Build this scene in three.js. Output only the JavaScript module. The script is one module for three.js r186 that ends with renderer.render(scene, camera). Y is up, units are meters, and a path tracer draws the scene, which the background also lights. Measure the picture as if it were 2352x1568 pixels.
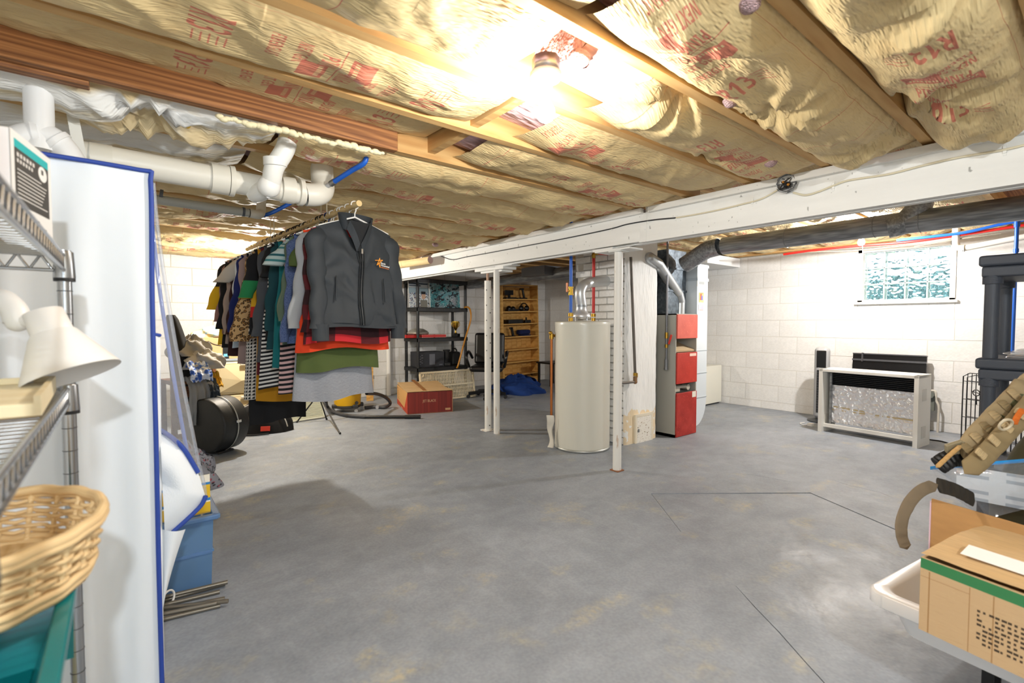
import * as THREE from 'three';
import { RoundedBoxGeometry } from 'three/addons/geometries/RoundedBoxGeometry.js';
import { mergeGeometries } from 'three/addons/utils/BufferGeometryUtils.js';
import { RectAreaLightUniformsLib } from 'three/addons/lights/RectAreaLightUniformsLib.js';

// ---------------------------------------------------------------- camera, sky, lamps, exposure
const scene = new THREE.Scene();
const EYE = 1.15, FOCAL = 1115, YAW = -38.85 * Math.PI / 180, PITCH = -2.157 * Math.PI / 180;
const camera = new THREE.PerspectiveCamera(70.23, 1.5, 0.03, 60);
camera.rotation.order = 'YXZ';
camera.position.set(0, EYE, 0);
camera.rotation.set(PITCH, YAW, 0);
camera.updateMatrixWorld(true);
camera.focus = 3.4;
camera.userData.fStop = 3.2;
scene.background = new THREE.Color(1.0, 1.09, 1.2);
scene.backgroundIntensity = 26;
const renderer = new THREE.WebGLRenderer({ antialias: true });
renderer.toneMapping = THREE.LinearToneMapping;
renderer.toneMappingExposure = 0.268;
renderer.shadowMap.enabled = true;
RectAreaLightUniformsLib.init();
const BULBS = [                                  // bare bulbs: position, candela, light colour
  { at: [1.11, 1.845, -1.2], power: 13, color: [1, 0.96, 0.89] },
  { at: [1.15, 1.77, -5.62], power: 42, color: [1, 0.96, 0.88] },
  { at: [5.55, 1.925, -1.55], power: 40, color: [1, 0.98, 0.96] },
  { at: [-0.1, 1.85, 1.05], power: 38, color: [0.9, 0.96, 1] },
];

// ---------------------------------------------------------------- helpers
const V = (x, y, z) => new THREE.Vector3(x, y, z);
const PI = Math.PI;
function mulberry(a) { return () => { a = (a + 0x6d2b79f5) | 0; let t = Math.imul(a ^ (a >>> 15), 1 | a); t = (t + Math.imul(t ^ (t >>> 7), 61 | t)) ^ t; return ((t ^ (t >>> 14)) >>> 0) / 4294967296; }; }
const R0 = mulberry(77);
const rr = (a, b, r = R0) => a + (b - a) * r();
// a pixel of the 2352 x 1568 photograph gives a direction; the distance comes from the floor, wall or plane it lies on
const ray = (px, py) => V((px - 1176) / FOCAL, (784 - py) / FOCAL, -1).applyQuaternion(camera.quaternion);
const hit = (px, py, axis, value) => { const d = ray(px, py); return d.clone().multiplyScalar((value - camera.position[axis]) / d[axis]).add(camera.position); };
const onX = (px, py, x) => hit(px, py, 'x', x), onY = (px, py, y) => hit(px, py, 'y', y), onZ = (px, py, z) => hit(px, py, 'z', z), onFloor = (px, py) => hit(px, py, 'y', 0);
const atD = (px, py, d) => ray(px, py).multiplyScalar(d).add(camera.position);
function lattice(seed, n) { const r = mulberry(seed), g = new Float32Array(n * n); for (let i = 0; i < g.length; i++) g[i] = r(); return g; }
const LAT = lattice(5, 256);
function vnoise(x, y, period = 256) {
  const xi = Math.floor(x), yi = Math.floor(y), fx = x - xi, fy = y - yi, u = fx * fx * (3 - 2 * fx), v = fy * fy * (3 - 2 * fy);
  const m = (a) => ((a % period) + period) % period, g = (a, b) => LAT[(m(b) & 255) * 256 + (m(a) & 255)];
  return (g(xi, yi) * (1 - u) + g(xi + 1, yi) * u) * (1 - v) + (g(xi, yi + 1) * (1 - u) + g(xi + 1, yi + 1) * u) * v;
}
function fbm(x, y, oct = 4, period = 256) { let s = 0, a = 0.5, f = 1; for (let i = 0; i < oct; i++) { s += a * vnoise(x * f + i * 17, y * f + i * 31, period * f); a *= 0.5; f *= 2; } return s / (1 - Math.pow(0.5, oct)); }
function dataTex(n, fn, srgb, rep = [1, 1]) {
  const d = new Uint8Array(n * n * 4);
  for (let j = 0; j < n; j++) for (let i = 0; i < n; i++) { const c = fn(i / n, j / n); const o = (j * n + i) * 4; d[o] = Math.max(0, Math.min(255, c[0])); d[o + 1] = Math.max(0, Math.min(255, c[1])); d[o + 2] = Math.max(0, Math.min(255, c[2])); d[o + 3] = 255; }
  const t = new THREE.DataTexture(d, n, n); t.wrapS = t.wrapT = THREE.RepeatWrapping; t.magFilter = THREE.LinearFilter; t.repeat.set(...rep); if (srgb) t.colorSpace = THREE.SRGBColorSpace; t.needsUpdate = true; return t;
}
function canvasTex(w, h, draw, rep) {
  const c = document.createElement('canvas'); c.width = w; c.height = h; const g = c.getContext('2d'); draw(g, w, h);
  const t = new THREE.CanvasTexture(c); t.colorSpace = THREE.SRGBColorSpace; t.wrapS = t.wrapT = THREE.RepeatWrapping; if (rep) t.repeat.set(...rep); return t;
}
const grey = (v) => [v, v, v];
function mat(color, roughness = 0.8, more = {}) { return new THREE.MeshStandardMaterial({ color, roughness, side: THREE.DoubleSide, ...more }); }
function phys(color, roughness, more = {}) { return new THREE.MeshPhysicalMaterial({ color, roughness, side: THREE.DoubleSide, ...more }); }
// geometry makers; every one returns a non-indexed geometry with position, normal, uv (uv in metres where it says so)
function fin(g) { const n = g.index ? g.toNonIndexed() : g; for (const k of Object.keys(n.attributes)) if (!['position', 'normal', 'uv'].includes(k)) n.deleteAttribute(k); if (!n.attributes.uv) n.setAttribute('uv', new THREE.BufferAttribute(new Float32Array(n.attributes.position.count * 2), 2)); return n; }
function metre(g, s = 1) {            // box-projected texture coordinates in metres
  const p = g.attributes.position, n = g.attributes.normal, uv = g.attributes.uv;
  for (let i = 0; i < p.count; i++) { const ax = Math.abs(n.getX(i)), ay = Math.abs(n.getY(i)), az = Math.abs(n.getZ(i)); if (ay >= ax && ay >= az) uv.setXY(i, p.getX(i) * s, p.getZ(i) * s); else if (ax >= az) uv.setXY(i, p.getZ(i) * s, p.getY(i) * s); else uv.setXY(i, p.getX(i) * s, p.getY(i) * s); }
  return g;
}
const EUL = new THREE.Euler(), QUA = new THREE.Quaternion();
function move(g, x = 0, y = 0, z = 0, rx = 0, ry = 0, rz = 0) { g.applyMatrix4(new THREE.Matrix4().compose(V(x, y, z), QUA.setFromEuler(EUL.set(rx, ry, rz)).clone(), V(1, 1, 1))); return g; }
const box = (w, h, d, x = 0, y = 0, z = 0, rx, ry, rz) => move(metre(fin(new THREE.BoxGeometry(w, h, d))), x, y, z, rx, ry, rz);
const rbox = (w, h, d, r, x = 0, y = 0, z = 0, rx, ry, rz, seg = 2) => move(metre(fin(new RoundedBoxGeometry(w, h, d, seg, r))), x, y, z, rx, ry, rz);
const cyl = (r0, r1, h, x = 0, y = 0, z = 0, rx, ry, rz, seg = 20, open = false) => move(fin(new THREE.CylinderGeometry(r1, r0, h, seg, 1, open)), x, y, z, rx, ry, rz);   // r0 bottom, r1 top
const ball = (r, x, y, z, sx = 1, sy = 1, sz = 1, seg = 16) => { const g = fin(new THREE.SphereGeometry(r, seg, Math.ceil(seg * 0.7))); g.scale(sx, sy, sz); return move(g, x, y, z); };
const lathe = (pts, x = 0, y = 0, z = 0, seg = 28, rx, ry, rz) => move(fin(new THREE.LatheGeometry(pts.map(([a, b]) => new THREE.Vector2(a, b)), seg)), x, y, z, rx, ry, rz);
const torus = (R, r, x, y, z, rx, ry, rz, arc = PI * 2, seg = 24) => move(fin(new THREE.TorusGeometry(R, r, 8, seg, arc)), x, y, z, rx, ry, rz);
function tube(pts, r, rad = 8, per = 6, closed = false, tension = 0.5) { const c = new THREE.CatmullRomCurve3(pts.map((p) => (p.isVector3 ? p : V(...p))), closed, 'catmullrom', tension); return fin(new THREE.TubeGeometry(c, Math.max(2, pts.length * per), r, rad, closed)); }
function bar(a, b, r, rad = 8) { a = a.isVector3 ? a : V(...a); b = b.isVector3 ? b : V(...b); const d = b.clone().sub(a), g = fin(new THREE.CylinderGeometry(r, r, d.length(), rad, 1)); g.applyQuaternion(new THREE.Quaternion().setFromUnitVectors(V(0, 1, 0), d.normalize())); const m = a.clone().add(b).multiplyScalar(0.5); g.translate(m.x, m.y, m.z); return g; }
function beamBar(a, b, w, h) { a = a.isVector3 ? a : V(...a); b = b.isVector3 ? b : V(...b); const d = b.clone().sub(a), L = d.length(), g = metre(fin(new THREE.BoxGeometry(w, L, h))); g.applyQuaternion(new THREE.Quaternion().setFromUnitVectors(V(0, 1, 0), d.normalize())); const m = a.clone().add(b).multiplyScalar(0.5); g.translate(m.x, m.y, m.z); return g; }
function ext(pts, depth, x = 0, y = 0, z = 0, rx, ry, rz, bevel = 0, holes = []) {
  const s = new THREE.Shape(pts.map(([a, b]) => new THREE.Vector2(a, b))); for (const h of holes) s.holes.push(new THREE.Path(h.map(([a, b]) => new THREE.Vector2(a, b))));
  return move(metre(fin(new THREE.ExtrudeGeometry(s, { depth, bevelEnabled: bevel > 0, bevelSize: bevel, bevelThickness: bevel, bevelSegments: 2, steps: 1 }))), x, y, z, rx, ry, rz);
}
// a grid surface: f(u, v) -> [x, y, z]; smooth normals; uv = (u * us, v * vs)
function sheet(nu, nv, f, us = 1, vs = 1, closeU = false) {
  const pos = [], uv = [], idx = [];
  for (let j = 0; j <= nv; j++) for (let i = 0; i <= nu; i++) { const u = i / nu, v = j / nv; pos.push(...f(u, v)); uv.push(u * us, v * vs); }
  for (let j = 0; j < nv; j++) for (let i = 0; i < nu; i++) { const a = j * (nu + 1) + i, b = a + 1, c = a + nu + 1, d = c + 1; idx.push(a, c, b, b, c, d); }
  const g = new THREE.BufferGeometry(); g.setAttribute('position', new THREE.Float32BufferAttribute(pos, 3)); g.setAttribute('uv', new THREE.Float32BufferAttribute(uv, 2)); g.setIndex(idx); g.computeVertexNormals();
  if (closeU) { const n = g.attributes.normal; for (let j = 0; j <= nv; j++) { const a = j * (nu + 1), b = a + nu; const x = n.getX(a) + n.getX(b), y = n.getY(a) + n.getY(b), z = n.getZ(a) + n.getZ(b), l = Math.hypot(x, y, z) || 1; n.setXYZ(a, x / l, y / l, z / l); n.setXYZ(b, x / l, y / l, z / l); } }
  return fin(g);
}
const join = (...gs) => mergeGeometries(gs.flat());
const taken = {};
function numbered(name) { const n = taken[name] = (taken[name] ?? -1) + 1; return n ? name + '_' + String(n).padStart(3, '0') : name; }
function thing(name, label, category, group, at, turn = 0) {
  const o = new THREE.Group(); o.name = numbered(name); o.userData = { label, category }; if (group) o.userData.group = group;
  if (at) o.position.set(...(at.isVector3 ? at.toArray() : at)); o.rotation.y = turn; scene.add(o); return o;
}
function part(parent, name, geo, material, label) { const m = new THREE.Mesh(Array.isArray(geo) ? join(geo) : geo, material); m.name = name; if (label) m.userData.label = label; parent.add(m); return m; }
function one(name, label, category, geo, material, group, at, turn = 0) {
  const m = new THREE.Mesh(Array.isArray(geo) ? join(geo) : geo, material); m.name = numbered(name); m.userData = { label, category }; if (group) m.userData.group = group;
  if (at) m.position.set(...(at.isVector3 ? at.toArray() : at)); m.rotation.y = turn; scene.add(m); return m;
}
function structure(name, geo, material, label, category) { const m = geo ? new THREE.Mesh(Array.isArray(geo) ? join(geo) : geo, material) : new THREE.Group(); m.name = name; m.userData = { kind: 'structure', label, category }; scene.add(m); return m; }

// ---------------------------------------------------------------- surfaces shared by many things
const bumpFine = dataTex(256, (u, v) => grey(255 * fbm(u * 32, v * 32, 3, 32)), false);
const bumpWeave = dataTex(128, (u, v) => grey(128 + 60 * Math.sin(u * 2 * PI * 32) * Math.sin(v * 2 * PI * 32) + 60 * (vnoise(u * 64, v * 64, 64) - 0.5)), false);
const speckle = (base, amp, cell = 64, n = 256) => dataTex(n, (u, v) => { const k = 1 + amp * (fbm(u * cell, v * cell, 3, cell) - 0.5); return base.map((c) => c * k); }, true);
const woodTex = (a, b, knots = true) => dataTex(512, (u, v) => {
  let w = v * 14 + 1.6 * fbm(u * 3, v * 6, 3, 3);
  if (knots) for (const [ku, kv] of [[0.22, 0.3], [0.7, 0.72], [0.9, 0.18]]) { const du = (u - ku) * 3, dv = (v - kv) * 9, d = Math.hypot(du, dv); w += 1.8 * Math.exp(-d * 2.2); }
  const g = 0.5 + 0.5 * Math.sin(w * 2 * PI), f = fbm(u * 8, v * 128, 2, 8), t = 0.55 * g + 0.45 * f;
  let kd = 0; if (knots) for (const [ku, kv] of [[0.22, 0.3], [0.7, 0.72], [0.9, 0.18]]) kd = Math.max(kd, Math.exp(-(((u - ku) * 40) ** 2 + ((v - kv) * 60) ** 2)));
  return a.map((c, i) => (c + (b[i] - c) * t) * (1 - 0.5 * kd));
}, true);
const joistTex = woodTex([214, 176, 118], [184, 138, 82]), darkJoistTex = woodTex([182, 126, 74], [104, 60, 28]), pineTex = woodTex([226, 180, 104], [196, 142, 66]);
darkJoistTex.repeat.set(0.45, 3.2); const joistMat = mat(0xffffff, 0.75, { map: joistTex }), darkJoistMat = mat(0xffffff, 0.6, { map: darkJoistTex }), pineMat = mat(0xffffff, 0.55, { map: pineTex });
const white = mat(0xecebe6, 0.5), whiteGloss = mat(0xeeeeea, 0.3), black = mat(0x131417, 0.5), blackGloss = mat(0x0c0d10, 0.25), chrome = mat(0xc9cbcd, 0.22, { metalness: 1 }), steel = mat(0x9a9c9f, 0.4, { metalness: 0.9 });
const brass = mat(0xb8913e, 0.35, { metalness: 1 }), copper = mat(0xb9713f, 0.4, { metalness: 0.9 }), gold = mat(0xd8b24a, 0.22, { metalness: 1 });
const redPex = mat(0xc8221c, 0.4), bluePex = mat(0x1c5fc4, 0.4), pvc = mat(0xe6e2d6, 0.4), greyPvc = mat(0xb9bab3, 0.45);
const galvTex = dataTex(256, (u, v) => { const k = 150 + 60 * (fbm(u * 24, v * 24, 2, 24) - 0.5) + 46 * (vnoise(u * 60, v * 60, 60) - 0.5); return [k, k + 4, k + 8]; }, true);
const galv = mat(0xffffff, 0.4, { map: galvTex, metalness: 0.45 });
const cardTex = dataTex(256, (u, v) => { const k = 1 + 0.1 * (fbm(u * 16, v * 64, 3, 16) - 0.5); return [199 * k, 166 * k, 120 * k]; }, true), card = mat(0xffffff, 0.85, { map: cardTex });
const cloth = (c, rough = 0.9, more = {}) => mat(c, rough, { bumpMap: bumpWeave, bumpScale: 0.0006, ...more });

// ---------------------------------------------------------------- the room shell
const JB = 1.98, DECK = 2.2, XL = -1.6, XR = 6.75, ZB = -7.3, ZF = 1.7, BEAM_X = 3.02;
const floorTex = dataTex(1024, (u, v) => {
  const big = fbm(u * 5, v * 5, 4, 5), mid = fbm(u * 22 + 9, v * 34, 4, 22), fine = vnoise(u * 300, v * 300, 300), tan = Math.max(0, fbm(u * 15 + 40, v * 15 + 3, 4, 15) - 0.62) * 5 * vnoise(u * 160, v * 160, 160), sc = Math.max(0, fbm(u * 40 + 3, v * 6, 3, 6) - 0.66) * 60;
  const k = 149 + 22 * (big - 0.5) + 22 * (mid - 0.5) + 12 * (fine - 0.5) + sc * 0.6; return [k - 8 + 26 * tan, k - 1 + 15 * tan, k + 9 - 8 * tan];
}, true, [0.42, 0.42]);
const floorRough = dataTex(256, (u, v) => grey(120 + 90 * fbm(u * 10, v * 10, 4, 10)), false, [0.42, 0.42]);
const floorBump = dataTex(512, (u, v) => grey(200 * fbm(u * 12, v * 12, 5, 12)), false, [0.9, 0.9]);
const floorMat = mat(0xffffff, 0.8, { map: floorTex, roughnessMap: floorRough, bumpMap: floorBump, bumpScale: 0.006 });
{ // painted slab with a sunk patch and cracks: real gaps in the slab
  const f = (px, py) => { const p = onFloor(px, py); return [p.x, -p.z]; };
  const q = [f(1497, 1133), f(1565, 1220), f(2060, 1216), f(1862, 1131)];
  const strip = (pts, w) => { const l = [], r = []; pts.forEach((p, i) => { const a = pts[Math.max(0, i - 1)], b = pts[Math.min(pts.length - 1, i + 1)], dx = b[0] - a[0], dy = b[1] - a[1], n = Math.hypot(dx, dy), ww = i === 0 || i === pts.length - 1 ? w * 0.3 : w; l.push([p[0] - dy / n * ww, p[1] + dx / n * ww]); r.unshift([p[0] + dy / n * ww, p[1] - dx / n * ww]); }); return l.concat(r); };
  const crack = strip([f(1690, 1345), f(1735, 1395), f(1790, 1452), f(1850, 1520), f(1900, 1575), f(1960, 1650)], 0.0022), crack2 = strip([f(1900, 1098), f(1950, 1114), f(2020, 1130), f(2060, 1146)], 0.002), crack3 = strip([f(1680, 1085), f(1740, 1092), f(1800, 1103), f(1850, 1112)], 0.002);
  const grow = 0.006, c0 = q.reduce((s, p) => [s[0] + p[0] / 4, s[1] + p[1] / 4], [0, 0]), out = q.map((p) => { const d = Math.hypot(p[0] - c0[0], p[1] - c0[1]); return [p[0] + (p[0] - c0[0]) / d * grow, p[1] + (p[1] - c0[1]) / d * grow]; }); out[2] = [q[2][0] + 0.0005, q[2][1] - 0.001]; out[3] = [q[3][0] + 0.0005, q[3][1] + 0.002];
  const E = 0.15, floor = structure('floor', null, null, 'grey painted concrete basement floor with patches and cracks', 'floor');
  part(floor, 'slab', ext([[XL - E, -ZF - E], [XR + E, -ZF - E], [XR + E, -ZB + E], [XL - E, -ZB + E]], 0.12, 0, -0.12, 0, -PI / 2, 0, 0, 0, [out, crack, crack2, crack3]), floorMat);
  part(floor, 'patch', ext(q, 0.05, 0, -0.054, 0, -PI / 2), floorMat, 'rectangular smoother concrete patch let into the floor');
  part(floor, 'footing', box(XR - XL + 0.3, 0.04, ZF - ZB + 0.3, (XR + XL) / 2, -0.145, (ZF + ZB) / 2), mat(0x4a4640, 0.95));
}
const wallTex = dataTex(512, (u, v) => { const k = 232 + 14 * (fbm(u * 6, v * 6, 4, 6) - 0.5) + 8 * (vnoise(u * 150, v * 150, 150) - 0.5), st = Math.max(0, fbm(u * 7 + 60, v * 5 + 8, 4, 5) - 0.66) * 90; return [k, k - 1 - st * 0.3, k - 4 - st]; }, true, [0.5, 0.5]);
const wallBump = dataTex(512, (u, v) => grey(255 * (0.6 * fbm(u * 40, v * 40, 3, 40) + 0.4 * fbm(u * 8, v * 8, 3, 8))), false, [0.8, 0.8]);
const wallMat = mat(0xffffff, 0.7, { map: wallTex, bumpMap: wallBump, bumpScale: 0.004 }), mortarMat = mat(0xc9c5bb, 0.9, { bumpMap: wallBump, bumpScale: 0.004 });
const BW = 0.432, BH = 0.2175, B0 = 0.1;
const blockGeos = {};
function blockGeo(w, h, d) { const k = w.toFixed(3) + h.toFixed(3); if (!blockGeos[k]) { const g = fin(new THREE.BoxGeometry(w, h, d)); const p = g.attributes.position; for (let i = 0; i < p.count; i++) if (p.getZ(i) > 0) { p.setX(i, p.getX(i) - Math.sign(p.getX(i)) * 0.0022); p.setY(i, p.getY(i) - Math.sign(p.getY(i)) * 0.0022); } g.computeVertexNormals(); blockGeos[k] = metre(g); } return blockGeos[k]; }
// block courses over a wall whose local x runs along it and whose face is at local z = 0; holes = [x0, x1, y0, y1]
function blockWall(wall, length, top, gap, hole, shift, proud) {
  const D = 0.05; let row = 0;
  for (let y = B0 - BH; y < top - 0.01; y += BH, row++) {
    const y0 = Math.max(0, y), y1 = Math.min(top, y + BH); if (y1 - y0 < 0.02) continue;
    for (let x = shift + (row % 2) * BW / 2 - 2 * BW; x < length; x += BW) {
      const a = Math.max(0, x), b = Math.min(length, x + BW), pieces = [];          // [x0, x1, y0, y1] of this block, cut round the opening
      if (!hole || y1 <= hole[2] + 0.01 || y0 >= hole[3] - 0.01 || b <= hole[0] || a >= hole[1]) pieces.push([a, b, y0, y1]);
      else { pieces.push([a, Math.min(b, hole[0]), y0, y1], [Math.max(a, hole[1]), b, y0, y1]); const c = Math.max(a, hole[0]), d = Math.min(b, hole[1]); pieces.push([c, d, y0, Math.min(y1, hole[2])], [c, d, Math.max(y0, hole[3]), y1]); }
      for (const [p, q, c, d] of pieces) { if (q - p < 0.03 || d - c < 0.03) continue; const m = part(wall, 'block', blockGeo(q - p - gap, d - c - gap, D), wallMat); m.position.set((p + q) / 2, (c + d) / 2, -D / 2 + proud * (fbm(x * 3.1, y * 5.3, 2) - 0.5)); }
    }
  }
}
{ const w = structure('wall_back', null, null, 'white painted concrete block wall behind the shelves', 'wall'); w.position.set(XL, 0, ZB);
  part(w, 'mortar', box(XR - XL + 0.4, DECK, 0.2, (XR - XL) / 2, DECK / 2, -0.104), mortarMat);
  blockWall(w, XR - XL, 2.06, 0.005, null, (onZ(441, 640, ZB).x - XL) % BW, 0.003);
}
const WIN = (() => { const a = onX(1973, 578, XR), b = onX(2194, 689, XR); return { z0: a.z, z1: b.z, y0: onX(2085, 693, XR).y, y1: onX(2085, 562, XR).y }; })();
{ const w = structure('wall_right', null, null, 'white painted block wall with a glass block window', 'wall'); w.position.set(XR, 0, ZF); w.rotation.y = -PI / 2;   // local x = -world z direction... face looks to -x
  w.rotation.y = -PI / 2; w.position.set(XR, 0, ZB);
  const L = ZF - ZB, h0 = WIN.z0 - ZB, h1 = WIN.z1 - ZB;                      // local x = z - ZB
  part(w, 'mortar', [box(h0 + 0.2, DECK, 0.2, h0 / 2 - 0.1, DECK / 2, -0.104), box(L - h1 + 0.2, DECK, 0.2, (L + h1) / 2 + 0.1, DECK / 2, -0.104), box(h1 - h0, WIN.y0, 0.2, (h0 + h1) / 2, WIN.y0 / 2, -0.104), box(h1 - h0, DECK - WIN.y1, 0.2, (h0 + h1) / 2, (DECK + WIN.y1) / 2, -0.104)], mat(0xdcd9d2, 0.9, { bumpMap: wallBump, bumpScale: 0.004 }));
  blockWall(w, L, 2.06, 0.003, [h0, h1, WIN.y0, WIN.y1], (onX(2021, 700, XR).z - ZB) % BW, 0.003);
}
structure('wall_left', box(0.2, DECK, ZF - ZB + 0.4, XL - 0.1, DECK / 2, (ZF + ZB) / 2), wallMat, 'white painted left basement wall', 'wall');
{ // the wall behind the camera, with a second glass block window that gives the cool daylight on the things nearest the lens
  const x0 = -0.9, x1 = 0.1, y0 = 1.2, y1 = 1.8, W = XR - XL;
  structure('wall_front', [box(x0 - XL + 0.2, DECK, 0.2, (x0 + XL - 0.2) / 2, DECK / 2, ZF + 0.1), box(XR - x1 + 0.2, DECK, 0.2, (x1 + XR + 0.2) / 2, DECK / 2, ZF + 0.1), box(x1 - x0, y0, 0.2, (x0 + x1) / 2, y0 / 2, ZF + 0.1), box(x1 - x0, DECK - y1, 0.2, (x0 + x1) / 2, (y1 + DECK) / 2, ZF + 0.1)], wallMat, 'white wall behind the camera with a window', 'wall');
  const w = structure('window_2', null, null, 'glass block window in the wall behind the camera', 'window');
  const gl = phys(0xf4fbff, 0.08, { transmission: 1, thickness: 0 });
  for (let i = 0; i < 5; i++) for (let j = 0; j < 3; j++) part(w, 'pane', box(0.19, 0.19, 0.02, x0 + 0.1 + i * 0.2, y0 + 0.1 + j * 0.2, ZF + 0.06), gl);
  part(w, 'frame', [0, 1, 2, 3, 4, 5].map((i) => box(0.012, 0.6, 0.05, x0 + i * 0.2, 1.5, ZF + 0.06)).concat([0, 1, 2, 3].map((j) => box(1, 0.012, 0.05, -0.4, y0 + j * 0.2, ZF + 0.06))), white);
}
{ // glass block window, four by three
  const w = structure('window_1', null, null, 'glass block window, four blocks wide and three high, set in the wall', 'window');
  const zc = (WIN.z0 + WIN.z1) / 2, ww = WIN.z1 - WIN.z0, hh = WIN.y1 - WIN.y0, fw = 0.045;
  part(w, 'frame', [box(0.1, hh, fw, XR + 0.04, WIN.y0 + hh / 2, WIN.z0 + fw / 2), box(0.1, hh, fw, XR + 0.04, WIN.y0 + hh / 2, WIN.z1 - fw / 2), box(0.1, fw, ww, XR + 0.04, WIN.y1 - fw / 2, zc), box(0.1, 0.03, ww, XR + 0.04, WIN.y0 + 0.015, zc)], white);
  part(w, 'sill', rbox(0.12, 0.03, ww + 0.05, 0.008, XR + 0.015, WIN.y0 - 0.004, zc), white);
  const gw = (ww - 2 * fw) / 4, gh = (hh - fw - 0.03) / 3, glass = phys(0xfbfefd, 0.03, { transmission: 1, thickness: 0.05, ior: 1.5, attenuationColor: 0xeaf8f4, attenuationDistance: 1.5 });
  for (let i = 0; i < 4; i++) for (let j = 0; j < 3; j++) {
    const s = i * 7.3 + j * 3.1, g = sheetBlock(gw - 0.014, gh - 0.014, 0.07, s); const m = part(w, 'pane', g, glass); m.position.set(XR + 0.075, WIN.y0 + 0.03 + gh * (j + 0.5), WIN.z0 + fw + gw * (i + 0.5)); m.rotation.y = PI / 2;
  }
  part(w, 'muntin', [1, 2, 3].map((i) => box(0.06, hh - fw, 0.011, XR + 0.075, WIN.y0 + hh / 2, WIN.z0 + fw + gw * i)).concat([1, 2].map((j) => box(0.06, 0.011, ww - 2 * fw, XR + 0.075, WIN.y0 + 0.03 + gh * j, zc))), mat(0xeaf3ee, 0.3));
  structure('trim_1', [box(8, 0.3, 14, XR + 4.25, 1.15, zc)], mat(0xffffff, 0.9, { map: speckle([170, 176, 158], 0.9, 16) }), 'pale ground outside the glass block window', 'ground');
  structure('trim_2', box(0.3, 0.9, 9, XR + 4.6, 1.55, zc), mat(0xa4aeb8, 0.9, { map: speckle([190, 196, 200], 1.2, 12) }), 'grey garden wall outside the glass block window', 'wall');
}
function sheetBlock(w, h, d, s) {      // a solid glass block whose two faces are pressed into waves
  const f = (side) => (u, v) => { const e = Math.min(1, 10 * Math.min(u, 1 - u, v, 1 - v)); return [(u - 0.5) * w * side, (v - 0.5) * h, side * (d / 2 + e * 0.007 * (fbm(u * 5 + s, v * 6.5 + s * 2, 2) - 0.5) * 2)]; };
  const rim = (a, b, c, dd) => sheet(1, 1, (u, v) => { const p = u ? b : a; return [p[0], p[1], (v - 0.5) * d]; });
  const x = w / 2, y = h / 2; return join(sheet(20, 20, f(1)), sheet(20, 20, f(-1)), rim([-x, -y], [x, -y]), rim([x, -y], [x, y]), rim([x, y], [-x, y]), rim([-x, y], [-x, -y]));
}

// ---------------------------------------------------------------- ceiling: deck, joists, blocking, insulation batts
const ceiling = structure('ceiling', null, null, 'open timber ceiling of joists with paper faced insulation between', 'ceiling');
part(ceiling, 'deck', box(XR - XL + 0.4, 0.04, ZF - ZB + 0.4, (XR + XL) / 2, DECK + 0.02, (ZF + ZB) / 2), mat(0xffffff, 0.85, { map: darkJoistTex }));
const J0 = -0.57, JS = 0.41, jw = 0.042, joistZ = []; for (let k = -5; k < 17; k++) joistZ.push(J0 - JS * k);
const joistGeoL = metre(fin(new THREE.BoxGeometry(BEAM_X - XL, DECK - JB, jw)), 0.9), joistGeoR = metre(fin(new THREE.BoxGeometry(XR - BEAM_X, DECK - JB, jw)), 0.9);
joistZ.forEach((z, i) => {
  if (z > ZF || z < ZB + 0.03) return;
  const m = part(ceiling, 'joist', joistGeoL, joistMat); m.position.set((XL + BEAM_X) / 2 + 0.02 * (i % 3), (JB + DECK) / 2 + 0.004 * ((i * 7) % 3 - 1), z);
  const r = part(ceiling, 'joist', joistGeoR, joistMat); r.position.set((XR + BEAM_X) / 2, (JB + DECK) / 2 + 0.1, z - 0.045);
});
{ // a reddish sister board nailed to the joist by the drain pipe, and pieces of blocking between joists
  const e = onY(912, 348, JB - 0.02), z = -2.21; part(ceiling, 'sister_board', rbox(e.x - XL, 0.19, 0.045, 0.004, (e.x + XL) / 2, JB + 0.075, z + 0.046), darkJoistMat, 'reddish brown sister board along a joist');
  part(ceiling, 'sister_board', rbox(e.x - XL - 1.1, 0.03, 0.05, 0.004, (e.x + XL) / 2 - 0.55, JB - 0.018, z), darkJoistMat, 'reddish brown nailing strip along a joist');
  for (const [x, k] of [[1.22, 2], [1.24, 3], [2.75, 0]]) part(ceiling, 'blocking', box(0.04, 0.15, JS - jw, x, JB + 0.1, J0 - JS * (k + 0.5)), joistMat);
}
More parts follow.
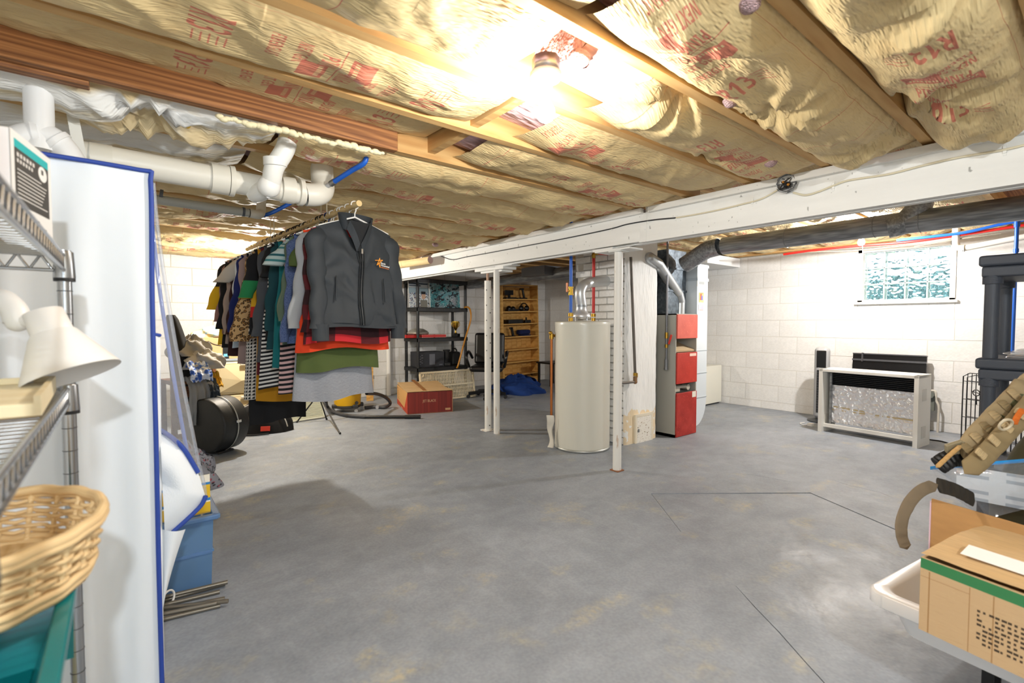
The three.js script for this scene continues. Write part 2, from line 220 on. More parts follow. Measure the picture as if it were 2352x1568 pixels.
const printTex = canvasTex(2048, 640, (g, w, h) => {     // kraft paper with its red print; u = 1.92 m along the batt, v = 0.4 m across
  g.fillStyle = '#dcc390'; g.fillRect(0, 0, w, h);
  const r = mulberry(9); for (let i = 0; i < 5000; i++) { g.fillStyle = r() < 0.5 ? 'rgba(255,236,190,0.07)' : 'rgba(120,84,30,0.06)'; g.fillRect(r() * w, r() * h, 8 + r() * 60, 1 + r() * 2); }
  for (let i = 0; i < 46; i++) { g.fillStyle = 'rgba(146,108,52,0.06)'; g.beginPath(); g.ellipse(r() * w, r() * h, 20 + r() * 120, 8 + r() * 30, r() * 3, 0, 7); g.fill(); }
  g.strokeStyle = 'rgba(176,96,66,0.5)'; g.lineWidth = 2; g.beginPath(); g.moveTo(0, 46); g.lineTo(w, 46); g.moveTo(0, h - 46); g.lineTo(w, h - 46); g.stroke();
  const red = 'rgba(200,96,82,0.72)'; g.fillStyle = red; g.textAlign = 'center'; g.textBaseline = 'middle';
  const block = (cx, flip) => {
    g.save(); g.translate(cx, h * (flip ? 0.62 : 0.4)); g.rotate(flip ? -PI / 2 : PI / 2); g.fillStyle = red;   // lines of type run across the batt
    const line = (y, text, size) => { g.font = 'bold ' + size + 'px sans-serif'; g.save(); g.translate(0, y); g.scale(1, 1.5); g.fillText(text, 0, 0); g.restore(); };
    line(60, 'R13', 104); for (let i = 0; i < 5; i++) g.fillRect(110, 8 + i * 22, 90, 5);
    line(-110, 'FIBERGLAS', 38); line(-190, 'NEXT GEN', 40); line(-275, 'PINK', 54);
    g.fillRect(-84, -430, 168, 86); g.fillStyle = '#dcc390'; for (let i = 0; i < 8; i++) g.fillRect(-64 + i * 17, -372, 10, 16); g.fillStyle = red; g.restore();
  };
  block(700, false); block(1330, true); g.fillRect(1012, 120, 4, 400); g.fillRect(130, 40, 3, 560); g.fillRect(1900, 40, 3, 560);
});
const paperBump = dataTex(512, (u, v) => grey(255 * (0.75 * fbm(u * 14, v * 6, 4, 6) + 0.25 * vnoise(u * 90, v * 90, 90))), false);
const printTex2 = printTex.clone(); printTex2.offset.set(0.37, 0);
const paperMat = mat(0xffffff, 0.62, { map: printTex, bumpMap: paperBump, bumpScale: 0.01 }), paperMat2 = mat(0xffffff, 0.62, { map: printTex2, bumpMap: paperBump, bumpScale: 0.01 });
const pinkTex = dataTex(256, (u, v) => { const k = 0.86 + 0.28 * fbm(u * 10, v * 60, 3, 10); return [232 * k, 196 * k, 198 * k]; }, true), pink = mat(0xffffff, 1, { map: pinkTex, bumpMap: bumpFine, bumpScale: 0.02 });
const overTex = dataTex(256, (u, v) => { const t = Math.max(0, Math.min(1, (fbm(u * 5, v * 5, 4, 5) - 0.34) * 5)); return [211 + 30 * t, 190 + 50 * t, 148 + 88 * t]; }, true), overspray = mat(0xffffff, 0.7, { map: overTex, bumpMap: paperBump, bumpScale: 0.01 });
// one batt: wrinkled paper facing that sags between two joists, and the pink wool above it
function batt(x0, x1, zc, o) {
  const { sag = 0.03, seed = 1, material = paperMat, label, lump = 0.02, pinch = [], lift = 0, wool = 0.012, bare = 0 } = o, half = JS / 2 - jw / 2 - 0.003, L = x1 - x0, nx = Math.round(L / 0.028), nz = 22;
  const edge = JB + 0.022 + lift;
  const f = (u, v) => {
    const x = x0 + u * L, t = v * 2 - 1, bow = Math.pow(1 - Math.pow(Math.abs(t), 2.6), 0.9), end = Math.min(1, Math.min(u * L, (1 - u) * L) / 0.16);
    let s = sag * (0.55 + 0.9 * fbm(x * 1.7 + seed * 9, seed * 3.3, 2)) * bow;
    s += lump * bow * (fbm(x * 4 + seed * 5, t * 1.3 + seed, 3) - 0.42) * 2;
    const ridge = 1 - Math.abs(2 * fbm(x * 5.5 + t * 0.9 * ((seed % 3) - 1) + seed * 2, t * 0.7 + seed * 4 + x * 0.6, 3) - 1); s += 0.016 * Math.pow(ridge, 5) * bow;
    const r2 = 1 - Math.abs(2 * fbm(x * 13 + seed, t * 2.2 + seed * 2 + x * 2, 3) - 1); s += 0.006 * Math.pow(r2, 4) * bow;
    for (const [px, pt, amp] of pinch) { const dx = (x - px) / 0.34, dt = (t - pt) / 1.7, d = Math.hypot(dx, dt), a = Math.atan2(dt, dx); s += amp * Math.exp(-d * d * 2.2) * (Math.pow(0.5 + 0.5 * Math.cos(a * 9 + 3 * d), 2) - 0.4) * Math.min(1, d * 4); s -= amp * 1.6 * Math.exp(-d * d * 16); }
    return [x, edge - s * (0.35 + 0.65 * end) + (1 - end) * 0.012, zc + t * half];
  };
  const g = sheet(nx, nz, f, L / 1.92, 1);
  const t = thing('insulation_batt', label, 'insulation', 'paper faced batts between the joists');
  part(t, 'paper_facing', g, material);
  const fw = (u, v) => { const p = f(u, Math.min(1, Math.max(0, v))); return [x0 - wool - bare * (u === 0 ? 1 : 0) + u * (L + 2 * wool), p[1] + (bare && u === 0 ? 0.01 : 0) + 0.045 + 0.02 * (Math.abs(v * 2 - 1)), zc + (v * 2 - 1) * half]; };
  const xs = x0 - bare, fw0 = fw; const end = (u) => sheet(4, 16, (a, b) => { const p = fw(u, b); return [p[0] + 0.014 * (fbm(a * 4 + seed, b * 9 + seed, 2) - 0.5) * (u ? 1 : -1), p[1] + a * (DECK - 0.012 - p[1]), p[2]]; }, 0.3, 1);
  part(t, 'fiberglass', [sheet(Math.max(4, nx >> 2), 4, fw, L, 0.4), end(0), end(1), box(L + 2 * wool, 0.02, 2 * half, (x0 + x1) / 2, DECK - 0.012, zc)], pink, 'pink fibreglass wool');
  return t;
}
const XB = 2.93, BAYNAME = ['nearest the window bulb duct', 'second', 'third'];
joistZ.forEach((z, i) => {
  const zc = z - JS / 2, k = i - 5; if (z - JS < ZB || z > ZF) return;
  const s = i + 1, P = i % 2 ? paperMat2 : paperMat;
  const words = ['smooth', 'lightly creased', 'crumpled', 'sagging', 'dusty', 'puckered'][i % 6];
  const L = (txt) => `${words} tan paper insulation batt ${txt}`;
  if (k < -1) { batt(XL, XB, zc, { seed: s, sag: 0.05, material: P, label: 'sagging tan paper insulation batt over the near end of the room' }); return; }
  if (k === -1) { batt(XL, 1.1, zc, { seed: s, sag: 0.05, material: P, label: 'sagging tan paper insulation batt over the near end of the room' }); batt(1.12, XB, zc, { seed: s + 40, sag: 0.1, lump: 0.05, material: paperMat, pinch: [[1.5, 0.9, 0.05], [2.3, -0.8, 0.06]], label: 'deeply sagging puckered batt with folds above the beam end' }); }
  else if (k === 0) { batt(XL, 1.0, zc, { seed: s, sag: 0.03, material: P, label: 'tan batt with rough torn fuzzy edge near the lamp bay' }); batt(1.03, XB, zc, { seed: s + 3, sag: 0.075, lump: 0.035, material: paperMat2, pinch: [[1.95, -0.3, 0.035], [2.62, 0.6, 0.03]], label: 'bulging batt with red print hanging onto the beam cable' }); }
  else if (k === 1) { batt(XL, 1.02, zc, { seed: s, sag: 0.035, lump: 0.025, material: P, label: 'brightly lit tan batt just left of the bare bulb' }); batt(1.46, XB, zc, { seed: s + 3, bare: 0.24, sag: 0.05, lump: 0.02, material: paperMat, pinch: [[1.62, 0.95, 0.05], [2.3, -0.9, 0.03]], label: 'tan batt with fan shaped folds right of the bare bulb' }); }
  else if (k === 2) { batt(XL, 1.17, zc, { seed: s, sag: 0.03, material: P, lump: 0.018, label: 'tan batt with crumpled end against the wooden blocking' }); batt(1.43, XB, zc, { seed: s + 3, bare: 0.16, sag: 0.03, material: paperMat2, label: 'tan batt starting beside the exposed pink wool' }); }
  else if (k === 3) { batt(XL, 1.2, zc, { seed: s, lift: 0.06, sag: 0.012, lump: 0.006, material: paperMat2, label: 'smooth printed batt beside the reddish sister board' }); batt(1.36, XB, zc, { seed: s + 3, bare: 0.08, sag: 0.035, material: P, label: 'tan batt with ribbed pink end behind the blocking' }); }
  else if (k === 4) { batt(XL, 0.55, zc, { seed: s, sag: 0.07, lump: 0.05, material: overspray, pinch: [[0.1, 0.2, 0.06], [0.42, -0.5, 0.05]], label: 'crumpled batt oversprayed with white paint above the drain pipe' }); batt(0.57, XB, zc, { seed: s + 3, sag: 0.05, lump: 0.03, material: P, label: 'crumpled tan batt beyond the drain pipe elbow' }); }
  else if (k === 5) { batt(XL, 0.5, zc, { seed: s, sag: 0.05, lump: 0.04, material: overspray, label: 'white oversprayed batt behind the drain pipe' }); batt(0.52, XB, zc, { seed: s + 3, sag: 0.045, material: P, label: 'folded tan batt above the hanging rod end' }); }
  else batt(XL, XB, zc, { seed: s, sag: rr(0.03, 0.055), lump: 0.03, material: P, label: k < 13 ? 'crumpled tan paper batt crossing above the rod of hanging clothes' : 'creased tan paper batt close to the back block wall' });
  if (k >= 0 && k < 9) { const zr = zc - 0.045, o = { seed: s + 60, sag: 0.03, lift: 0.1, material: P, label: 'tan paper batt in the ceiling beyond the white beam' };
    if (zr < -2.6 && zr > -3.75) { batt(BEAM_X + 0.12, 3.6, zr, { ...o, label: 'short tan paper batt between the white beam and the chimney' }); batt(4.78, XR - 0.02, zr, { ...o, label: 'tan paper batt between the furnace and the window wall' }); } else batt(BEAM_X + 0.12, XR - 0.02, zr, o); }
});

// ---------------------------------------------------------------- bare bulbs in porcelain sockets
const bulbGlow = mat(0xffffff, 0.3, { emissive: 0xfff2d8, emissiveIntensity: 60 });
BULBS.forEach(({ at: [x, y, z], power, color }, i) => {
  const names = ['bare lit bulb in a white porcelain socket between the joists', 'bare lit bulb hanging behind the rack of clothes', 'bare lit bulb with a pull cord near the glass block window', 'bare lit bulb in the ceiling behind the camera'];
  const t = thing('ceiling_bulb', names[i], 'light bulb', null, [x, y, z]);
  part(t, 'bulb', lathe([[0, -0.032], [0.012, -0.031], [0.022, -0.025], [0.029, -0.014], [0.031, 0], [0.028, 0.014], [0.02, 0.03], [0.015, 0.042]]), bulbGlow);
  part(t, 'neck', lathe([[0.015, 0.04], [0.0165, 0.05], [0.0165, 0.074], [0.014, 0.08]]), mat(0xe9e4da, 0.4));
  part(t, 'socket', lathe([[0.0155, 0.074], [0.021, 0.076], [0.021, 0.092], [0.03, 0.1], [0.046, 0.105], [0.052, 0.112], [0.052, 0.126], [0, 0.128]]), mat(0xf2f0ea, 0.25));
  part(t, 'electrical_box', lathe([[0, 0.127], [0.046, 0.127], [0.046, 0.175], [0, 0.175]], 0, 0, 0, 8), steel);
  const p = new THREE.PointLight(new THREE.Color().setRGB(...color), power, 0, 2); p.castShadow = true; p.shadow.radius = 1.5; t.add(p); p.name = 'bulb_light';
  if (i === 2) part(t, 'pull_cord', bar([0.02, 0.07, 0], [0.02, -0.13, 0.01], 0.0014), white);
});

// ---------------------------------------------------------------- white beam with its nailer, cable and boxes
const beamTex = dataTex(512, (u, v) => { const k = 236 + 10 * (fbm(u * 4, v * 40, 3, 4) - 0.5), d = vnoise(u * 90 + 5, v * 90, 90) > 0.965 ? 70 : 0; return [k - d, k - d - 1, k - d - 5]; }, true, [0.6, 0.6]);
const beamMat = mat(0xffffff, 0.6, { map: beamTex, bumpMap: bumpFine, bumpScale: 0.002 });
const BFX = 2.94, BB = 1.733, BT = 1.93;          // front face, underside, foot of the nailer strip
{
  const t = thing('support_beam', 'long white painted built-up wooden beam carried by steel posts', 'beam');
  const zs = onX(1478, 520, BFX).z, len1 = ZF - zs, len2 = zs - ZB;
  part(t, 'beam_ply', box(0.05, JB - BB, len1, BFX + 0.025, (JB + BB) / 2, zs + len1 / 2 + 0.02), beamMat);
  part(t, 'beam_ply', box(0.05, JB - BB - 0.006, len2 - 0.03, BFX + 0.021, (JB + BB) / 2 + 0.004, zs - len2 / 2 - 0.012), beamMat);
  part(t, 'beam_ply', box(0.045, JB - BB, ZF - ZB, BFX + 0.076, (JB + BB) / 2 - 0.004, (ZF + ZB) / 2), beamMat);
  part(t, 'beam_ply', box(0.045, JB - BB - 0.01, ZF - ZB, BFX + 0.124, (JB + BB) / 2, (ZF + ZB) / 2), beamMat);
  part(t, 'splice_block', box(0.03, JB - BB - 0.04, 0.06, BFX + 0.012, (JB + BB) / 2 - 0.02, zs - 0.005), beamMat);
  part(t, 'nailer_strip', rbox(0.038, 0.04, len1 - 0.04, 0.003, BFX - 0.018, BT + 0.02, zs + len1 / 2 + 0.04), beamMat);
  part(t, 'nailer_strip', rbox(0.036, 0.04, len2 - 0.04, 0.003, BFX - 0.017, BT + 0.022, zs - len2 / 2 + 0.02), beamMat);
}
const cableAt = (pts, r, dx = 0.008) => tube(pts.map(([a, b]) => onX(a, b, BFX - dx)), r, 8, 8);
{ const tanPts = [[1800, 428], [1750, 456], [1700, 470], [1650, 482], [1600, 492], [1553, 500]];
  const c = one('electrical_cable', 'off-white cable sagging along the beam left of the junction box', 'cable', cableAt(tanPts, 0.0048), mat(0xd9cfb4, 0.5));
  one('electrical_cable', 'black cable stapled along the far half of the beam', 'cable', cableAt([[1553, 500], [1500, 505], [1440, 515], [1400, 526], [1300, 547], [1200, 566], [1115, 582], [1070, 590], [1040, 596], [1018, 590], [1005, 584]], 0.0045), mat(0x26282c, 0.5));
  one('electrical_cable', 'off-white cable clipped along the near end of the beam', 'cable', cableAt([[1822, 442], [1850, 448], [1880, 440], [1910, 428], [1950, 414], [2040, 400], [2120, 380], [2200, 362], [2300, 345], [2352, 333], [2420, 315]], 0.0052), mat(0xd9cfb4, 0.5));
  const clip = (px, py, i) => { const p = onX(px, py, BFX - 0.004); const m = one('cable_clip', 'small white clip holding the cable to the beam', 'cable clip', [rbox(0.01, 0.032, 0.012, 0.002), box(0.004, 0.05, 0.01, 0.003, 0, 0)], white, 'cable clips along the beam', p); return m; };
  for (const [a, b] of [[1728, 463], [1553, 500], [1488, 507], [1405, 525], [1190, 564], [1114, 581], [1072, 589], [1042, 597], [1914, 427], [2308, 343]]) clip(a, b);
  const p = onX(1806, 422, BFX - 0.03), t = thing('junction_box', 'open octagonal metal junction box with loose wires on top of the beam', 'junction box', null, p, -PI / 2 + 0.35);
  part(t, 'housing', [lathe([[0.046, -0.022], [0.05, -0.022], [0.05, 0.022], [0.046, 0.022], [0.046, -0.02]], 0, 0, 0, 8, PI / 2), lathe([[0, -0.021], [0.047, -0.021]], 0, 0, 0, 8, PI / 2)], steel);
  part(t, 'knockout', [0, 1, 2, 3, 4].map((i) => cyl(0.009, 0.009, 0.002, 0.05 * Math.cos(i * 1.25), 0.05 * Math.sin(i * 1.25), 0, 0, 0, i * 1.25 - PI / 2, 10)), mat(0x55565a, 0.5, { metalness: 0.8 }));
  const r = mulberry(3); part(t, 'wire', Array.from({ length: 7 }, (_, i) => tube(Array.from({ length: 5 }, () => [rr(-0.03, 0.03, r), rr(-0.03, 0.03, r), rr(-0.012, 0.026, r)]), 0.0022, 5, 5)), mat(0x1c1a18, 0.5));
  part(t, 'wire_nut', [ball(0.008, 0.01, -0.01, 0.02), ball(0.007, -0.014, 0.008, 0.018)], mat(0xb4761d, 0.5));
}
const postMat = mat(0xffffff, 0.45, { map: dataTex(256, (u, v) => { const n = fbm(u * 8, v * 8, 4, 8), ch = n > 0.72 ? 60 : 0; return [234 - ch * 0.5, 232 - ch * 0.8, 226 - ch]; }, true) });
{ // steel posts: foot and head from the photo
  const foot = onFloor(1417, 1080), t = thing('lally_column', 'single round white steel post standing in front of the water heater', 'post', null, foot);
  const lean = 0.018; part(t, 'shaft', move(cyl(0.033, 0.033, BB - 0.03, 0, (BB - 0.03) / 2, 0, 0, 0, 0, 28), 0.0, 0, 0, 0, 0, 0), postMat);
  part(t, 'base_plate', rbox(0.08, 0.008, 0.08, 0.002, 0, 0.004, 0), mat(0x8c5a3a, 0.8));
  part(t, 'cap_plate', [box(0.16, 0.012, 0.34, 0.02, BB - 0.024, -0.02), box(0.14, 0.018, 0.2, 0.02, BB - 0.009, -0.12), box(0.1, 0.006, 0.12, 0, BB - 0.033, 0)], beamMat);
  const f2 = onFloor(1121, 988), a = thing('jack_post', 'adjustable white steel jack post with pin holes and a screw top', 'post', null, f2);
  part(a, 'outer_tube', cyl(0.036, 0.036, 1.6, 0, 0.8, 0, 0, 0, 0, 24), postMat);
  part(a, 'screw', cyl(0.014, 0.014, 0.12, 0, 1.64, 0, 0, 0, 0, 14), mat(0xb99a86, 0.6, { metalness: 0.4 }));
  part(a, 'base_plate', rbox(0.13, 0.01, 0.11, 0.002, 0, 0.005, 0), postMat);
  const dir = Math.atan2(-f2.x, -f2.z); part(a, 'pin_hole', Array.from({ length: 10 }, (_, i) => { const an = dir + (i % 2 ? 0.75 : -0.35); return cyl(0.007, 0.007, 0.003, 0.0352 * Math.sin(an), 1.5 - i * 0.08, 0.0352 * Math.cos(an), PI / 2, an, 0, 10); }).concat([cyl(0.007, 0.007, 0.003, 0.0352 * Math.sin(dir + 0.5), 0.06, 0.0352 * Math.cos(dir + 0.5), PI / 2, dir + 0.5, 0, 10)]), mat(0x202226, 0.7));
  const f3 = onFloor(1141, 995), b = thing('lally_column', 'plain round white steel post beside the jack post', 'post', null, f3);
  part(b, 'shaft', cyl(0.033, 0.033, BB - 0.02, 0, (BB - 0.02) / 2, 0, 0, 0, 0, 24), postMat);
  const c = thing('shim_boards', 'stack of thin white painted shim boards under the beam over two posts', 'shim', null, [f2.x + 0.03, 0, (f2.z + f3.z) / 2]);
  part(c, 'board', box(0.17, 0.028, 0.5, 0, BB - 0.02, 0, 0.01, 0, 0.01), beamMat); part(c, 'board', box(0.15, 0.02, 0.34, 0.02, BB - 0.045, 0.0, 0, 0.06, 0), beamMat); part(c, 'board', box(0.12, 0.014, 0.24, -0.02, BB - 0.004, 0.24, 0, 0.1, 0), beamMat);
}

// ---------------------------------------------------------------- chimney, water heater, furnace and ducts
const CH = { x0: 3.66, x1: 4.17, z0: -3.5, z1: -2.86 };
{
  const t = thing('chimney_stack', 'white painted brick chimney with a plastered face and flaking base', 'chimney', null, [0, 0, 0]);
  const w = CH.x1 - CH.x0, d = CH.z1 - CH.z0;
  part(t, 'core', box(w - 0.04, DECK, d - 0.03, (CH.x0 + CH.x1) / 2, DECK / 2, (CH.z0 + CH.z1) / 2), mat(0xcfcac0, 0.9));
  const plaster = mat(0xffffff, 0.75, { map: dataTex(512, (u, v) => { const n = fbm(u * 6, v * 6, 5, 6), base = v < 0.135 + 0.05 * (fbm(u * 14, v * 30, 3, 14) - 0.5) && fbm(u * 12, v * 40, 4, 12) > 0.3; const k = 240 + 10 * (n - 0.5); return base ? [226 + 18 * n, 206 + 20 * n, 168 + 30 * n] : [k, k, k - 3]; }, true, [1, 1]), bumpMap: wallBump, bumpScale: 0.008 });
  part(t, 'plaster_face', sheet(40, 120, (u, v) => { const e = Math.min(1, 12 * Math.min(u, 1 - u)); return [CH.x0 + u * w + (u < 0.01 || u > 0.99 ? 0.012 * (fbm(v * 20, u * 9, 3) - 0.5) : 0), v * DECK, CH.z1 - 0.014 + 0.016 * e + 0.01 * (fbm(u * 6, v * 14, 3) - 0.5)]; }), plaster);
  const brick = mat(0xffffff, 0.75, { map: wallTex, bumpMap: wallBump, bumpScale: 0.01 }), bl = 0.21, bh = 0.07, g0 = fin(new RoundedBoxGeometry(0.03, bh - 0.006, bl - 0.006, 1, 0.006)), gh = fin(new RoundedBoxGeometry(0.03, bh - 0.006, bl / 2 - 0.006, 1, 0.006)); metre(g0); metre(gh);
  for (let r = 0; r * bh < DECK - bh; r++) for (let i = 0; i < 4; i++) { const off = r % 2 ? 0 : bl / 2; let z = CH.z1 - 0.012 - bl / 2 - i * bl + off, g = g0; if (z > CH.z1 - bl / 2) { z = CH.z1 - 0.012 - bl / 4; g = gh; } if (z - bl / 2 < CH.z0 - 0.02) continue; const m = part(t, 'brick', g, brick); m.position.set(CH.x0 + 0.012 + 0.003 * vnoise(i * 3.3, r * 2.7), bh * (r + 0.5), z); }
  const cd = onZ(1478, 985, CH.z1 + 0.01), cw = 0.23, chh = 0.26; part(t, 'cleanout_frame', [box(0.025, chh + 0.05, 0.02, cd.x - cw / 2 - 0.01, cd.y, cd.z), box(0.025, chh + 0.05, 0.02, cd.x + cw / 2 + 0.01, cd.y, cd.z), box(cw, 0.025, 0.02, cd.x, cd.y + chh / 2 + 0.012, cd.z), box(cw, 0.025, 0.02, cd.x, cd.y - chh / 2 - 0.012, cd.z)], mat(0xe6ddc9, 0.7));
  const door = part(t, 'cleanout_door', rbox(cw - 0.006, chh - 0.006, 0.014, 0.003, cd.x, cd.y, cd.z + 0.003), mat(0xffffff, 0.6, { map: dataTex(128, (u, v) => (vnoise(u * 40, v * 40, 40) > 0.86 ? [120, 96, 70] : [236, 232, 222]), true, [3, 3]) }));
  part(door, 'latch', box(0.012, 0.03, 0.012, cd.x - cw / 2 + 0.02, cd.y, cd.z + 0.014), steel);
  const gr = onZ(1524, 660, CH.z1 - 0.1); 
}
const WH = { x: 3.325, z: -3.09, r: 0.252, h: 1.165 };
{
  const t = thing('water_heater', 'tall off-white cylindrical gas water heater with a dented seam', 'water heater', null, [WH.x, 0, WH.z]);
  const enamel = mat(0xd9d7cb, 0.28);
  part(t, 'tank', lathe([[WH.r - 0.02, 0.02], [WH.r - 0.004, 0.02], [WH.r, 0.03], [WH.r, WH.h - 0.03]], 0, 0, 0, 64), enamel);
  part(t, 'top_cap', lathe([[WH.r + 0.002, WH.h - 0.034], [WH.r + 0.002, WH.h - 0.008], [WH.r - 0.006, WH.h], [0, WH.h + 0.012]], 0, 0, 0, 64), enamel);
  part(t, 'base_ring', lathe([[WH.r - 0.03, 0], [WH.r + 0.003, 0], [WH.r + 0.003, 0.022], [WH.r - 0.02, 0.024]], 0, 0, 0, 64), mat(0xb9bbb8, 0.4, { metalness: 0.6 }));
  const sa = Math.atan2(1380 - 1338, 1) ; part(t, 'seam', box(0.006, WH.h - 0.06, 0.004, WH.r * 0.66, WH.h / 2, WH.r * 0.752, 0, 0.72, 0), enamel);
  const vx = onZ(1335, 720, WH.z).x - WH.x;
  const hv = thing('heater_vent', 'silver draft hood and vent pipe from the water heater into the chimney', 'duct', null, [WH.x, 0, WH.z]);
  part(hv, 'draft_hood', [lathe([[0.075, 0], [0.09, 0.004], [0.075, 0.035], [0.055, 0.05], [0.052, 0.075]], vx, WH.h + 0.04, 0), cyl(0.004, 0.004, 0.05, vx + 0.075, WH.h + 0.022, 0), cyl(0.004, 0.004, 0.05, vx - 0.075, WH.h + 0.022, 0), cyl(0.004, 0.004, 0.05, vx, WH.h + 0.022, 0.075)], mat(0xd6d7d8, 0.4, { metalness: 0.6 }));
  const P = (px, py) => { const p = onZ(px, py, WH.z); return [p.x - WH.x, p.y, 0]; };
  const a = P(1335, 700), b = P(1333, 668), c = P(1352, 650), e = P(1400, 645); part(hv, 'flue_pipe', tube([[vx, WH.h + 0.1, 0], a, b, c, e, [CH.x0 - WH.x, e[1] + 0.02, 0]], 0.05, 20, 8), mat(0xcfd1d2, 0.38, { metalness: 0.6 }));
  part(hv, 'flue_collar', [lathe([[0.053, 0], [0.053, 0.02]], vx, a[1] - 0.02, 0)], galv);
  const v1 = P(1311, 720), v2 = P(1363, 720);
  part(t, 'cold_nipple', [cyl(0.02, 0.02, 0.03, v1[0], WH.h + 0.02, 0), cyl(0.024, 0.024, 0.03, v1[0], WH.h + 0.06, 0, 0, 0, 0, 6)], brass); part(t, 'hot_nipple', [cyl(0.02, 0.02, 0.03, v2[0], WH.h + 0.02, 0), cyl(0.024, 0.024, 0.03, v2[0], WH.h + 0.06, 0, 0, 0, 0, 6)], brass);
  const blue = thing('water_pipe', 'vertical blue water pipe with a brass valve above the water heater', 'pipe', null, [WH.x + v1[0], 0, WH.z]);
  part(blue, 'pipe', [cyl(0.0145, 0.0145, DECK - WH.h - 0.09, 0, (DECK + WH.h + 0.08) / 2, 0)], bluePex);
  const vy = P(1311, 668)[1]; part(blue, 'valve', [cyl(0.021, 0.021, 0.07, 0, vy, 0, 0, 0, 0, 6), cyl(0.024, 0.024, 0.016, 0, vy + 0.03, 0, 0, 0, 0, 6), cyl(0.024, 0.024, 0.016, 0, vy - 0.03, 0, 0, 0, 0, 6), cyl(0.008, 0.008, 0.04, -0.03, vy, 0, 0, 0, PI / 2)], brass); part(blue, 'valve_handle', rbox(0.01, 0.085, 0.02, 0.004, -0.05, vy + 0.03, 0), mat(0xd8772a, 0.4));
  const red = thing('water_pipe', 'red hot water pipe rising from the heater and bending along the beam', 'pipe', null, [WH.x + v2[0], 0, WH.z]);
  const ty = P(1363, 588)[1]; part(red, 'pipe', [tube([[0, WH.h + 0.08, 0], [0, (WH.h + ty) / 2, 0], [0, ty, 0]], 0.0145, 12, 8), bar([0.03, ty + 0.03, 0], [0.55, ty + 0.05, 0.05], 0.0145, 12)], redPex); part(red, 'elbow', tube([[0, ty - 0.02, 0], [0, ty + 0.02, 0], [0.045, ty + 0.032, 0.002]], 0.018, 10, 6), brass);
  const drain = thing('relief_pipe', 'copper relief pipe running down the left side of the water heater', 'pipe', null, [WH.x - 0.779 * 0.285, 0, WH.z - 0.627 * 0.285]);
  const ry = onZ(1268, 772, WH.z - 0.18).y; part(drain, 'pipe', bar([0, 0.12, 0], [0, ry, 0], 0.0115), copper); part(drain, 'valve', [cyl(0.02, 0.02, 0.05, 0.0, ry, 0), cyl(0.013, 0.013, 0.07, 0.03, ry + 0.005, 0, 0, 0, PI / 2), ball(0.018, -0.012, ry + 0.03, 0)], brass);
  one('insulation_scrap', 'scrap of white insulation jacket leaning on the water heater', 'scrap', [sheet(6, 18, (u, v) => [WH.x - 0.24 - 0.03 + 0.02 * Math.sin(v * 5) * u - u * 0.015, 0.01 + v * 0.3, WH.z - 0.1 - u * 0.05 + 0.012 * Math.sin(v * 9)]), sheet(6, 18, (u, v) => [WH.x - 0.24 - 0.038 + 0.02 * Math.sin(v * 5) * u - u * 0.015, 0.01 + v * 0.3, WH.z - 0.105 - u * 0.05 + 0.012 * Math.sin(v * 9)])], mat(0xded8cb, 0.9));
  const g = thing('gas_pipe', 'dark iron gas pipe down the chimney with a shutoff and elbow', 'pipe', null);
  const top = onZ(1449, 590, CH.z1 + 0.045), low = onZ(1459, 862, CH.z1 + 0.045), iron = mat(0x6c6660, 0.55, { metalness: 0.5 });
  part(g, 'pipe', [bar(top, low, 0.013, 10), bar(low.clone().add(V(0, -0.06, 0)), V(WH.x + WH.r * 0.75, low.y - 0.06, CH.z1 + 0.02), 0.012, 10)], iron);
  part(g, 'elbow', [ball(0.021, low.x, low.y - 0.06, low.z), cyl(0.019, 0.019, 0.04, low.x, low.y - 0.03, low.z)], mat(0x8a6a4c, 0.55, { metalness: 0.5 })); part(g, 'valve', [cyl(0.02, 0.02, 0.03, low.x, low.y + 0.01, low.z, 0, 0, 0, 6), box(0.012, 0.04, 0.012, low.x + 0.026, low.y, low.z)], brass);
}
const FU = { x0: 4.3, x1: 4.69, z1: -2.74, z0: -3.42, h: 1.245 };
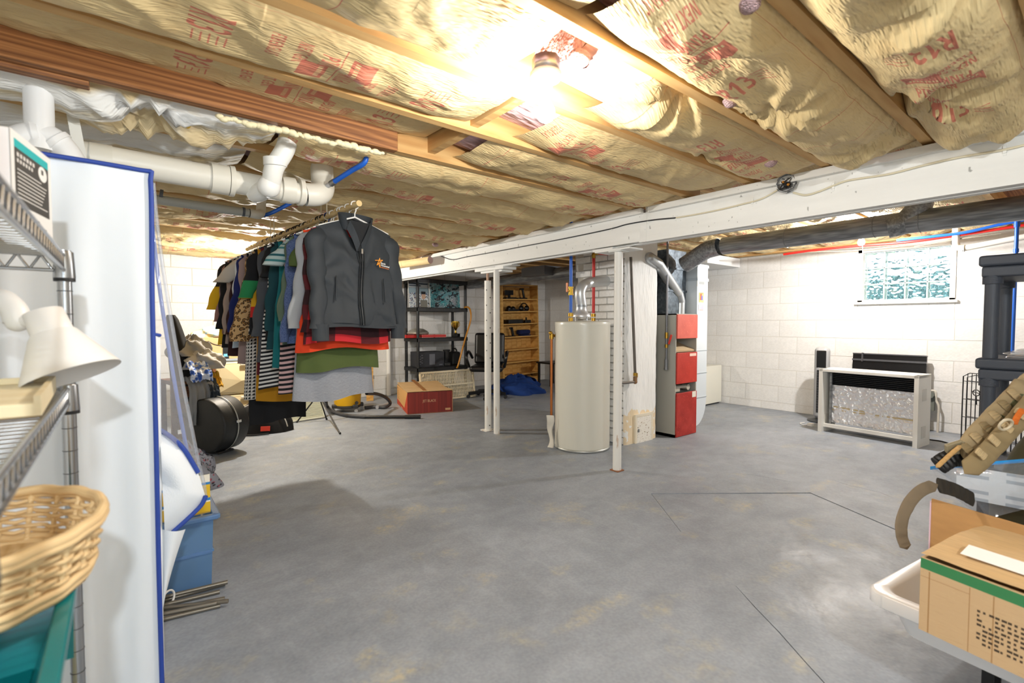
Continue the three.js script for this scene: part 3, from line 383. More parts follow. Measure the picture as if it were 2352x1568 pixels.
{
  const t = thing('furnace', 'narrow grey gas furnace with three faded red front panels', 'furnace', null, [0, 0, 0]);
  const grey1 = mat(0x9b9b94, 0.5, { map: speckle([200, 200, 194], 0.12, 20) }), w = FU.x1 - FU.x0, xm = (FU.x0 + FU.x1) / 2, d = FU.z1 - FU.z0, zm = (FU.z0 + FU.z1) / 2;
  part(t, 'cabinet', [box(0.012, FU.h, d, FU.x0 + 0.006, FU.h / 2, zm), box(0.012, FU.h, d, FU.x1 - 0.006, FU.h / 2, zm), box(w, FU.h, 0.012, xm, FU.h / 2, FU.z0), box(w, 0.012, d, xm, FU.h - 0.006, zm), box(w, 0.03, d, xm, 0.015, zm)], mat(0xa9a89f, 0.5));
  const y = (py) => onZ(1575, py, FU.z1).y, redTex = (base, a) => dataTex(256, (u, v) => { const n = fbm(u * 14, v * 14, 4, 14), s = vnoise(u * 120, v * 120, 120) > 0.93 ? 60 : 0; return [base[0] + a * (n - 0.5) + s, base[1] + a * (n - 0.5) + s, base[2] + a * (n - 0.5) + s]; }, true);
  const pan = (y0, y1, m) => part(t, 'front_panel', rbox(w - 0.02, y1 - y0, 0.02, 0.004, xm, (y0 + y1) / 2, FU.z1 + 0.004), m);
  pan(y(777), y(722), mat(0xffffff, 0.45, { map: redTex([206, 92, 76], 20) })); const mid = pan(y(879), y(809), mat(0xffffff, 0.45, { map: redTex([178, 42, 28], 26) })); const lowp = pan(y(998), y(900), mat(0xffffff, 0.5, { map: redTex([164, 38, 28], 44) }));
  part(mid, 'maker_label', box(0.12, 0.028, 0.002, xm + 0.1, y(815), FU.z1 + 0.0152), mat(0xe7c9b8, 0.5)); part(lowp, 'rating_label', box(0.07, 0.06, 0.002, xm + 0.13, y(907), FU.z1 + 0.0152), mat(0xe2ddd0, 0.6));
  part(t, 'burner_shelf', move(box(w - 0.03, 0.02, 0.26, 0, 0, 0), xm, y(796), FU.z1 - 0.14, 0.35), mat(0xcdb793, 0.6));
  part(t, 'manifold', [bar([FU.x0 + 0.03, y(888), FU.z1 - 0.06], [FU.x1 - 0.12, y(890), FU.z1 - 0.05], 0.018), cyl(0.03, 0.03, 0.06, FU.x1 - 0.1, y(891), FU.z1 - 0.06, PI / 2), box(0.1, 0.05, 0.08, FU.x0 + 0.1, y(893), FU.z1 - 0.08)], mat(0xb9b6a8, 0.5));
  part(t, 'heat_exchanger', [0, 1, 2, 3].map((i) => rbox(0.06, FU.h - 0.3, 0.2, 0.02, FU.x0 + 0.07 + i * 0.085, FU.h / 2, FU.z1 - 0.34)), mat(0x8d857a, 0.7, { metalness: 0.3 }));
  part(t, 'plenum', [box(0.34, 0.66, 0.4, xm + 0.03, FU.h + 0.33, zm), box(0.36, 0.02, 0.42, xm + 0.03, FU.h + 0.24, zm), box(0.36, 0.02, 0.42, xm + 0.03, FU.h + 0.47, zm)], mat(0xffffff, 0.42, { map: galvTex, metalness: 0.7, color: 0x8c97a0 }));
  const g = thing('gas_line', 'grey gas line with a red lever valve on the furnace side', 'pipe', null), gx = FU.x0 - 0.03, Q = (px, py) => onX(px, py, gx);
  const a0 = Q(1532, 640), a1 = Q(1531, 770), a2 = Q(1532, 790), a3 = Q(1530, 840); part(g, 'pipe', [bar(V(gx, DECK - 0.05, a1.z), V(gx, a3.y, a1.z), 0.011)], mat(0x7d7f84, 0.45, { metalness: 0.6 }));
  part(g, 'valve', [cyl(0.018, 0.018, 0.06, gx, a1.y, a1.z, 0, 0, 0, 6), cyl(0.018, 0.018, 0.035, gx, a2.y - 0.02, a1.z, 0, 0, 0, 6)], brass); part(g, 'lever', rbox(0.012, 0.1, 0.02, 0.004, gx - 0.005, a1.y - 0.04, a1.z + 0.045, 0.3), mat(0xcf2f1f, 0.4)); part(g, 'drip_leg', [cyl(0.017, 0.017, 0.09, gx, a3.y + 0.02, a1.z, 0, 0, 0, 10), cyl(0.021, 0.021, 0.02, gx, a3.y - 0.03, a1.z, 0, 0, 0, 8)], mat(0x86888c, 0.45, { metalness: 0.6 }));
  const th = thing('return_duct', 'flat galvanized return air duct with stickers beside the red furnace', 'duct', null, [0, 0, 0]);
  const rz = FU.z1 - 0.02, ra = Math.max(FU.x1 + 0.006, onZ(1601, 700, rz).x), rb = onZ(1625, 700, rz).x, rx = (ra + rb) / 2, rw = rb - ra, top = onZ(1612, 607, rz).y, silver = mat(0xffffff, 0.3, { metalness: 0.15, color: 0xdfe8ee, bumpMap: bumpFine, bumpScale: 0.0005 });
  const prof = [[-0.03, 0.12], [0.0, 0.05], [0.0, top]]; const shp = [[-rw / 2, 0.28], [-rw / 2, top], [rw / 2, top], [rw / 2, 0.34]]; for (let i = 1; i <= 10; i++) { const a = i / 10 * PI / 2; shp.push([rw / 2 - (1 - Math.cos(a)) * rw, 0.34 - Math.sin(a) * 0.28]); }
  part(th, 'duct_body', ext(shp, 0.36, rx, 0, rz - 0.36), silver);
  part(th, 'seam', [0.36, 0.62, 0.86].map((y) => box(rw + 0.006, 0.008, 0.37, rx, y, rz - 0.18)).concat([box(rw + 0.012, 0.03, 0.375, rx, top - 0.02, rz - 0.18), box(rw + 0.012, 0.03, 0.375, rx, top - 0.16, rz - 0.18)]), mat(0xd3dce2, 0.35, { metalness: 0.5 }));
  const stick = (px0, px1, py0, py1, draw, nm) => { const a = onZ(px0, py1, rz + 0.004), b = onZ(px1, py0, rz + 0.004); part(th, nm, box(b.x - a.x, b.y - a.y, 0.0015, (a.x + b.x) / 2, (a.y + b.y) / 2, rz + 0.002), mat(0xffffff, 0.6, { map: boxFace(128, 256, draw, b.x - a.x, b.y - a.y, (a.x + b.x) / 2, (a.y + b.y) / 2) })); };
  stick(1602, 1622, 636, 657, (g, w, h) => { g.fillStyle = '#f2ecd0'; g.fillRect(0, 0, w, h); g.fillStyle = '#9aa0a2'; g.fillRect(24, 130, 80, 70); g.strokeStyle = '#e6c63c'; g.lineWidth = 5; g.beginPath(); g.moveTo(50, 20); g.lineTo(76, 110); g.stroke(); }, 'sticker');
  stick(1606, 1617, 672, 694, (g, w, h) => { g.fillStyle = '#f0dc8a'; g.fillRect(0, 0, w, h); g.fillStyle = '#e0642c'; g.fillRect(20, 30, 60, 170); g.fillStyle = '#5a63c8'; g.fillRect(62, 80, 36, 120); g.fillStyle = '#222'; g.fillRect(20, 10, 90, 12); }, 'warning_sticker');
  stick(1605, 1618, 699, 714, (g, w, h) => { g.fillStyle = '#f1f1ef'; g.fillRect(0, 0, w, h); g.fillStyle = '#8a5ab0'; for (let i = 0; i < 5; i++) g.fillRect(10, 14 + i * 34, 100, 14); g.fillStyle = '#e07a3c'; g.fillRect(14, 200, 90, 18); }, 'sticker');
}
function boxFace(w, h, draw, W, H, cx, cy) {        // a canvas stretched over one face of a box whose uv are in metres about (cx, cy) in object space
  const t = canvasTex(w, h, draw); t.wrapS = t.wrapT = THREE.ClampToEdgeWrapping; t.repeat.set(1 / W, 1 / H); t.offset.set(0.5 - 0 / W, 0.5); return t;
}
const DX = 4.5, DY = 1.885, DR = 0.08;
{ // ducts overhead
  const t = thing('main_duct', 'long round galvanized heating duct running beyond the white beam', 'duct', null);
  const zf = -2.42; part(t, 'duct_pipe', cyl(DR, DR, ZF - zf - 0.1, DX, DY, (ZF + zf) / 2, PI / 2, 0, 0, 32, true), galv);
  part(t, 'elbow', tube([[DX, DY, zf + 0.01], [DX, DY - 0.02, zf - 0.12], [DX, DY - 0.09, zf - 0.26], [DX, DY - 0.14, zf - 0.36]], DR + 0.003, 24, 4, false, 0.2), galv);
  part(t, 'crimp_ring', [zf - 0.005, zf + 0.62, zf + 1.25, -0.9].map((z) => torus(DR + 0.001, 0.003, DX, DY, z, 0, 0, 0)), galv);
  const be = onX(2078, 525, DX); part(t, 'branch_elbow', tube([[DX - 0.02, DY - 0.02, be.z - 0.1], [DX, DY + 0.0, be.z], [DX, DY + 0.08, be.z + 0.07], [DX, DY + 0.25, be.z + 0.1]], DR * 1.02, 24, 4, false, 0.25), galv);
  const f = thing('furnace_flue', 'galvanized vent pipe rising from the furnace and bending into the chimney', 'duct', null);
  const Q = (px, py, dz = 0) => { const p = onZ(px, py, FU.z1 - 0.16 + dz); return p; };
  const a = Q(1561, 716), b = Q(1562, 693), c = Q(1558, 676), d = Q(1512, 606, 0.05), e = Q(1492, 592, 0.06), g = Q(1470, 585, 0.0);
  part(f, 'vent_pipe', [bar(V(a.x, FU.h - 0.02, a.z), b, 0.052, 24), bar(c, d, 0.052, 24), bar(e, V(CH.x1 - 0.1, e.y + 0.02, e.z - 0.1), 0.052, 24)], mat(0xc3c7c9, 0.36, { metalness: 0.7 }));
  part(f, 'elbow', [ball(0.0535, b.x, b.y, b.z), ball(0.0535, c.x, c.y, c.z), bar(b, c, 0.0535, 24), ball(0.0535, d.x, d.y, d.z), ball(0.0535, e.x, e.y, e.z), bar(d, e, 0.0535, 24)], mat(0xbdc1c4, 0.36, { metalness: 0.7 }));
  const n = thing('branch_duct', 'round galvanized branch duct passing over the jack posts', 'duct', null);
  const n0 = onX(1075, 632, 4.9), n1 = onX(1300, 612, 4.9); part(n, 'duct_pipe', bar(V(4.9, 1.84, n0.z - 0.2), V(4.9, 1.88, n1.z + 1.2), 0.08, 24), galv); part(n, 'end_cap', ball(0.081, 4.9, 1.838, n0.z - 0.2), galv);
  const el = onZ(1340, 612, -3.62); one('duct_elbow', 'fat galvanized duct elbow beside the red hot water pipe', 'duct', tube([[el.x, DECK - 0.02, el.z], [el.x, el.y + 0.04, el.z], [el.x + 0.03, el.y - 0.05, el.z], [el.x + 0.16, el.y - 0.06, el.z]], 0.085, 22, 6), mat(0xc9cdd0, 0.4, { metalness: 0.6 }));
  one('trunk_duct', 'dark rectangular sheet metal duct under the joists near the back corner', 'duct', [box(1.4, 0.13, 0.5, 5.35, 1.9, -5.3)], mat(0x6d7076, 0.5, { metalness: 0.6 }));
  const s = onX(1655, 598, 6.2); one('soffit_box', 'small white boxed-in soffit at the top of the right wall', 'soffit', [box(0.86, 0.12, 0.5, 6.3, 1.985, s.z - 0.25)], mat(0xeef0f2, 0.55));
  const fr = onX(1640, 890, XR - 0.28); 
  const zc = onX(1659, 926, XR - 0.02).z; const ch = thing('chest_cabinet', 'low white cabinet against the wall behind the furnace', 'cabinet', null, [XR - 0.46, 0, zc - 0.31]);
  part(ch, 'body', rbox(0.86, 0.53, 0.6, 0.008, 0, 0.285, 0), mat(0xeae9dd, 0.5)); part(ch, 'toe_kick', box(0.84, 0.02, 0.56, 0, 0.01, -0.01), black);
  one('white_bag', 'small white plastic bag with red and blue print on the low cabinet', 'bag', sheet(20, 14, (u, v) => { const a = u * 2 * PI, r = 0.1 * Math.sin(Math.min(1, v * 1.3) * PI * 0.62) * (1 + 0.25 * (fbm(u * 6, v * 5, 2) - 0.5)); return [Math.cos(a) * r, 0.17 - v * 0.17, Math.sin(a) * r]; }), mat(0xffffff, 0.5, { map: canvasTex(128, 128, (g) => { g.fillStyle = '#f3f0ec'; g.fillRect(0, 0, 128, 128); g.fillStyle = '#d4523c'; for (let i = 0; i < 4; i++) { g.beginPath(); g.arc(20 + i * 32, 50, 10, 0, 7); g.fill(); } g.fillStyle = '#5468b8'; for (let i = 0; i < 4; i++) g.fillRect(10 + i * 32, 74, 18, 10); }) }), null, [XR - 0.78, 0.552, zc - 0.2]);
}
{ // water lines and drain along the top of the right wall
  const X = XR - 0.7, at = (px, py, dx = 0) => onX(px, py, X + dx), wl = (pts, m, r, label, nm = 'water_line') => one(nm, label, 'pipe', tube(pts, r, 8, 6), m);
  wl([at(1800, 584), at(1850, 577), at(1950, 566), at(2080, 556), at(2200, 540), at(2352, 517), at(2480, 498)], redPex, 0.0135, 'red water line along the top of the window wall');
  wl([at(2060, 552, -0.05), at(2150, 542, -0.05), at(2220, 533, -0.05), at(2290, 517, -0.05), at(2352, 505, -0.05), at(2480, 480, -0.05)], bluePex, 0.0135, 'blue water line beside the red one over the window');
  const bv = at(2336, 520, -0.1), b2 = at(2340, 640, -0.1); one('water_line', 'vertical blue water line dropping behind the dark plastic shelf', 'pipe', [bar(V(bv.x, 2.06, bv.z), V(bv.x, 0.9, bv.z), 0.0135), cyl(0.02, 0.02, 0.05, bv.x, bv.y + 0.02, bv.z), cyl(0.018, 0.018, 0.03, bv.x, at(2336, 575, -0.1).y, bv.z)], bluePex);
  const d = thing('drain_pipe', 'white plastic drain pipe with an elbow right of the window', 'pipe', null), p0 = at(2196, 548), p1 = at(2198, 566), p2 = at(2215, 570), p3 = at(2352, 543), p4 = at(2520, 512);
  part(d, 'pipe', bar(p2, p4, 0.026, 16), pvc); part(d, 'elbow', tube([V(p0.x, 2.05, p0.z), p0, p1, p2], 0.029, 14, 6), pvc); part(d, 'coupling', [torus(0.029, 0.004, p2.x, p2.y, p2.z, 0, 0, 0)], pvc);
  one('wall_cable', 'thin grey cables running along the top of the window wall', 'cable', [tube([at(1700, 592), at(1830, 580), at(1960, 575), at(2130, 558), at(2300, 536)], 0.005, 6, 8), tube([at(2100, 566), at(2200, 549), at(2300, 531), at(2400, 520)], 0.004, 6, 8)], mat(0x8c8676, 0.6));
  one('sill_plate', 'wooden sill plate visible on top of the right wall', 'plate', box(0.12, 0.05, ZF - ZB - 0.2, XR - 0.05, 2.085, (ZF + ZB) / 2), joistMat);
}

// ---------------------------------------------------------------- drain pipes and lines under the left joists
{
  const Z = -2.6, q = (px, py, z = Z) => onZ(px, py, z), t = thing('drain_pipe', 'large off-white plastic drain pipe with couplings and an elbow under the joists', 'pipe', null);
  const a = q(205, 352), b = q(520, 424), c = q(700, 446), y = (a.y + b.y) / 2; a.y = y + 0.02; b.y = y; c.y = y - 0.008; a.z = b.z = c.z = Z; const far = V(XL + 0.1, y + 0.03, Z);
  part(t, 'pipe', [bar(far, b, 0.055, 28)], pvc); part(t, 'wye', [bar(b, c, 0.052, 28)], pvc);
  const ring = (p, r, w) => bar(V(p.x - w / 2, p.y, p.z), V(p.x + w / 2, p.y, p.z), r, 28);
  const cpl = mat(0xe2ded1, 0.4), cy = (x) => V(x, b.y, Z); for (const [px, r, w] of [[505, 0.066, 0.07], [532, 0.069, 0.02], [660, 0.064, 0.06], [690, 0.067, 0.02], [235, 0.064, 0.07]]) part(t, 'coupling', ring(cy(q(px, 424).x), r, w), cpl);
  part(t, 'elbow', tube([c, c.clone().add(V(0.06, 0.01, 0)), c.clone().add(V(0.1, 0.05, -0.03)), c.clone().add(V(0.11, 0.14, -0.07)), c.clone().add(V(0.11, DECK - c.y - 0.05, -0.08))], 0.057, 24, 6), pvc);
  part(t, 'branch', [tube([V(0.62, DECK - 0.05, -2.38), V(0.61, 1.97, -2.39), q(630, 385, -2.42), q(622, 420, -2.46), q(600, 440, -2.54), q(585, 446, -2.6)], 0.041, 22, 8)], mat(0xf0efe9, 0.4));
  const k1 = q(632, 372, -2.41); part(t, 'branch_collar', cyl(0.049, 0.049, 0.035, k1.x, k1.y, k1.z, 0.1, 0, 0.05, 24), mat(0xf2f1ec, 0.4)); part(t, 'branch_elbow', ball(0.05, q(618, 428, -2.46).x, q(618, 428, -2.46).y, -2.46), mat(0xf2f1ec, 0.4));
  const g = thing('waste_pipe', 'thin grey plastic waste pipe hung behind the large drain pipe', 'pipe', null), g0 = q(300, 432, -3.15), g1 = q(572, 489, -3.15); g0.y = g1.y + 0.012;
  part(g, 'pipe', bar(V(XL + 0.1, g0.y + 0.03, -3.15), g1, 0.0235, 18), greyPvc); part(g, 'elbow', tube([g1, g1.clone().add(V(0.05, 0.0, -0.01)), g1.clone().add(V(0.07, 0.03, -0.04)), g1.clone().add(V(0.08, 0.12, -0.06))], 0.026, 14, 6), pvc); part(g, 'band', [bar(q(556, 486, -3.15), q(562, 487, -3.15), 0.026, 18), bar(q(366, 446, -3.15), q(374, 448, -3.15), 0.027, 18)], mat(0x5c6068, 0.5));
  const w = thing('vent_pipe', 'white painted plastic pipe bending under the ceiling above the wardrobe', 'pipe', null), P = (px, py) => q(px, py, -2.35);
  part(w, 'pipe', [bar(V(P(92, 300).x, DECK - 0.1, -2.35), P(92, 345), 0.04, 20)], mat(0xf1f1f0, 0.45)); part(w, 'elbow', tube([P(20, 345), P(45, 318), P(85, 308), P(120, 318), P(150, 345), P(180, 395), P(200, 440)], 0.04, 20, 6), mat(0xf1f1f0, 0.45)); part(w, 'collar', [bar(P(74, 308), P(90, 309), 0.046, 20), bar(P(126, 322), P(138, 332), 0.046, 20)], mat(0xf4f4f3, 0.45));
  const st = onZ(168, 310, -2.5); one('pipe_strap', 'flat white hanger strap beside the white vent pipe', 'strap', [beamBar(V(st.x - 0.02, 2.1, -2.5), V(st.x + 0.02, 1.78, -2.5), 0.035, 0.003)], mat(0xe4e2da, 0.5));
  const bl = (pts, l) => one('water_line', l, 'pipe', tube(pts, 0.0125, 10, 6), bluePex), m0 = onY(838, 372, 1.93), m1 = onY(760, 422, 1.86);
  bl([m1, m0.clone().lerp(m1, 0.4), m0, V(m0.x + 0.01, 2.0, m0.z - 0.01)], 'blue water line dropping from the joist to the drain elbow'); one('water_fitting', 'brass crimp fitting on the blue water line', 'fitting', [bar(m1, m1.clone().lerp(m0, 0.12), 0.016, 10)], steel);
  one('water_line', 'grey water line continuing the blue one behind the drain elbow', 'pipe', bar(m1, onY(690, 462, 1.84), 0.0125, 10), mat(0xc3c6cc, 0.4));
  bl([onZ(598, 497, -3.5), onZ(625, 488, -3.5), onZ(668, 466, -3.5)], 'short dark blue water line beyond the grey waste pipe');
  one('electrical_cable', 'yellow electrical cable hanging between the joists over the drain pipe', 'cable', tube([onZ(455, 255, -2.3), onZ(445, 272, -2.32), onZ(432, 290, -2.36), onZ(425, 296, -2.5)], 0.008, 10, 6), mat(0xd8b020, 0.45));
  // torn yellow insulation foam under the sister board
  const r = mulberry(21); const foam = []; for (let i = 0; i < 46; i++) { const p = onY(500 + i * 8.4 + r() * 5, 0, JB); const px = 505 + i * 8.3, py = 262 + (px - 505) * 0.226, c = onY(px, py, JB - 0.03); foam.push(ball(0.008 + r() * 0.012, c.x, JB - 0.036 - r() * 0.012, c.z, 1.3, 0.8, 1, 6)); }
  const foamO = new THREE.Mesh(join(foam), mat(0xeadfb8, 0.9)); foamO.name = 'foam_crumbs'; foamO.userData = { kind: 'stuff', label: 'ragged crumbs of pale foam under the sister board', category: 'foam' }; scene.add(foamO);
  // pink wool poking out: torn tufts
  const tuft = (px, py, y, s, label) => { const p = onY(px, py, y), R = mulberry(px); one('insulation_tuft', label, 'insulation', sheet(12, 8, (u, v) => { const a = u * 2 * PI, rr2 = s * Math.sin(v * PI) * (0.7 + 0.7 * fbm(u * 4 + px, v * 3, 2)); return [p.x + Math.cos(a) * rr2, p.y + s * 0.7 * Math.cos(v * PI), p.z + Math.sin(a) * rr2 * 0.8]; }), pink); };
  tuft(1675, 235, JB - 0.01, 0.028, 'pink wool tuft poking out past a joist edge'); tuft(1722, 8, JB - 0.005, 0.032, 'large pink wool tuft torn out of the paper near the lamp bay'); tuft(1770, 372, JB - 0.02, 0.035, 'pale pink wool tuft above the junction box'); tuft(1000, 562, 1.93, 0.03, 'white wool tuft hanging near the far end of the beam'); tuft(1330, 135, JB + 0.05, 0.04, 'fluffy pale wool tuft behind the porcelain socket');
  const roll = onX(960, 585, 2.78); const rl = thing('insulation_roll', 'loose folded batt with pink edge drooping onto the beam', 'insulation', null); const ra = onX(905, 585, 2.7), rb = onX(988, 597, 2.8); ra.y = rb.y = Math.min(ra.y, rb.y, 1.885);
  part(rl, 'fiberglass', [bar(ra, rb, 0.042, 12)].map((g) => g), pink); part(rl, 'paper', sheet(10, 12, (u, v) => { const p = ra.clone().lerp(rb, u * 1.06 - 0.03), a = PI * 0.75 + v * PI * 0.9; return [p.x + Math.cos(a) * 0.048, p.y + Math.sin(a) * 0.048, p.z]; }, 0.2, 0.3), paperMat);
}

// ---------------------------------------------------------------- clothes rod, hangers and garments
const RA = atD(825, 467, 2.635), RB = atD(568, 572, 4.28); RA.y = RB.y = 1.8;
const rodDir = RB.clone().sub(RA).normalize(), rodTurn = Math.atan2(-rodDir.x, -rodDir.z);
{
  const t = thing('closet_rod', 'round wooden closet rod slung from the joists with cords', 'rod', null);
  part(t, 'pole', bar(RA, RB, 0.0165, 20), mat(0xffffff, 0.6, { map: woodTex([232, 206, 152], [214, 182, 122], false) }));
  for (const s of [0.2, 0.24, 0.66, 0.7]) { const p = RA.clone().lerp(RB, s); part(t, 'cord', [bar(p, V(p.x, 2.02, p.z), 0.003, 6), torus(0.019, 0.003, p.x, p.y, p.z, 0, rodTurn, 0)], mat(0xd9d2bd, 0.9)); }
}
const hangMats = { white: mat(0xf1f1ee, 0.35), black: mat(0x16171a, 0.7), tan: mat(0xd2bc8e, 0.6), blue: mat(0x20397c, 0.5) };
function hangerGeo(shift) { // hook over the rod, neck, shoulders, bar
  const hook = []; for (let i = 0; i <= 10; i++) { const a = PI * 1.05 - i / 10 * PI * 1.45; hook.push([Math.cos(a) * 0.021, Math.sin(a) * 0.021, 0]); }
  hook.push([0.006, -0.03, 0], [0, -0.045, 0], [0, -0.068, 0]);
  return join(tube(hook, 0.0034, 6, 3), bar([0, -0.066, 0], [0.2, -0.136, 0], 0.005, 6), bar([0, -0.066, 0], [-0.2, -0.136, 0], 0.005, 6), bar([-0.2, -0.136, 0], [0.2, -0.136, 0], 0.004, 6));
}
const HG = hangerGeo();
// a garment on a hanger: origin on the rod, x across the shoulders, z towards the room
function bodyGeo(o) {
  const { w = 0.2, hem = 0.25, len = 0.7, t = 0.027, seed = 1, neck = 0.035, fold = 0.009, flare = 1, wr = 0.006 } = o;
  const top = (x) => -0.07 - 0.072 * Math.pow(Math.min(1, Math.abs(x) / 0.21), 1.15) - (Math.abs(x) < 0.075 ? neck * (1 - Math.pow(Math.abs(x) / 0.075, 2)) : 0);
  return sheet(56, 26, (u, v) => {
    const a = u * 2 * PI, c = Math.cos(a), s = Math.sin(a), W = (w + (hem - w) * Math.pow(v, 1.2)) * (1 - 0.06 * Math.sin(Math.min(1, v * 2) * PI)), x = W * Math.sign(c) * Math.pow(Math.abs(c), 0.8);
    const T = 0.008 + (t - 0.008) * Math.min(1, v * 3.2), f = fold * Math.min(1, v * 1.5) * (Math.sin(x * 24 * flare + seed * 2 + v * 2) * 0.6 + Math.sin(x * 41 * flare + seed * 5 - v * 3) * 0.4) + 0.02 * (fbm(x * 5 + seed * 7, v * 4 + seed, 3) - 0.5) * Math.min(1, v * 4) + wr * Math.pow(1 - Math.abs(2 * fbm(x * 7 + v * 3 * Math.sign(x) + seed * 3 + (s > 0 ? 0 : 40), v * 3.2 - Math.abs(x) * 2 + seed, 3) - 1), 4) * Math.min(1, v * 5);
    const y0 = top(x), y1 = -len + 0.012 * Math.sin(x * 13 + seed * 3) + (o.hemTilt ?? 0) * x;
    return [x, y0 + (y1 - y0) * v, T * Math.sign(s) * Math.pow(Math.abs(s), 0.8) + f];
  }, 2 * (w + hem), len, true);
}
function sleeveGeo(o, side) {     // starts inside the shoulder, turns over it and hangs
  const { w = 0.2, sl = 0.58, seed = 1, cuff = 0.045, arm = 0.08, out = 0.05, fwd = 0.02 } = o, n = Math.max(10, Math.round(sl * 36));
  const path = (v) => { const s = v * (sl + 0.06), q = 0.12; if (s < q) { const k = s / q; return [w - 0.075 + 0.062 * Math.sin(k * PI / 2), -0.148 - 0.05 * (1 - Math.cos(k * PI / 2)), k]; } const k = (s - q) / (sl + 0.06 - q); return [w - 0.013 + out * k + 0.008 * Math.sin(k * 6 + seed), -0.198 - (sl - 0.06) * k, 1]; };
  return sheet(22, n, (u, v) => {
    const a = u * 2 * PI, [x, y, k] = path(v), ta = (1 - k) * 0.95, r = (arm + (cuff - arm) * Math.pow(v, 0.8)) * (0.55 + 0.45 * k), cr = 0.006 * Math.sin(v * 24 * sl / 0.58 + Math.sin(a) * 2 + seed * 3) * Math.min(1, v * 3), ex = (r * 0.6 + cr) * Math.cos(a);
    return [side * (x + ex * Math.cos(ta)), y + ex * Math.sin(ta) * 0.8 - (1 - k) * 0.02, fwd * v + (r * 0.38 + cr) * Math.sin(a) * (0.35 + 0.65 * k) + 0.012 * v * Math.sin(v * 5 + seed * 2)];
  }, 0.35, sl, true);
}
const heather = (a, b) => dataTex(256, (u, v) => { const k = vnoise(u * 40, v * 220, 40) * 0.6 + vnoise(u * 200, v * 200, 200) * 0.4; return a.map((c, i) => c + (b[i] - c) * k); }, true, [4, 4]);
const stripes = (cols, per) => canvasTex(8, 256, (g, w, h) => { let y = 0; const n = cols.reduce((s, c) => s + c[1], 0); for (const [c, k] of cols) { g.fillStyle = c; g.fillRect(0, y, w, k / n * h + 1); y += k / n * h; } }, [1, 1 / per]);
const leopard = canvasTex(512, 512, (g, w, h) => { g.fillStyle = '#c9a472'; g.fillRect(0, 0, w, h); const r = mulberry(4); for (let i = 0; i < 170; i++) { const x = r() * w, y = r() * h, s = 11 + r() * 12; for (const [ox, oy] of [[0, 0], [w, 0], [-w, 0], [0, h], [0, -h]]) { g.fillStyle = '#8c6436'; g.beginPath(); g.ellipse(x + ox, y + oy, s, s * 0.75, r() * 3, 0, 7); g.fill(); g.strokeStyle = '#17130f'; g.lineWidth = 8; g.beginPath(); g.arc(x + ox, y + oy, s, i % 6, (i % 6) + 4.2); g.stroke(); } } }, [4.5, 4.5]);
const hounds = canvasTex(64, 64, (g) => { g.fillStyle = '#d9d6d0'; g.fillRect(0, 0, 64, 64); g.fillStyle = '#15161a'; g.fillRect(0, 0, 32, 32); for (let i = 0; i < 4; i++) { g.beginPath(); g.moveTo(32 + i * 8, 0); g.lineTo(36 + i * 8, 0); g.lineTo(32, 4 + i * 8); g.lineTo(32, i * 8); g.fill(); g.beginPath(); g.moveTo(0, 32 + i * 8); g.lineTo(i * 8, 32); g.lineTo(i * 8 + 4, 32); g.lineTo(0, 36 + i * 8); g.fill(); } }, [36, 36]);
const plaid = canvasTex(128, 128, (g) => { g.fillStyle = '#c2242c'; g.fillRect(0, 0, 128, 128); g.fillStyle = 'rgba(18,10,14,0.62)'; g.fillRect(0, 0, 64, 128); g.fillRect(0, 0, 128, 64); }, [7, 7]);
const tieDye = dataTex(128, (u, v) => { const n = fbm(u * 6, v * 6, 4, 6); return [214 - 120 * Math.max(0, n - 0.45), 220 - 60 * Math.max(0, n - 0.45), 224]; }, true, [2, 2]);
const blocky = canvasTex(128, 256, (g) => { g.fillStyle = '#17171b'; g.fillRect(0, 0, 128, 256); g.fillStyle = '#c42a26'; g.fillRect(0, 30, 128, 36); g.fillStyle = '#e0ab22'; g.fillRect(0, 66, 128, 60); g.fillStyle = '#2a8a52'; g.fillRect(0, 126, 70, 40); for (let i = 0; i < 12; i++) { g.fillStyle = i % 2 ? '#ece6e0' : '#1b1b1f'; g.fillRect(60, 140 + i * 9, 68, 9); } }, [1.1, 1.5]);
const tealStripe = stripes([['#c8d6d4', 5], ['#3f8286', 2], ['#b9ccc8', 3], ['#27626a', 2]], 0.06), pinkStripe = stripes([['#17181d', 1], ['#dcb4b0', 1]], 0.034), bwStripe = stripes([['#16171b', 1], ['#e6e2dc', 1]], 0.03);
const fab = (c, tex) => cloth(tex ? 0xffffff : c, 0.92, tex ? { map: tex } : {});
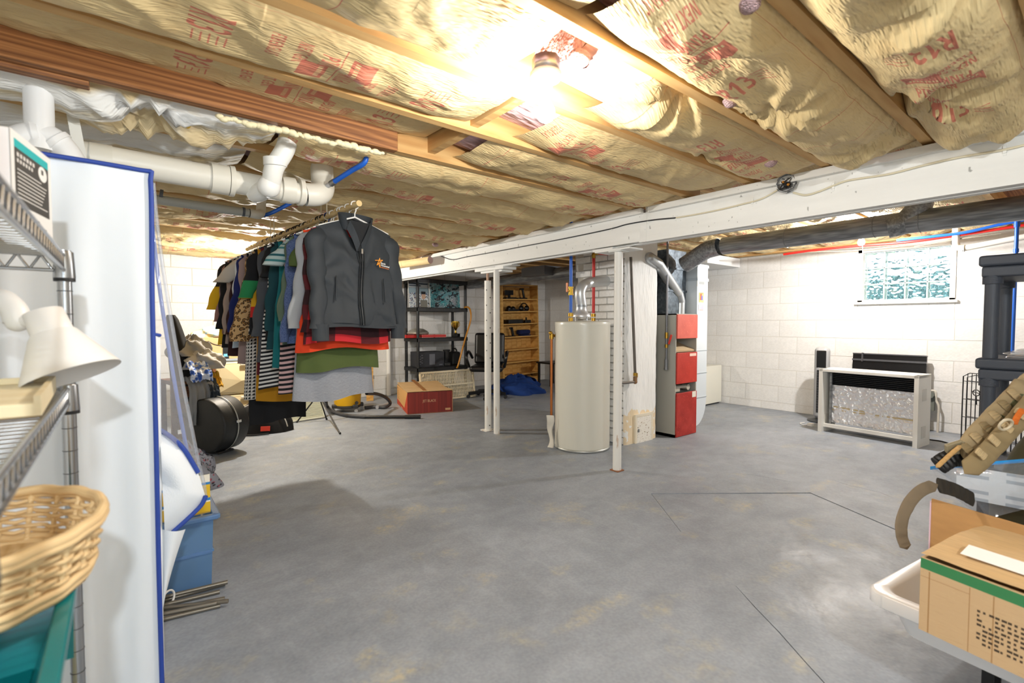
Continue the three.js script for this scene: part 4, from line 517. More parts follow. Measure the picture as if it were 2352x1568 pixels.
const WARD = [ // from the near end of the rod to the far end: name, label, body, sleeves, shape, hanger
  ['flannel_shirt', 'red and black buffalo plaid flannel shirt behind the charcoal jacket', fab(0, plaid), 1, { len: 0.76, hem: 0.26, w: 0.215, sl: 0.56 }, 'white'],
  ['hooded_sweatshirt', 'bright orange sweatshirt with pale grey sleeves behind the plaid flannel', fab(0xe2431c), fab(0xa9abae), { len: 0.8, hem: 0.28, w: 0.225, sl: 0.54, out: 0.07, arm: 0.095, cuff: 0.055 }, 'white'],
  ['tee_shirt', 'olive green tee shirt whose hem shows below the orange sweatshirt', fab(0x4c5a2c), 1, { len: 0.92, hem: 0.25, sl: 0.2, arm: 0.095, cuff: 0.085, fold: 0.013 }, 'tan'],
  ['long_dress', 'long heather grey dress hanging lowest at the near end of the rod', fab(0, heather([128, 131, 138], [166, 169, 176])), 0, { len: 1.1, hem: 0.255, w: 0.19, fold: 0.02, flare: 0.8, t: 0.034 }, 'white'],
  ['knit_sweater', 'blue heather knit sweater with long sleeves', fab(0, heather([38, 52, 98], [128, 148, 186])), 1, { len: 0.78, hem: 0.25, sl: 0.62, out: 0.08, arm: 0.09 }, 'blue'],
  ['knit_blouse', 'sage green long knit top next to the blue sweater', fab(0x60705c), 1, { len: 0.78, hem: 0.25, sl: 0.5, out: 0.06 }, 'black'],
  ['striped_tee', 'pale teal striped tee shirt with short sleeves', fab(0, tealStripe), 1, { len: 0.72, hem: 0.24, sl: 0.17, arm: 0.1, cuff: 0.09, out: 0.1 }, 'black'],
  ['striped_dress', 'pink and black striped dress hanging below the sweaters', fab(0, pinkStripe), 0, { len: 1.08, hem: 0.235, w: 0.19, fold: 0.013 }, 'white'],
  ['knit_blouse', 'bright teal top whose hem shows beside the striped dress', fab(0x0f6a6e), 0, { len: 0.93, hem: 0.25 }, 'tan'],
  ['velvet_top', 'dark teal velvet top with long sleeves', fab(0x123f46), 1, { len: 0.83, hem: 0.26, sl: 0.56, out: 0.055 }, 'black'],
  ['tee_shirt', 'plain black tee shirt beside the dark teal velvet top', fab(0x17181b), 1, { len: 0.76, hem: 0.25, sl: 0.22, arm: 0.095, cuff: 0.085 }, 'black'],
  ['striped_dress', 'narrow black and white striped dress', fab(0, bwStripe), 0, { len: 1.08, hem: 0.27, fold: 0.013 }, 'black'],
  ['long_cardigan', 'long slate grey cardigan with full sleeves', fab(0x4b4d52), 1, { len: 0.9, hem: 0.26, sl: 0.6, out: 0.06, arm: 0.09, cuff: 0.06 }, 'black'],
  ['knit_blouse', 'burgundy top whose hem shows below the grey cardigan', fab(0x5c1420), 0, { len: 1.0, hem: 0.24 }, 'black'],
  ['knit_dress', 'mustard yellow knit dress among the dark clothes', fab(0xb9820f), 0, { len: 1.2, hem: 0.23, fold: 0.013 }, 'tan'],
  ['colour_block_shirt', 'shirt patched with red, yellow, green and stripes', fab(0, blocky), 1, { len: 0.74, hem: 0.25, sl: 0.34, arm: 0.09, cuff: 0.08, out: 0.08 }, 'black'],
  ['leopard_blouse', 'tan leopard print blouse with wide long sleeves', fab(0, leopard), 1, { len: 0.76, hem: 0.25, sl: 0.64, out: 0.1, arm: 0.08, cuff: 0.11 }, 'white'],
  ['houndstooth_dress', 'black and white houndstooth dress', fab(0, hounds), 0, { len: 1.2, hem: 0.25, fold: 0.013 }, 'black'],
  ['long_skirt_dress', 'long black dress reaching almost to the floor', fab(0x0d0e12), 0, { len: 1.4, hem: 0.21, fold: 0.013 }, 'black'],
  ['long_cardigan', 'dusty mauve long cardigan beside the leopard blouse', fab(0x9a8480), 1, { len: 0.96, hem: 0.26, sl: 0.6 }, 'tan'],
  ['knit_sweater', 'deep navy blue sweater with long sleeves', fab(0x12205c), 1, { len: 0.74, hem: 0.25, sl: 0.58, out: 0.09, arm: 0.1 }, 'blue'],
  ['tie_dye_hoodie', 'pale blue and white tie-dye hoodie', fab(0, tieDye), 1, { len: 0.84, hem: 0.26, sl: 0.62, out: 0.05 }, 'tan'],
  ['tee_shirt', 'cream tee shirt with short sleeves standing out from the row', fab(0xc4bdb2), 1, { len: 0.72, hem: 0.24, sl: 0.2, arm: 0.11, cuff: 0.1, out: 0.12 }, 'white'],
  ['knit_sweater', 'dark wine red sweater near the far end of the rod', fab(0x2c1012), 1, { len: 0.9, hem: 0.26, sl: 0.6 }, 'white'],
  ['long_cardigan', 'beige cardigan with long sleeves near the far end of the rod', fab(0x9d8b80), 1, { len: 0.82, hem: 0.26, sl: 0.6, out: 0.07 }, 'tan'],
  ['fleece_jacket', 'black fleece jacket bulging at the far end of the rod', fab(0x0b0b0d), 1, { len: 0.86, hem: 0.27, sl: 0.56, out: 0.1, arm: 0.1 }, 'white'],
  ['knit_blouse', 'dusty rose top beyond the black fleece jacket', fab(0x8f6a62), 1, { len: 0.74, hem: 0.25, sl: 0.5, out: 0.1 }, 'tan'],
  ['sports_jersey', 'yellow and black sports jersey at the very end of the rod', fab(0, stripes([['#d9641c', 2], ['#d8ac18', 9], ['#131316', 3]], 1.1)), 1, { len: 0.82, hem: 0.27, sl: 0.4, out: 0.1, arm: 0.11, cuff: 0.09 }, 'white'],
];
const slot = (i) => { const s = 0.03 + (i + 1) / (WARD.length + 1) * 0.95; return RA.clone().lerp(RB, s); };
function hang(p, color, turn) { const h = new THREE.Mesh(HG, hangMats[color]); h.name = numbered('clothes_hanger'); h.userData = { label: `${color} plastic clothes hanger hooked over the wooden rod`, category: 'hanger', group: `${color} hangers on the rod` }; h.position.copy(p); h.rotation.y = turn; scene.add(h); }
WARD.forEach(([name, label, body, sleeves, o, hm], i) => {
  const p = slot(i), turn = rodTurn + rr(-0.05, 0.05); o.seed = i * 1.7 + 1;
  const t = thing(name, label, 'clothing', 'garments on the rod', p, turn);
  part(t, 'body', bodyGeo(o), body);
  if (sleeves) for (const s of [-1, 1]) part(t, 'sleeve', sleeveGeo(o, s), sleeves === 1 ? body : sleeves);
  hang(p, hm, turn);
});
{ // spare hangers hooked over the rod between the garments
  for (let i = 0; i < 12; i++) hang(slot(i * 2 + 1.5), ['white', 'white', 'black', 'tan', 'white', 'black', 'blue', 'black', 'white', 'tan', 'black', 'white'][i], rodTurn + rr(-0.04, 0.04));
}
{ // the charcoal zip jacket at the front
  const p = RA.clone().lerp(RB, 0.025), t = thing('zip_jacket', 'charcoal grey zip-up jacket with an orange star logo hung on a white hanger', 'clothing', 'garments on the rod', p, rodTurn), fabric = cloth(0x282e34, 0.7), dark = cloth(0x181b1f, 0.85);
  const o = { w: 0.215, hem: 0.235, len: 0.66, t: 0.055, seed: 3.1, neck: 0.13, fold: 0.013, wr: 0.018 };
  const body = part(t, 'body', bodyGeo(o), fabric);
  const fz = (x, y) => 0.052;
  for (const s of [-1, 1]) { const sl = part(t, 'sleeve', sleeveGeo({ w: 0.225, sl: 0.54, seed: 2 + s, arm: 0.1, cuff: 0.062, out: s > 0 ? 0.075 : 0.03, fwd: s > 0 ? -0.01 : 0.07 }, s), fabric);
    const cx = s * (0.225 - 0.035 + (s > 0 ? 0.075 : 0.03) + 0.012 * Math.sin(6 + 2 + s)); part(sl, 'cuff', sheet(18, 3, (u, v) => [cx + 0.042 * Math.cos(u * 2 * PI), -0.655 - v * 0.085, (s > 0 ? -0.01 : 0.07) + 0.012 * Math.sin(5 + 2 * (2 + s)) + 0.036 * Math.sin(u * 2 * PI)], 1, 1, true), fabric); }
  part(t, 'hem_band', sheet(60, 3, (u, v) => { const a = u * 2 * PI, c = Math.cos(a), s = Math.sin(a), x = 0.238 * Math.sign(c) * Math.pow(Math.abs(c), 0.8); return [x, -0.6 - v * 0.075 + 0.006 * Math.sin(x * 13 + 9), 0.06 * Math.sign(s) * Math.pow(Math.abs(s), 0.8) + 0.008 * Math.sin(x * 24 + 7)]; }, 1, 1, true), fabric);
  part(t, 'collar', [sheet(24, 5, (u, v) => { const a = PI * 0.5 + (u - 0.5) * -2 * 2.35 + PI, r = 0.082 + 0.012 * v; return [Math.cos(a) * r * 1.05, -0.135 + v * 0.075 + 0.025 * Math.cos(a - PI * 1.5), Math.sin(a) * r * 0.62 + 0.01]; }, 1, 1), sheet(8, 5, (u, v) => [-0.07 + 0.055 * u + 0.012 * v, -0.145 - 0.12 * u + v * 0.045, 0.05 + 0.016 * v + 0.012 * Math.sin(u * 3)]), sheet(8, 5, (u, v) => [0.07 - 0.055 * u - 0.012 * v, -0.145 - 0.12 * u + v * 0.045, 0.05 + 0.016 * v + 0.012 * Math.sin(u * 3)])], fabric);
  part(t, 'lining', sheet(10, 10, (u, v) => [(u - 0.5) * 0.14 * (1 - v * 0.85), -0.1 - v * 0.16, 0.053 + 0.003 * v]), dark);
  const zp = []; for (let i = 0; i <= 12; i++) { const v = i / 12; zp.push([0.004 * Math.sin(v * 7), -0.262 - v * 0.4, 0.076 + 0.008 * Math.sin(v * 6 + 2)]); }
  const z = part(t, 'zipper', [tube(zp, 0.0042, 6, 3)], mat(0x0e0f11, 0.4)); part(z, 'zipper_pull', [box(0.01, 0.026, 0.005, 0, -0.262, 0.085)], chrome);
  part(t, 'zip_placket', [-1, 1].map((s) => tube(zp.map(([x, y, zz]) => [x + s * 0.012, y, zz - 0.001]), 0.0035, 6, 3)), dark);
  for (const s of [-1, 1]) part(t, 'pocket_welt', tube([[s * 0.135, -0.4, 0.069], [s * 0.138, -0.45, 0.071], [s * 0.142, -0.53, 0.071]], 0.0048, 6, 6), fabric);
  const logo = canvasTex(256, 160, (g) => { g.clearRect(0, 0, 256, 160); g.strokeStyle = '#e0922a'; g.lineWidth = 9; g.lineJoin = 'round'; g.beginPath(); g.moveTo(14, 54); g.lineTo(126, 26); g.lineTo(40, 112); g.lineTo(84, 8); g.lineTo(86, 134); g.lineTo(56, 70); g.stroke(); g.fillStyle = '#eeeeea'; g.font = 'bold 30px sans-serif'; g.fillText('Rock', 100, 82); g.fillText('Financial', 100, 110); g.fillStyle = '#e07a2c'; g.font = 'bold 17px sans-serif'; g.fillText('CREDIT UNION', 98, 134); });
  part(t, 'logo', sheet(6, 4, (u, v) => [0.075 + u * 0.105, -0.345 + v * 0.066 - u * 0.016, 0.0745 - 0.004 * u]), mat(0xffffff, 0.8, { map: logo, transparent: true, alphaTest: 0.5 }));
  hang(p, 'white', rodTurn);
}

// ---------------------------------------------------------------- draped and folded cloth
// a cloth laid over something: width w, front drop h, folds run down; origin at the middle of the ridge
function drapeGeo(w, drop, back, seed, amp = 0.02, bulge = 0.05, ragged = 0.03) {
  return sheet(36, 30, (u, v) => {
    const x = (u - 0.5) * w * (1 + 0.12 * (v - 0.3)), L = drop + back, s = v * L - back, r = 0.06, fold = amp * (Math.sin(u * 19 + seed * 3 + v * 2.2) * 0.6 + Math.sin(u * 37 + seed) * 0.4) * (0.3 + 0.7 * Math.min(1, Math.abs(s) * 4)) + 0.05 * (fbm(u * 4 + seed * 3, v * 4 + seed, 3) - 0.5);
    let y, z; if (s < 0) { z = s; y = bulge * Math.sin(Math.min(1, -s / Math.max(0.01, back)) * PI); } else if (s < r * 1.57) { z = r * Math.sin(s / r); y = -r * (1 - Math.cos(s / r)); } else { z = r + 0.02 * v; y = -r - (s - r * 1.57); }
    const hem = v > 0.97 ? ragged * (fbm(u * 7 + seed, 2, 3) - 0.5) * 2 : 0; return [x, y + (s < 0 ? fold : hem), z + (s < 0 ? 0 : fold)];
  }, w, drop + back);
}
// a crumpled heap resting on what is below it
function heapGeo(rx, ry, rz, seed, rough = 0.4, nu = 56, nv = 26) {
  return sheet(nu, nv, (u, v) => { const a = u * 2 * PI, e = Math.sin(v * PI / 2), n = 1 + rough * (fbm(Math.cos(a) * 1.6 + 5 + seed, Math.sin(a) * 1.6 + v * 2.4 + seed * 2, 4) - 0.5) + rough * 0.25 * Math.sin(a * 5 + v * 9 + seed); const yy = Math.cos(v * PI / 2); return [rx * e * Math.cos(a) * n, ry * yy * (1 + rough * (fbm(u * 9 * 1 + seed, v * 7, 3) - 0.5)) * (v > 0.995 ? 0 : 1), rz * e * Math.sin(a) * n]; }, 3, 1.4, true);
}
const camTurn = (x, z) => Math.atan2(camera.position.x - x, camera.position.z - z);

// ---------------------------------------------------------------- the pile of clothes, cases and boxes at the back left
{
  const d0 = onFloor(506, 1036), dp = V(d0.x, 0, d0.z), tn = camTurn(dp.x, dp.z) + 0.72;
  const t = thing('drum_case', 'round black hard drum case standing on edge with a chrome latch', 'case', null, [dp.x - 0.02, 0, dp.z], tn), R = 0.24, W = 0.27;
  const shell = mat(0x1d1f20, 0.5, { bumpMap: bumpFine, bumpScale: 0.002 });
  part(t, 'shell', [lathe([[0, -W / 2], [R - 0.02, -W / 2], [R, -W / 2 + 0.02], [R, -0.012], [R + 0.006, -0.01], [R + 0.006, 0.01], [R, 0.012], [R, W / 2 - 0.02], [R - 0.02, W / 2], [0, W / 2]], 0, R + 0.012, 0, 48, 0, 0, PI / 2)], shell);
  part(t, 'foot', [rbox(0.16, 0.02, 0.2, 0.005, 0, 0.011, 0)], shell); part(t, 'seam_band', torus(R + 0.006, 0.005, 0, R + 0.012, 0, 0, PI / 2, 0, PI * 2, 48), mat(0xb9bab4, 0.4, { metalness: 0.6 }));
  for (const a of [0.15, 2.4]) part(t, 'latch', [rbox(0.05, 0.022, 0.016, 0.003, 0, R + 0.012 + Math.sin(a) * (R + 0.01), Math.cos(a) * (R + 0.01), -a, 0, 0)], chrome);
  // hidden wooden crate that carries the clothes
  const cp = onFloor(462, 1030); one('wooden_crate', 'old brown wooden crate mostly hidden under a pile of clothes', 'crate', [box(0.3, 0.03, 0.4, 0, 0.62, 0), ...[-1, 1].flatMap((a) => [-1, 1].map((b) => box(0.04, 0.62, 0.04, a * 0.13, 0.31, b * 0.18))), ...[0.12, 0.26, 0.4, 0.54].map((y) => box(0.3, 0.1, 0.012, 0, y, 0.196)), ...[0.12, 0.26, 0.4, 0.54].map((y) => box(0.012, 0.1, 0.38, 0.148, y, 0))], mat(0xffffff, 0.8, { map: darkJoistTex, color: 0x9a8870 }), null, [cp.x - 0.1, 0, cp.z - 0.14], 0.15);
  const put = (name, label, px, py, z, w, drop, back, seed, m, amp, turn = 0.2) => { const p = onZ(px, py, z); one(name, label, 'clothing', drapeGeo(w, drop, back, seed, amp), m, 'clothes heaped on the crate', p, turn); };
  const cz = cp.z;
  const heap = (name, label, px, py, z, rx, ry, rz, seed, m, rough) => { const p = onZ(px, py, z); one(name, label, 'clothing', heapGeo(rx, ry, rz, seed, rough), m, 'clothes heaped on the crate', p, 0.2); };
  heap('hooded_sweatshirt', 'light grey hooded sweatshirt on top of the heap of clothes', 440, 816, cz - 0.06, 0.16, 0.17, 0.12, 1.4, fab(0x82807d), 0.6);
  heap('grey_shirt', 'crumpled pale grey shirt with sleeves hanging off the heap', 466, 846, cz + 0.02, 0.17, 0.16, 0.13, 7.7, fab(0x9a9997), 0.7);
  put('tie_dye_shirt', 'blue and white tie-dye shirt draped over the heap of clothes', 456, 842, cz + 0.16, 0.16, 0.15, 0.08, 3.2, fab(0, dataTex(128, (u, v) => { const n = fbm(u * 8, v * 8, 4, 8), k = Math.max(0, Math.min(1, (n - 0.38) * 4)); return [214 - 170 * k, 222 - 140 * k, 238 - 70 * k]; }, true, [6, 6])), 0.022);
  put('silver_tee', 'silver grey tee shirt hanging straight down the heap', 458, 878, cz + 0.14, 0.2, 0.4, 0.1, 5.1, fab(0x85878a), 0.02);
  put('mustard_shirt', 'mustard yellow shirt peeking from the heap of clothes', 492, 866, cz + 0.06, 0.09, 0.12, 0.06, 9.3, fab(0xb98a16), 0.016);
  put('navy_shirt', 'dark navy shirt hanging at the edge of the heap', 487, 880, cz + 0.14, 0.08, 0.2, 0.06, 2.3, fab(0x2a3440), 0.014);
  const bt = onZ(392, 728, cz + 0.02); one('black_coat', 'long black coat hanging beside the clear wardrobe flap', 'clothing', sheet(30, 30, (u, v) => { const a = u * 2 * PI; return [Math.cos(a) * (0.03 + 0.09 * Math.sqrt(v)) * (1 + 0.1 * Math.sin(a * 5 + v * 4)) + 0.16 * v, -v * 0.98 + 0.02, Math.sin(a) * (0.03 + 0.06 * v)]; }, 1, 1, true), fab(0x08090b), null, bt, 0.3);
  // cream faceted storage cases, stacked
  const e0 = onFloor(500, 985), cream = mat(0xd9c8a0, 0.5), cm = (y, i) => {
    const g = thing('storage_case', i ? 'upper cream plastic case with a faceted front' : 'lower cream plastic case with a faceted front', 'case', 'cream faceted cases', [e0.x + 0.34, y, e0.z - 0.2], 0.05), w = 0.72, h = 0.36;
    part(g, 'shell', rbox(w, h, 0.4, 0.02, 0, h / 2, 0), cream);
    const P = [[-0.33, 0.03], [-0.05, 0.02], [0.3, 0.05], [-0.34, 0.2], [-0.12, 0.15], [0.12, 0.19], [0.34, 0.18], [-0.3, 0.33], [0, 0.34], [0.31, 0.32]], T = [[0, 1, 4], [0, 4, 3], [1, 5, 4], [1, 2, 5], [2, 6, 5], [3, 4, 7], [4, 8, 7], [4, 5, 8], [5, 9, 8], [5, 6, 9]], r = mulberry(8 + i), zz = P.map((_, k) => 0.205 + (k === 4 || k === 5 ? 0.04 : 0.004 * r())); const pos = []; for (const tri of T) for (const k of tri) pos.push(P[k][0], P[k][1], zz[k]);
    const fg = new THREE.BufferGeometry(); fg.setAttribute('position', new THREE.Float32BufferAttribute(pos, 3)); fg.computeVertexNormals(); part(g, 'faceted_front', fin(fg), cream); part(g, 'handle', [rbox(0.16, 0.025, 0.03, 0.008, -0.05, h - 0.03, 0.235)], mat(0xe9dfc8, 0.5)); part(g, 'end_trim', box(0.03, h * 0.8, 0.38, -w / 2 - 0.006, h / 2, 0), mat(0x7a4c28, 0.7));
  }; cm(0, 0); cm(0.365, 1);
  const bd = e0; one('shelf_board', 'grey board lying across the cream cases', 'board', rbox(0.9, 0.025, 0.42, 0.004), mat(0x8f9aa4, 0.5), null, [bd.x + 0.36, 0.742, bd.z - 0.22], 0.05);
  const bx = onZ(516, 800, bd.z - 0.1), am = thing('shipping_box', 'cardboard shipping box with black tape on the board over the cream cases', 'box', null, [bx.x, 0.756, bd.z - 0.24], 0.06);
  part(am, 'carton', rbox(0.46, 0.24, 0.3, 0.004, 0, 0.12, 0), card); part(am, 'packing_tape', [box(0.06, 0.242, 0.002, 0, 0.121, 0.1515), box(0.06, 0.002, 0.3, 0, 0.2412, 0)], mat(0x22262c, 0.35)); part(am, 'tape_mark', [box(0.045, 0.03, 0.001, 0, 0.2, 0.1532), box(0.045, 0.03, 0.001, 0, 0.04, 0.1532)], mat(0x6fb4d8, 0.4)); part(am, 'printed_smile', tube([[-0.17, 0.2, 0.151], [-0.1, 0.16, 0.151], [0, 0.145, 0.151], [0.1, 0.16, 0.151], [0.15, 0.185, 0.151]], 0.0045, 6, 6), mat(0x2b2622, 0.7));
  one('grey_cushion', 'dark grey cushion leaning beside the shipping box', 'cushion', ball(0.2, 0, 0, 0, 1, 0.55, 0.5, 24), fab(0x6d6b66), null, [bx.x - 0.34, 0.84, bd.z - 0.26], 0.1);
  one('patchwork_quilt', 'folded pastel patchwork quilt on top of the shipping box', 'quilt', heapGeo(0.26, 0.12, 0.16, 4, 0.35), fab(0, canvasTex(256, 128, (g) => { const r = mulberry(6), C = ['#e8d690', '#a9cfd2', '#e9c6b6', '#d9dca6', '#8fb9cf', '#efe6d0']; for (let i = 0; i < 16; i++) for (let j = 0; j < 8; j++) { g.fillStyle = C[Math.floor(r() * 6)]; g.fillRect(i * 16, j * 16, 16, 16); } })), null, [bx.x - 0.04, 0.997, bd.z - 0.24], 0.2);
  // black soft bag with white piping
  const s0 = onFloor(612, 996), bag = thing('duffel_bag', 'black soft bag with white piping lying on the floor under the clothes', 'bag', null, [s0.x, 0, s0.z - 0.16], camTurn(s0.x, s0.z) - 0.2), bk = fab(0x14161a);
  part(bag, 'body', heapGeo(0.3, 0.34, 0.17, 7, 0.12), bk); part(bag, 'piping', tube(Array.from({ length: 15 }, (_, i) => { const a = PI * 0.06 + i / 14 * PI * 0.88; return [-Math.cos(a) * 0.285 - 0.02, Math.sin(a) * 0.315, 0.11]; }), 0.006, 6, 4), mat(0xdedcd6, 0.6)); part(bag, 'strap', tube([[-0.28, 0.05, 0.15], [-0.2, 0.02, 0.21], [-0.05, 0.012, 0.24], [0.1, 0.015, 0.22]], 0.009, 6, 6), bk); part(bag, 'tag', rbox(0.09, 0.05, 0.006, 0.002, 0.06, 0.06, 0.178, -0.3), mat(0xb8301f, 0.6));
  // louvered white panel
  const l0 = onFloor(652, 974), l1 = onFloor(744, 960), lw = Math.hypot(l1.x - l0.x, l1.z - l0.z), lt = Math.atan2(-(l1.z - l0.z), l1.x - l0.x), lv = thing('vent_grille', 'white louvered metal grille panel leaning low behind the bag', 'grille', null, [(l0.x + l1.x) / 2, 0, (l0.z + l1.z) / 2], lt);
  const tilt = -0.35; part(lv, 'frame', move(join(box(lw, 0.02, 0.03, 0, 0.012, 0), box(lw, 0.02, 0.03, 0, 0.25, 0), box(0.02, 0.25, 0.03, -lw / 2, 0.13, 0), box(0.02, 0.25, 0.03, lw / 2, 0.13, 0), box(lw, 0.24, 0.006, 0, 0.13, -0.016)), 0, 0.008, 0, tilt), mat(0xd8d9c6, 0.45)); for (let i = 0; i < 14; i++) part(lv, 'louver', move(box(lw - 0.03, 0.012, 0.006, 0, 0.032 + i * 0.0158, 0.004, 0.7), 0, 0.008, 0, tilt), mat(0xdddecb, 0.45));
  // black folding stand
  const f1 = onFloor(781, 997), f2 = onFloor(750, 964), hub = V(f2.x - 0.12, 0.33, f2.z + 0.1), st = thing('folding_stand', 'thin black folding stand with splayed legs by the yellow vacuum', 'stand', null, [0, 0, 0]);
  for (const f of [f1, f2, V(hub.x - 0.2, 0, hub.z - 0.15)]) { const g = part(st, 'leg', bar(hub, V(f.x, 0.008, f.z), 0.008, 8), black); part(g, 'foot', ball(0.012, f.x, 0.011, f.z), black); }
  part(st, 'pole', bar(hub, V(hub.x - 0.02, 0.95, hub.z), 0.009), black);
}
// ---------------------------------------------------------------- yellow shop vacuum and its hose
{
  const p = onFloor(806, 946), t = thing('shop_vacuum', 'yellow shop vacuum with black base and casters', 'vacuum', null, [p.x, 0, p.z - 0.12], camTurn(p.x, p.z) + 0.1), yel = mat(0xd9a818, 0.4), gr = mat(0x2b2c2e, 0.5);
  part(t, 'tank', lathe([[0, 0.075], [0.15, 0.075], [0.165, 0.09], [0.18, 0.3], [0.186, 0.31]], 0, 0, 0, 40), yel); part(t, 'base', lathe([[0, 0.05], [0.16, 0.05], [0.168, 0.06], [0.16, 0.085]], 0, 0, 0, 32), gr); part(t, 'motor_head', lathe([[0.19, 0.305], [0.19, 0.33], [0.17, 0.38], [0.12, 0.44], [0.05, 0.46], [0, 0.46]], 0, 0, 0, 36), gr); part(t, 'handle', torus(0.09, 0.014, 0, 0.45, 0, 0, PI / 2, 0, PI), gr);
  for (const a of [0.5, 1.7, 3.4, 5]) { const c = part(t, 'caster', [rbox(0.07, 0.05, 0.07, 0.012, Math.sin(a) * 0.17, 0.075, Math.cos(a) * 0.17)], gr); part(c, 'wheel', cyl(0.022, 0.022, 0.02, Math.sin(a) * 0.185, 0.022, Math.cos(a) * 0.185, PI / 2, a, 0), mat(0x9a9b9c, 0.4)); }
  part(t, 'drain_cap', cyl(0.022, 0.022, 0.02, 0.1, 0.12, 0.145, PI / 2, 0.6, 0), gr);
  const lg = canvasTex(256, 64, (g) => { g.fillStyle = '#d9a818'; g.fillRect(0, 0, 256, 64); g.fillStyle = '#17171a'; g.font = 'bold 50px sans-serif'; g.fillText('DEWALT', 12, 50); }); part(t, 'lettering', sheet(12, 1, (u, v) => { const a = 0.12 + u * 0.95; return [Math.sin(a) * 0.183, 0.24 + v * 0.05, Math.cos(a) * 0.183]; }), mat(0xffffff, 0.4, { map: lg }));
  const F = (px, py, y = 0.024) => onY(px, py, y), hose = mat(0x33353a, 0.5), rib = (pts, r) => sheet(10, 160, (u, v) => { return [0, 0, 0]; });
  const h = thing('vacuum_hose', 'black ribbed vacuum hose lying in loops on the floor with its wand', 'hose', null); const ribTex = canvasTex(8, 64, (g) => { g.fillStyle = '#3a3c40'; g.fillRect(0, 0, 8, 64); g.fillStyle = '#26282b'; g.fillRect(0, 0, 8, 26); }, [1, 1]);
  part(h, 'hose', tube([F(748, 920, 0.2), F(752, 934, 0.06), F(770, 947), F(800, 954), F(840, 957)], 0.022, 12, 14), hose); part(h, 'hose_loop', tube([F(842, 903, 0.3), F(868, 905, 0.24), F(888, 914, 0.16), F(896, 926, 0.06), F(884, 935), F(860, 934), F(838, 936)], 0.022, 12, 14), hose); part(h, 'wand', [bar(F(838, 957), F(966, 957), 0.02, 14), bar(F(930, 957), F(966, 957), 0.0235, 14)], mat(0x1b1c1f, 0.35)); part(h, 'hose_cuff', [bar(F(866, 935), F(893, 928), 0.026, 12)], mat(0x9b9ca0, 0.5));
}
// ---------------------------------------------------------------- shoe carton, black plastic shelf, cream kennel panel
{
  const A = onFloor(936, 952), Bp = onFloor(1040, 945), hgt = 0.275, Cc = onY(881, 884, hgt), w = Bp.distanceTo(A), turn = Math.atan2(-(Bp.z - A.z), Bp.x - A.x), dd = 0.92;
  const t = thing('cardboard_carton', 'open cardboard carton with dark red side printed in gold letters', 'box', null, A, turn);
  const redT = canvasTex(1024, 400, (g, W, H) => { g.fillStyle = '#7c2018'; g.fillRect(0, 0, W, H); const r = mulberry(2); for (let i = 0; i < 60; i++) { g.fillStyle = `rgba(${r() < 0.5 ? '60,10,8' : '170,60,44'},0.13)`; g.fillRect(r() * W, 0, 4 + r() * 30, H); } g.fillStyle = '#d9b88c'; g.font = '66px sans-serif'; g.fillText('JET BLACK', 340, 190); g.fillStyle = '#c99a70'; g.fillRect(850, 320, 120, 40); });
  const sideT = canvasTex(512, 300, (g, W, H) => { g.fillStyle = '#cf9f60'; g.fillRect(0, 0, W, H); g.fillStyle = '#b23a1e'; g.beginPath(); g.moveTo(W, 0); g.lineTo(W, H); g.lineTo(0, H); g.lineTo(0, H * 0.72); g.lineTo(W * 0.72, H * 0.84); g.closePath(); g.fill(); g.fillStyle = '#7c4a26'; g.fillRect(20, 30, 26, 26); for (let i = 0; i < 6; i++) g.fillRect(20, 80 + i * 22, 60 + (i % 3) * 20, 6); g.fillStyle = '#e9c2a0'; g.font = '26px sans-serif'; g.fillText('A', 150, 290); g.fillRect(200, 280, 90, 8); });
  part(t, 'front_side', sheet(1, 1, (u, v) => [u * w, v * hgt, 0]), mat(0xffffff, 0.6, { map: redT })); part(t, 'left_side', sheet(1, 1, (u, v) => [0, v * hgt, -dd + u * dd]), mat(0xffffff, 0.8, { map: sideT }));
  part(t, 'carton', [box(0.006, hgt, dd, w - 0.004, hgt / 2, -dd / 2), box(w, hgt, 0.006, w / 2, hgt / 2, -dd + 0.003), box(w, 0.006, dd, w / 2, 0.004, -dd / 2), box(w - 0.012, hgt - 0.01, 0.006, w / 2, hgt / 2, -0.004), box(0.006, hgt - 0.01, dd - 0.01, 0.0035, hgt / 2, -dd / 2)], card);
  part(t, 'top_flap', box(w, 0.006, dd / 2 - 0.02, w / 2, hgt + 0.012, -dd * 0.74, 0.07), card); part(t, 'top_flap', box(w, 0.006, dd / 2 - 0.004, w / 2, hgt + 0.002, -dd / 4, -0.03), card); part(t, 'brown_tape', box(0.05, 0.002, dd, w * 0.4, hgt + 0.03, -dd / 2 - 0.06, 0.04), mat(0x9c6a3a, 0.4));
}
const SH = (() => { const zf = -6.75, zb = -7.2; return { zf, zb, x0: onZ(958, 740, zf).x, x1: onZ(1074, 740, zf).x }; })();
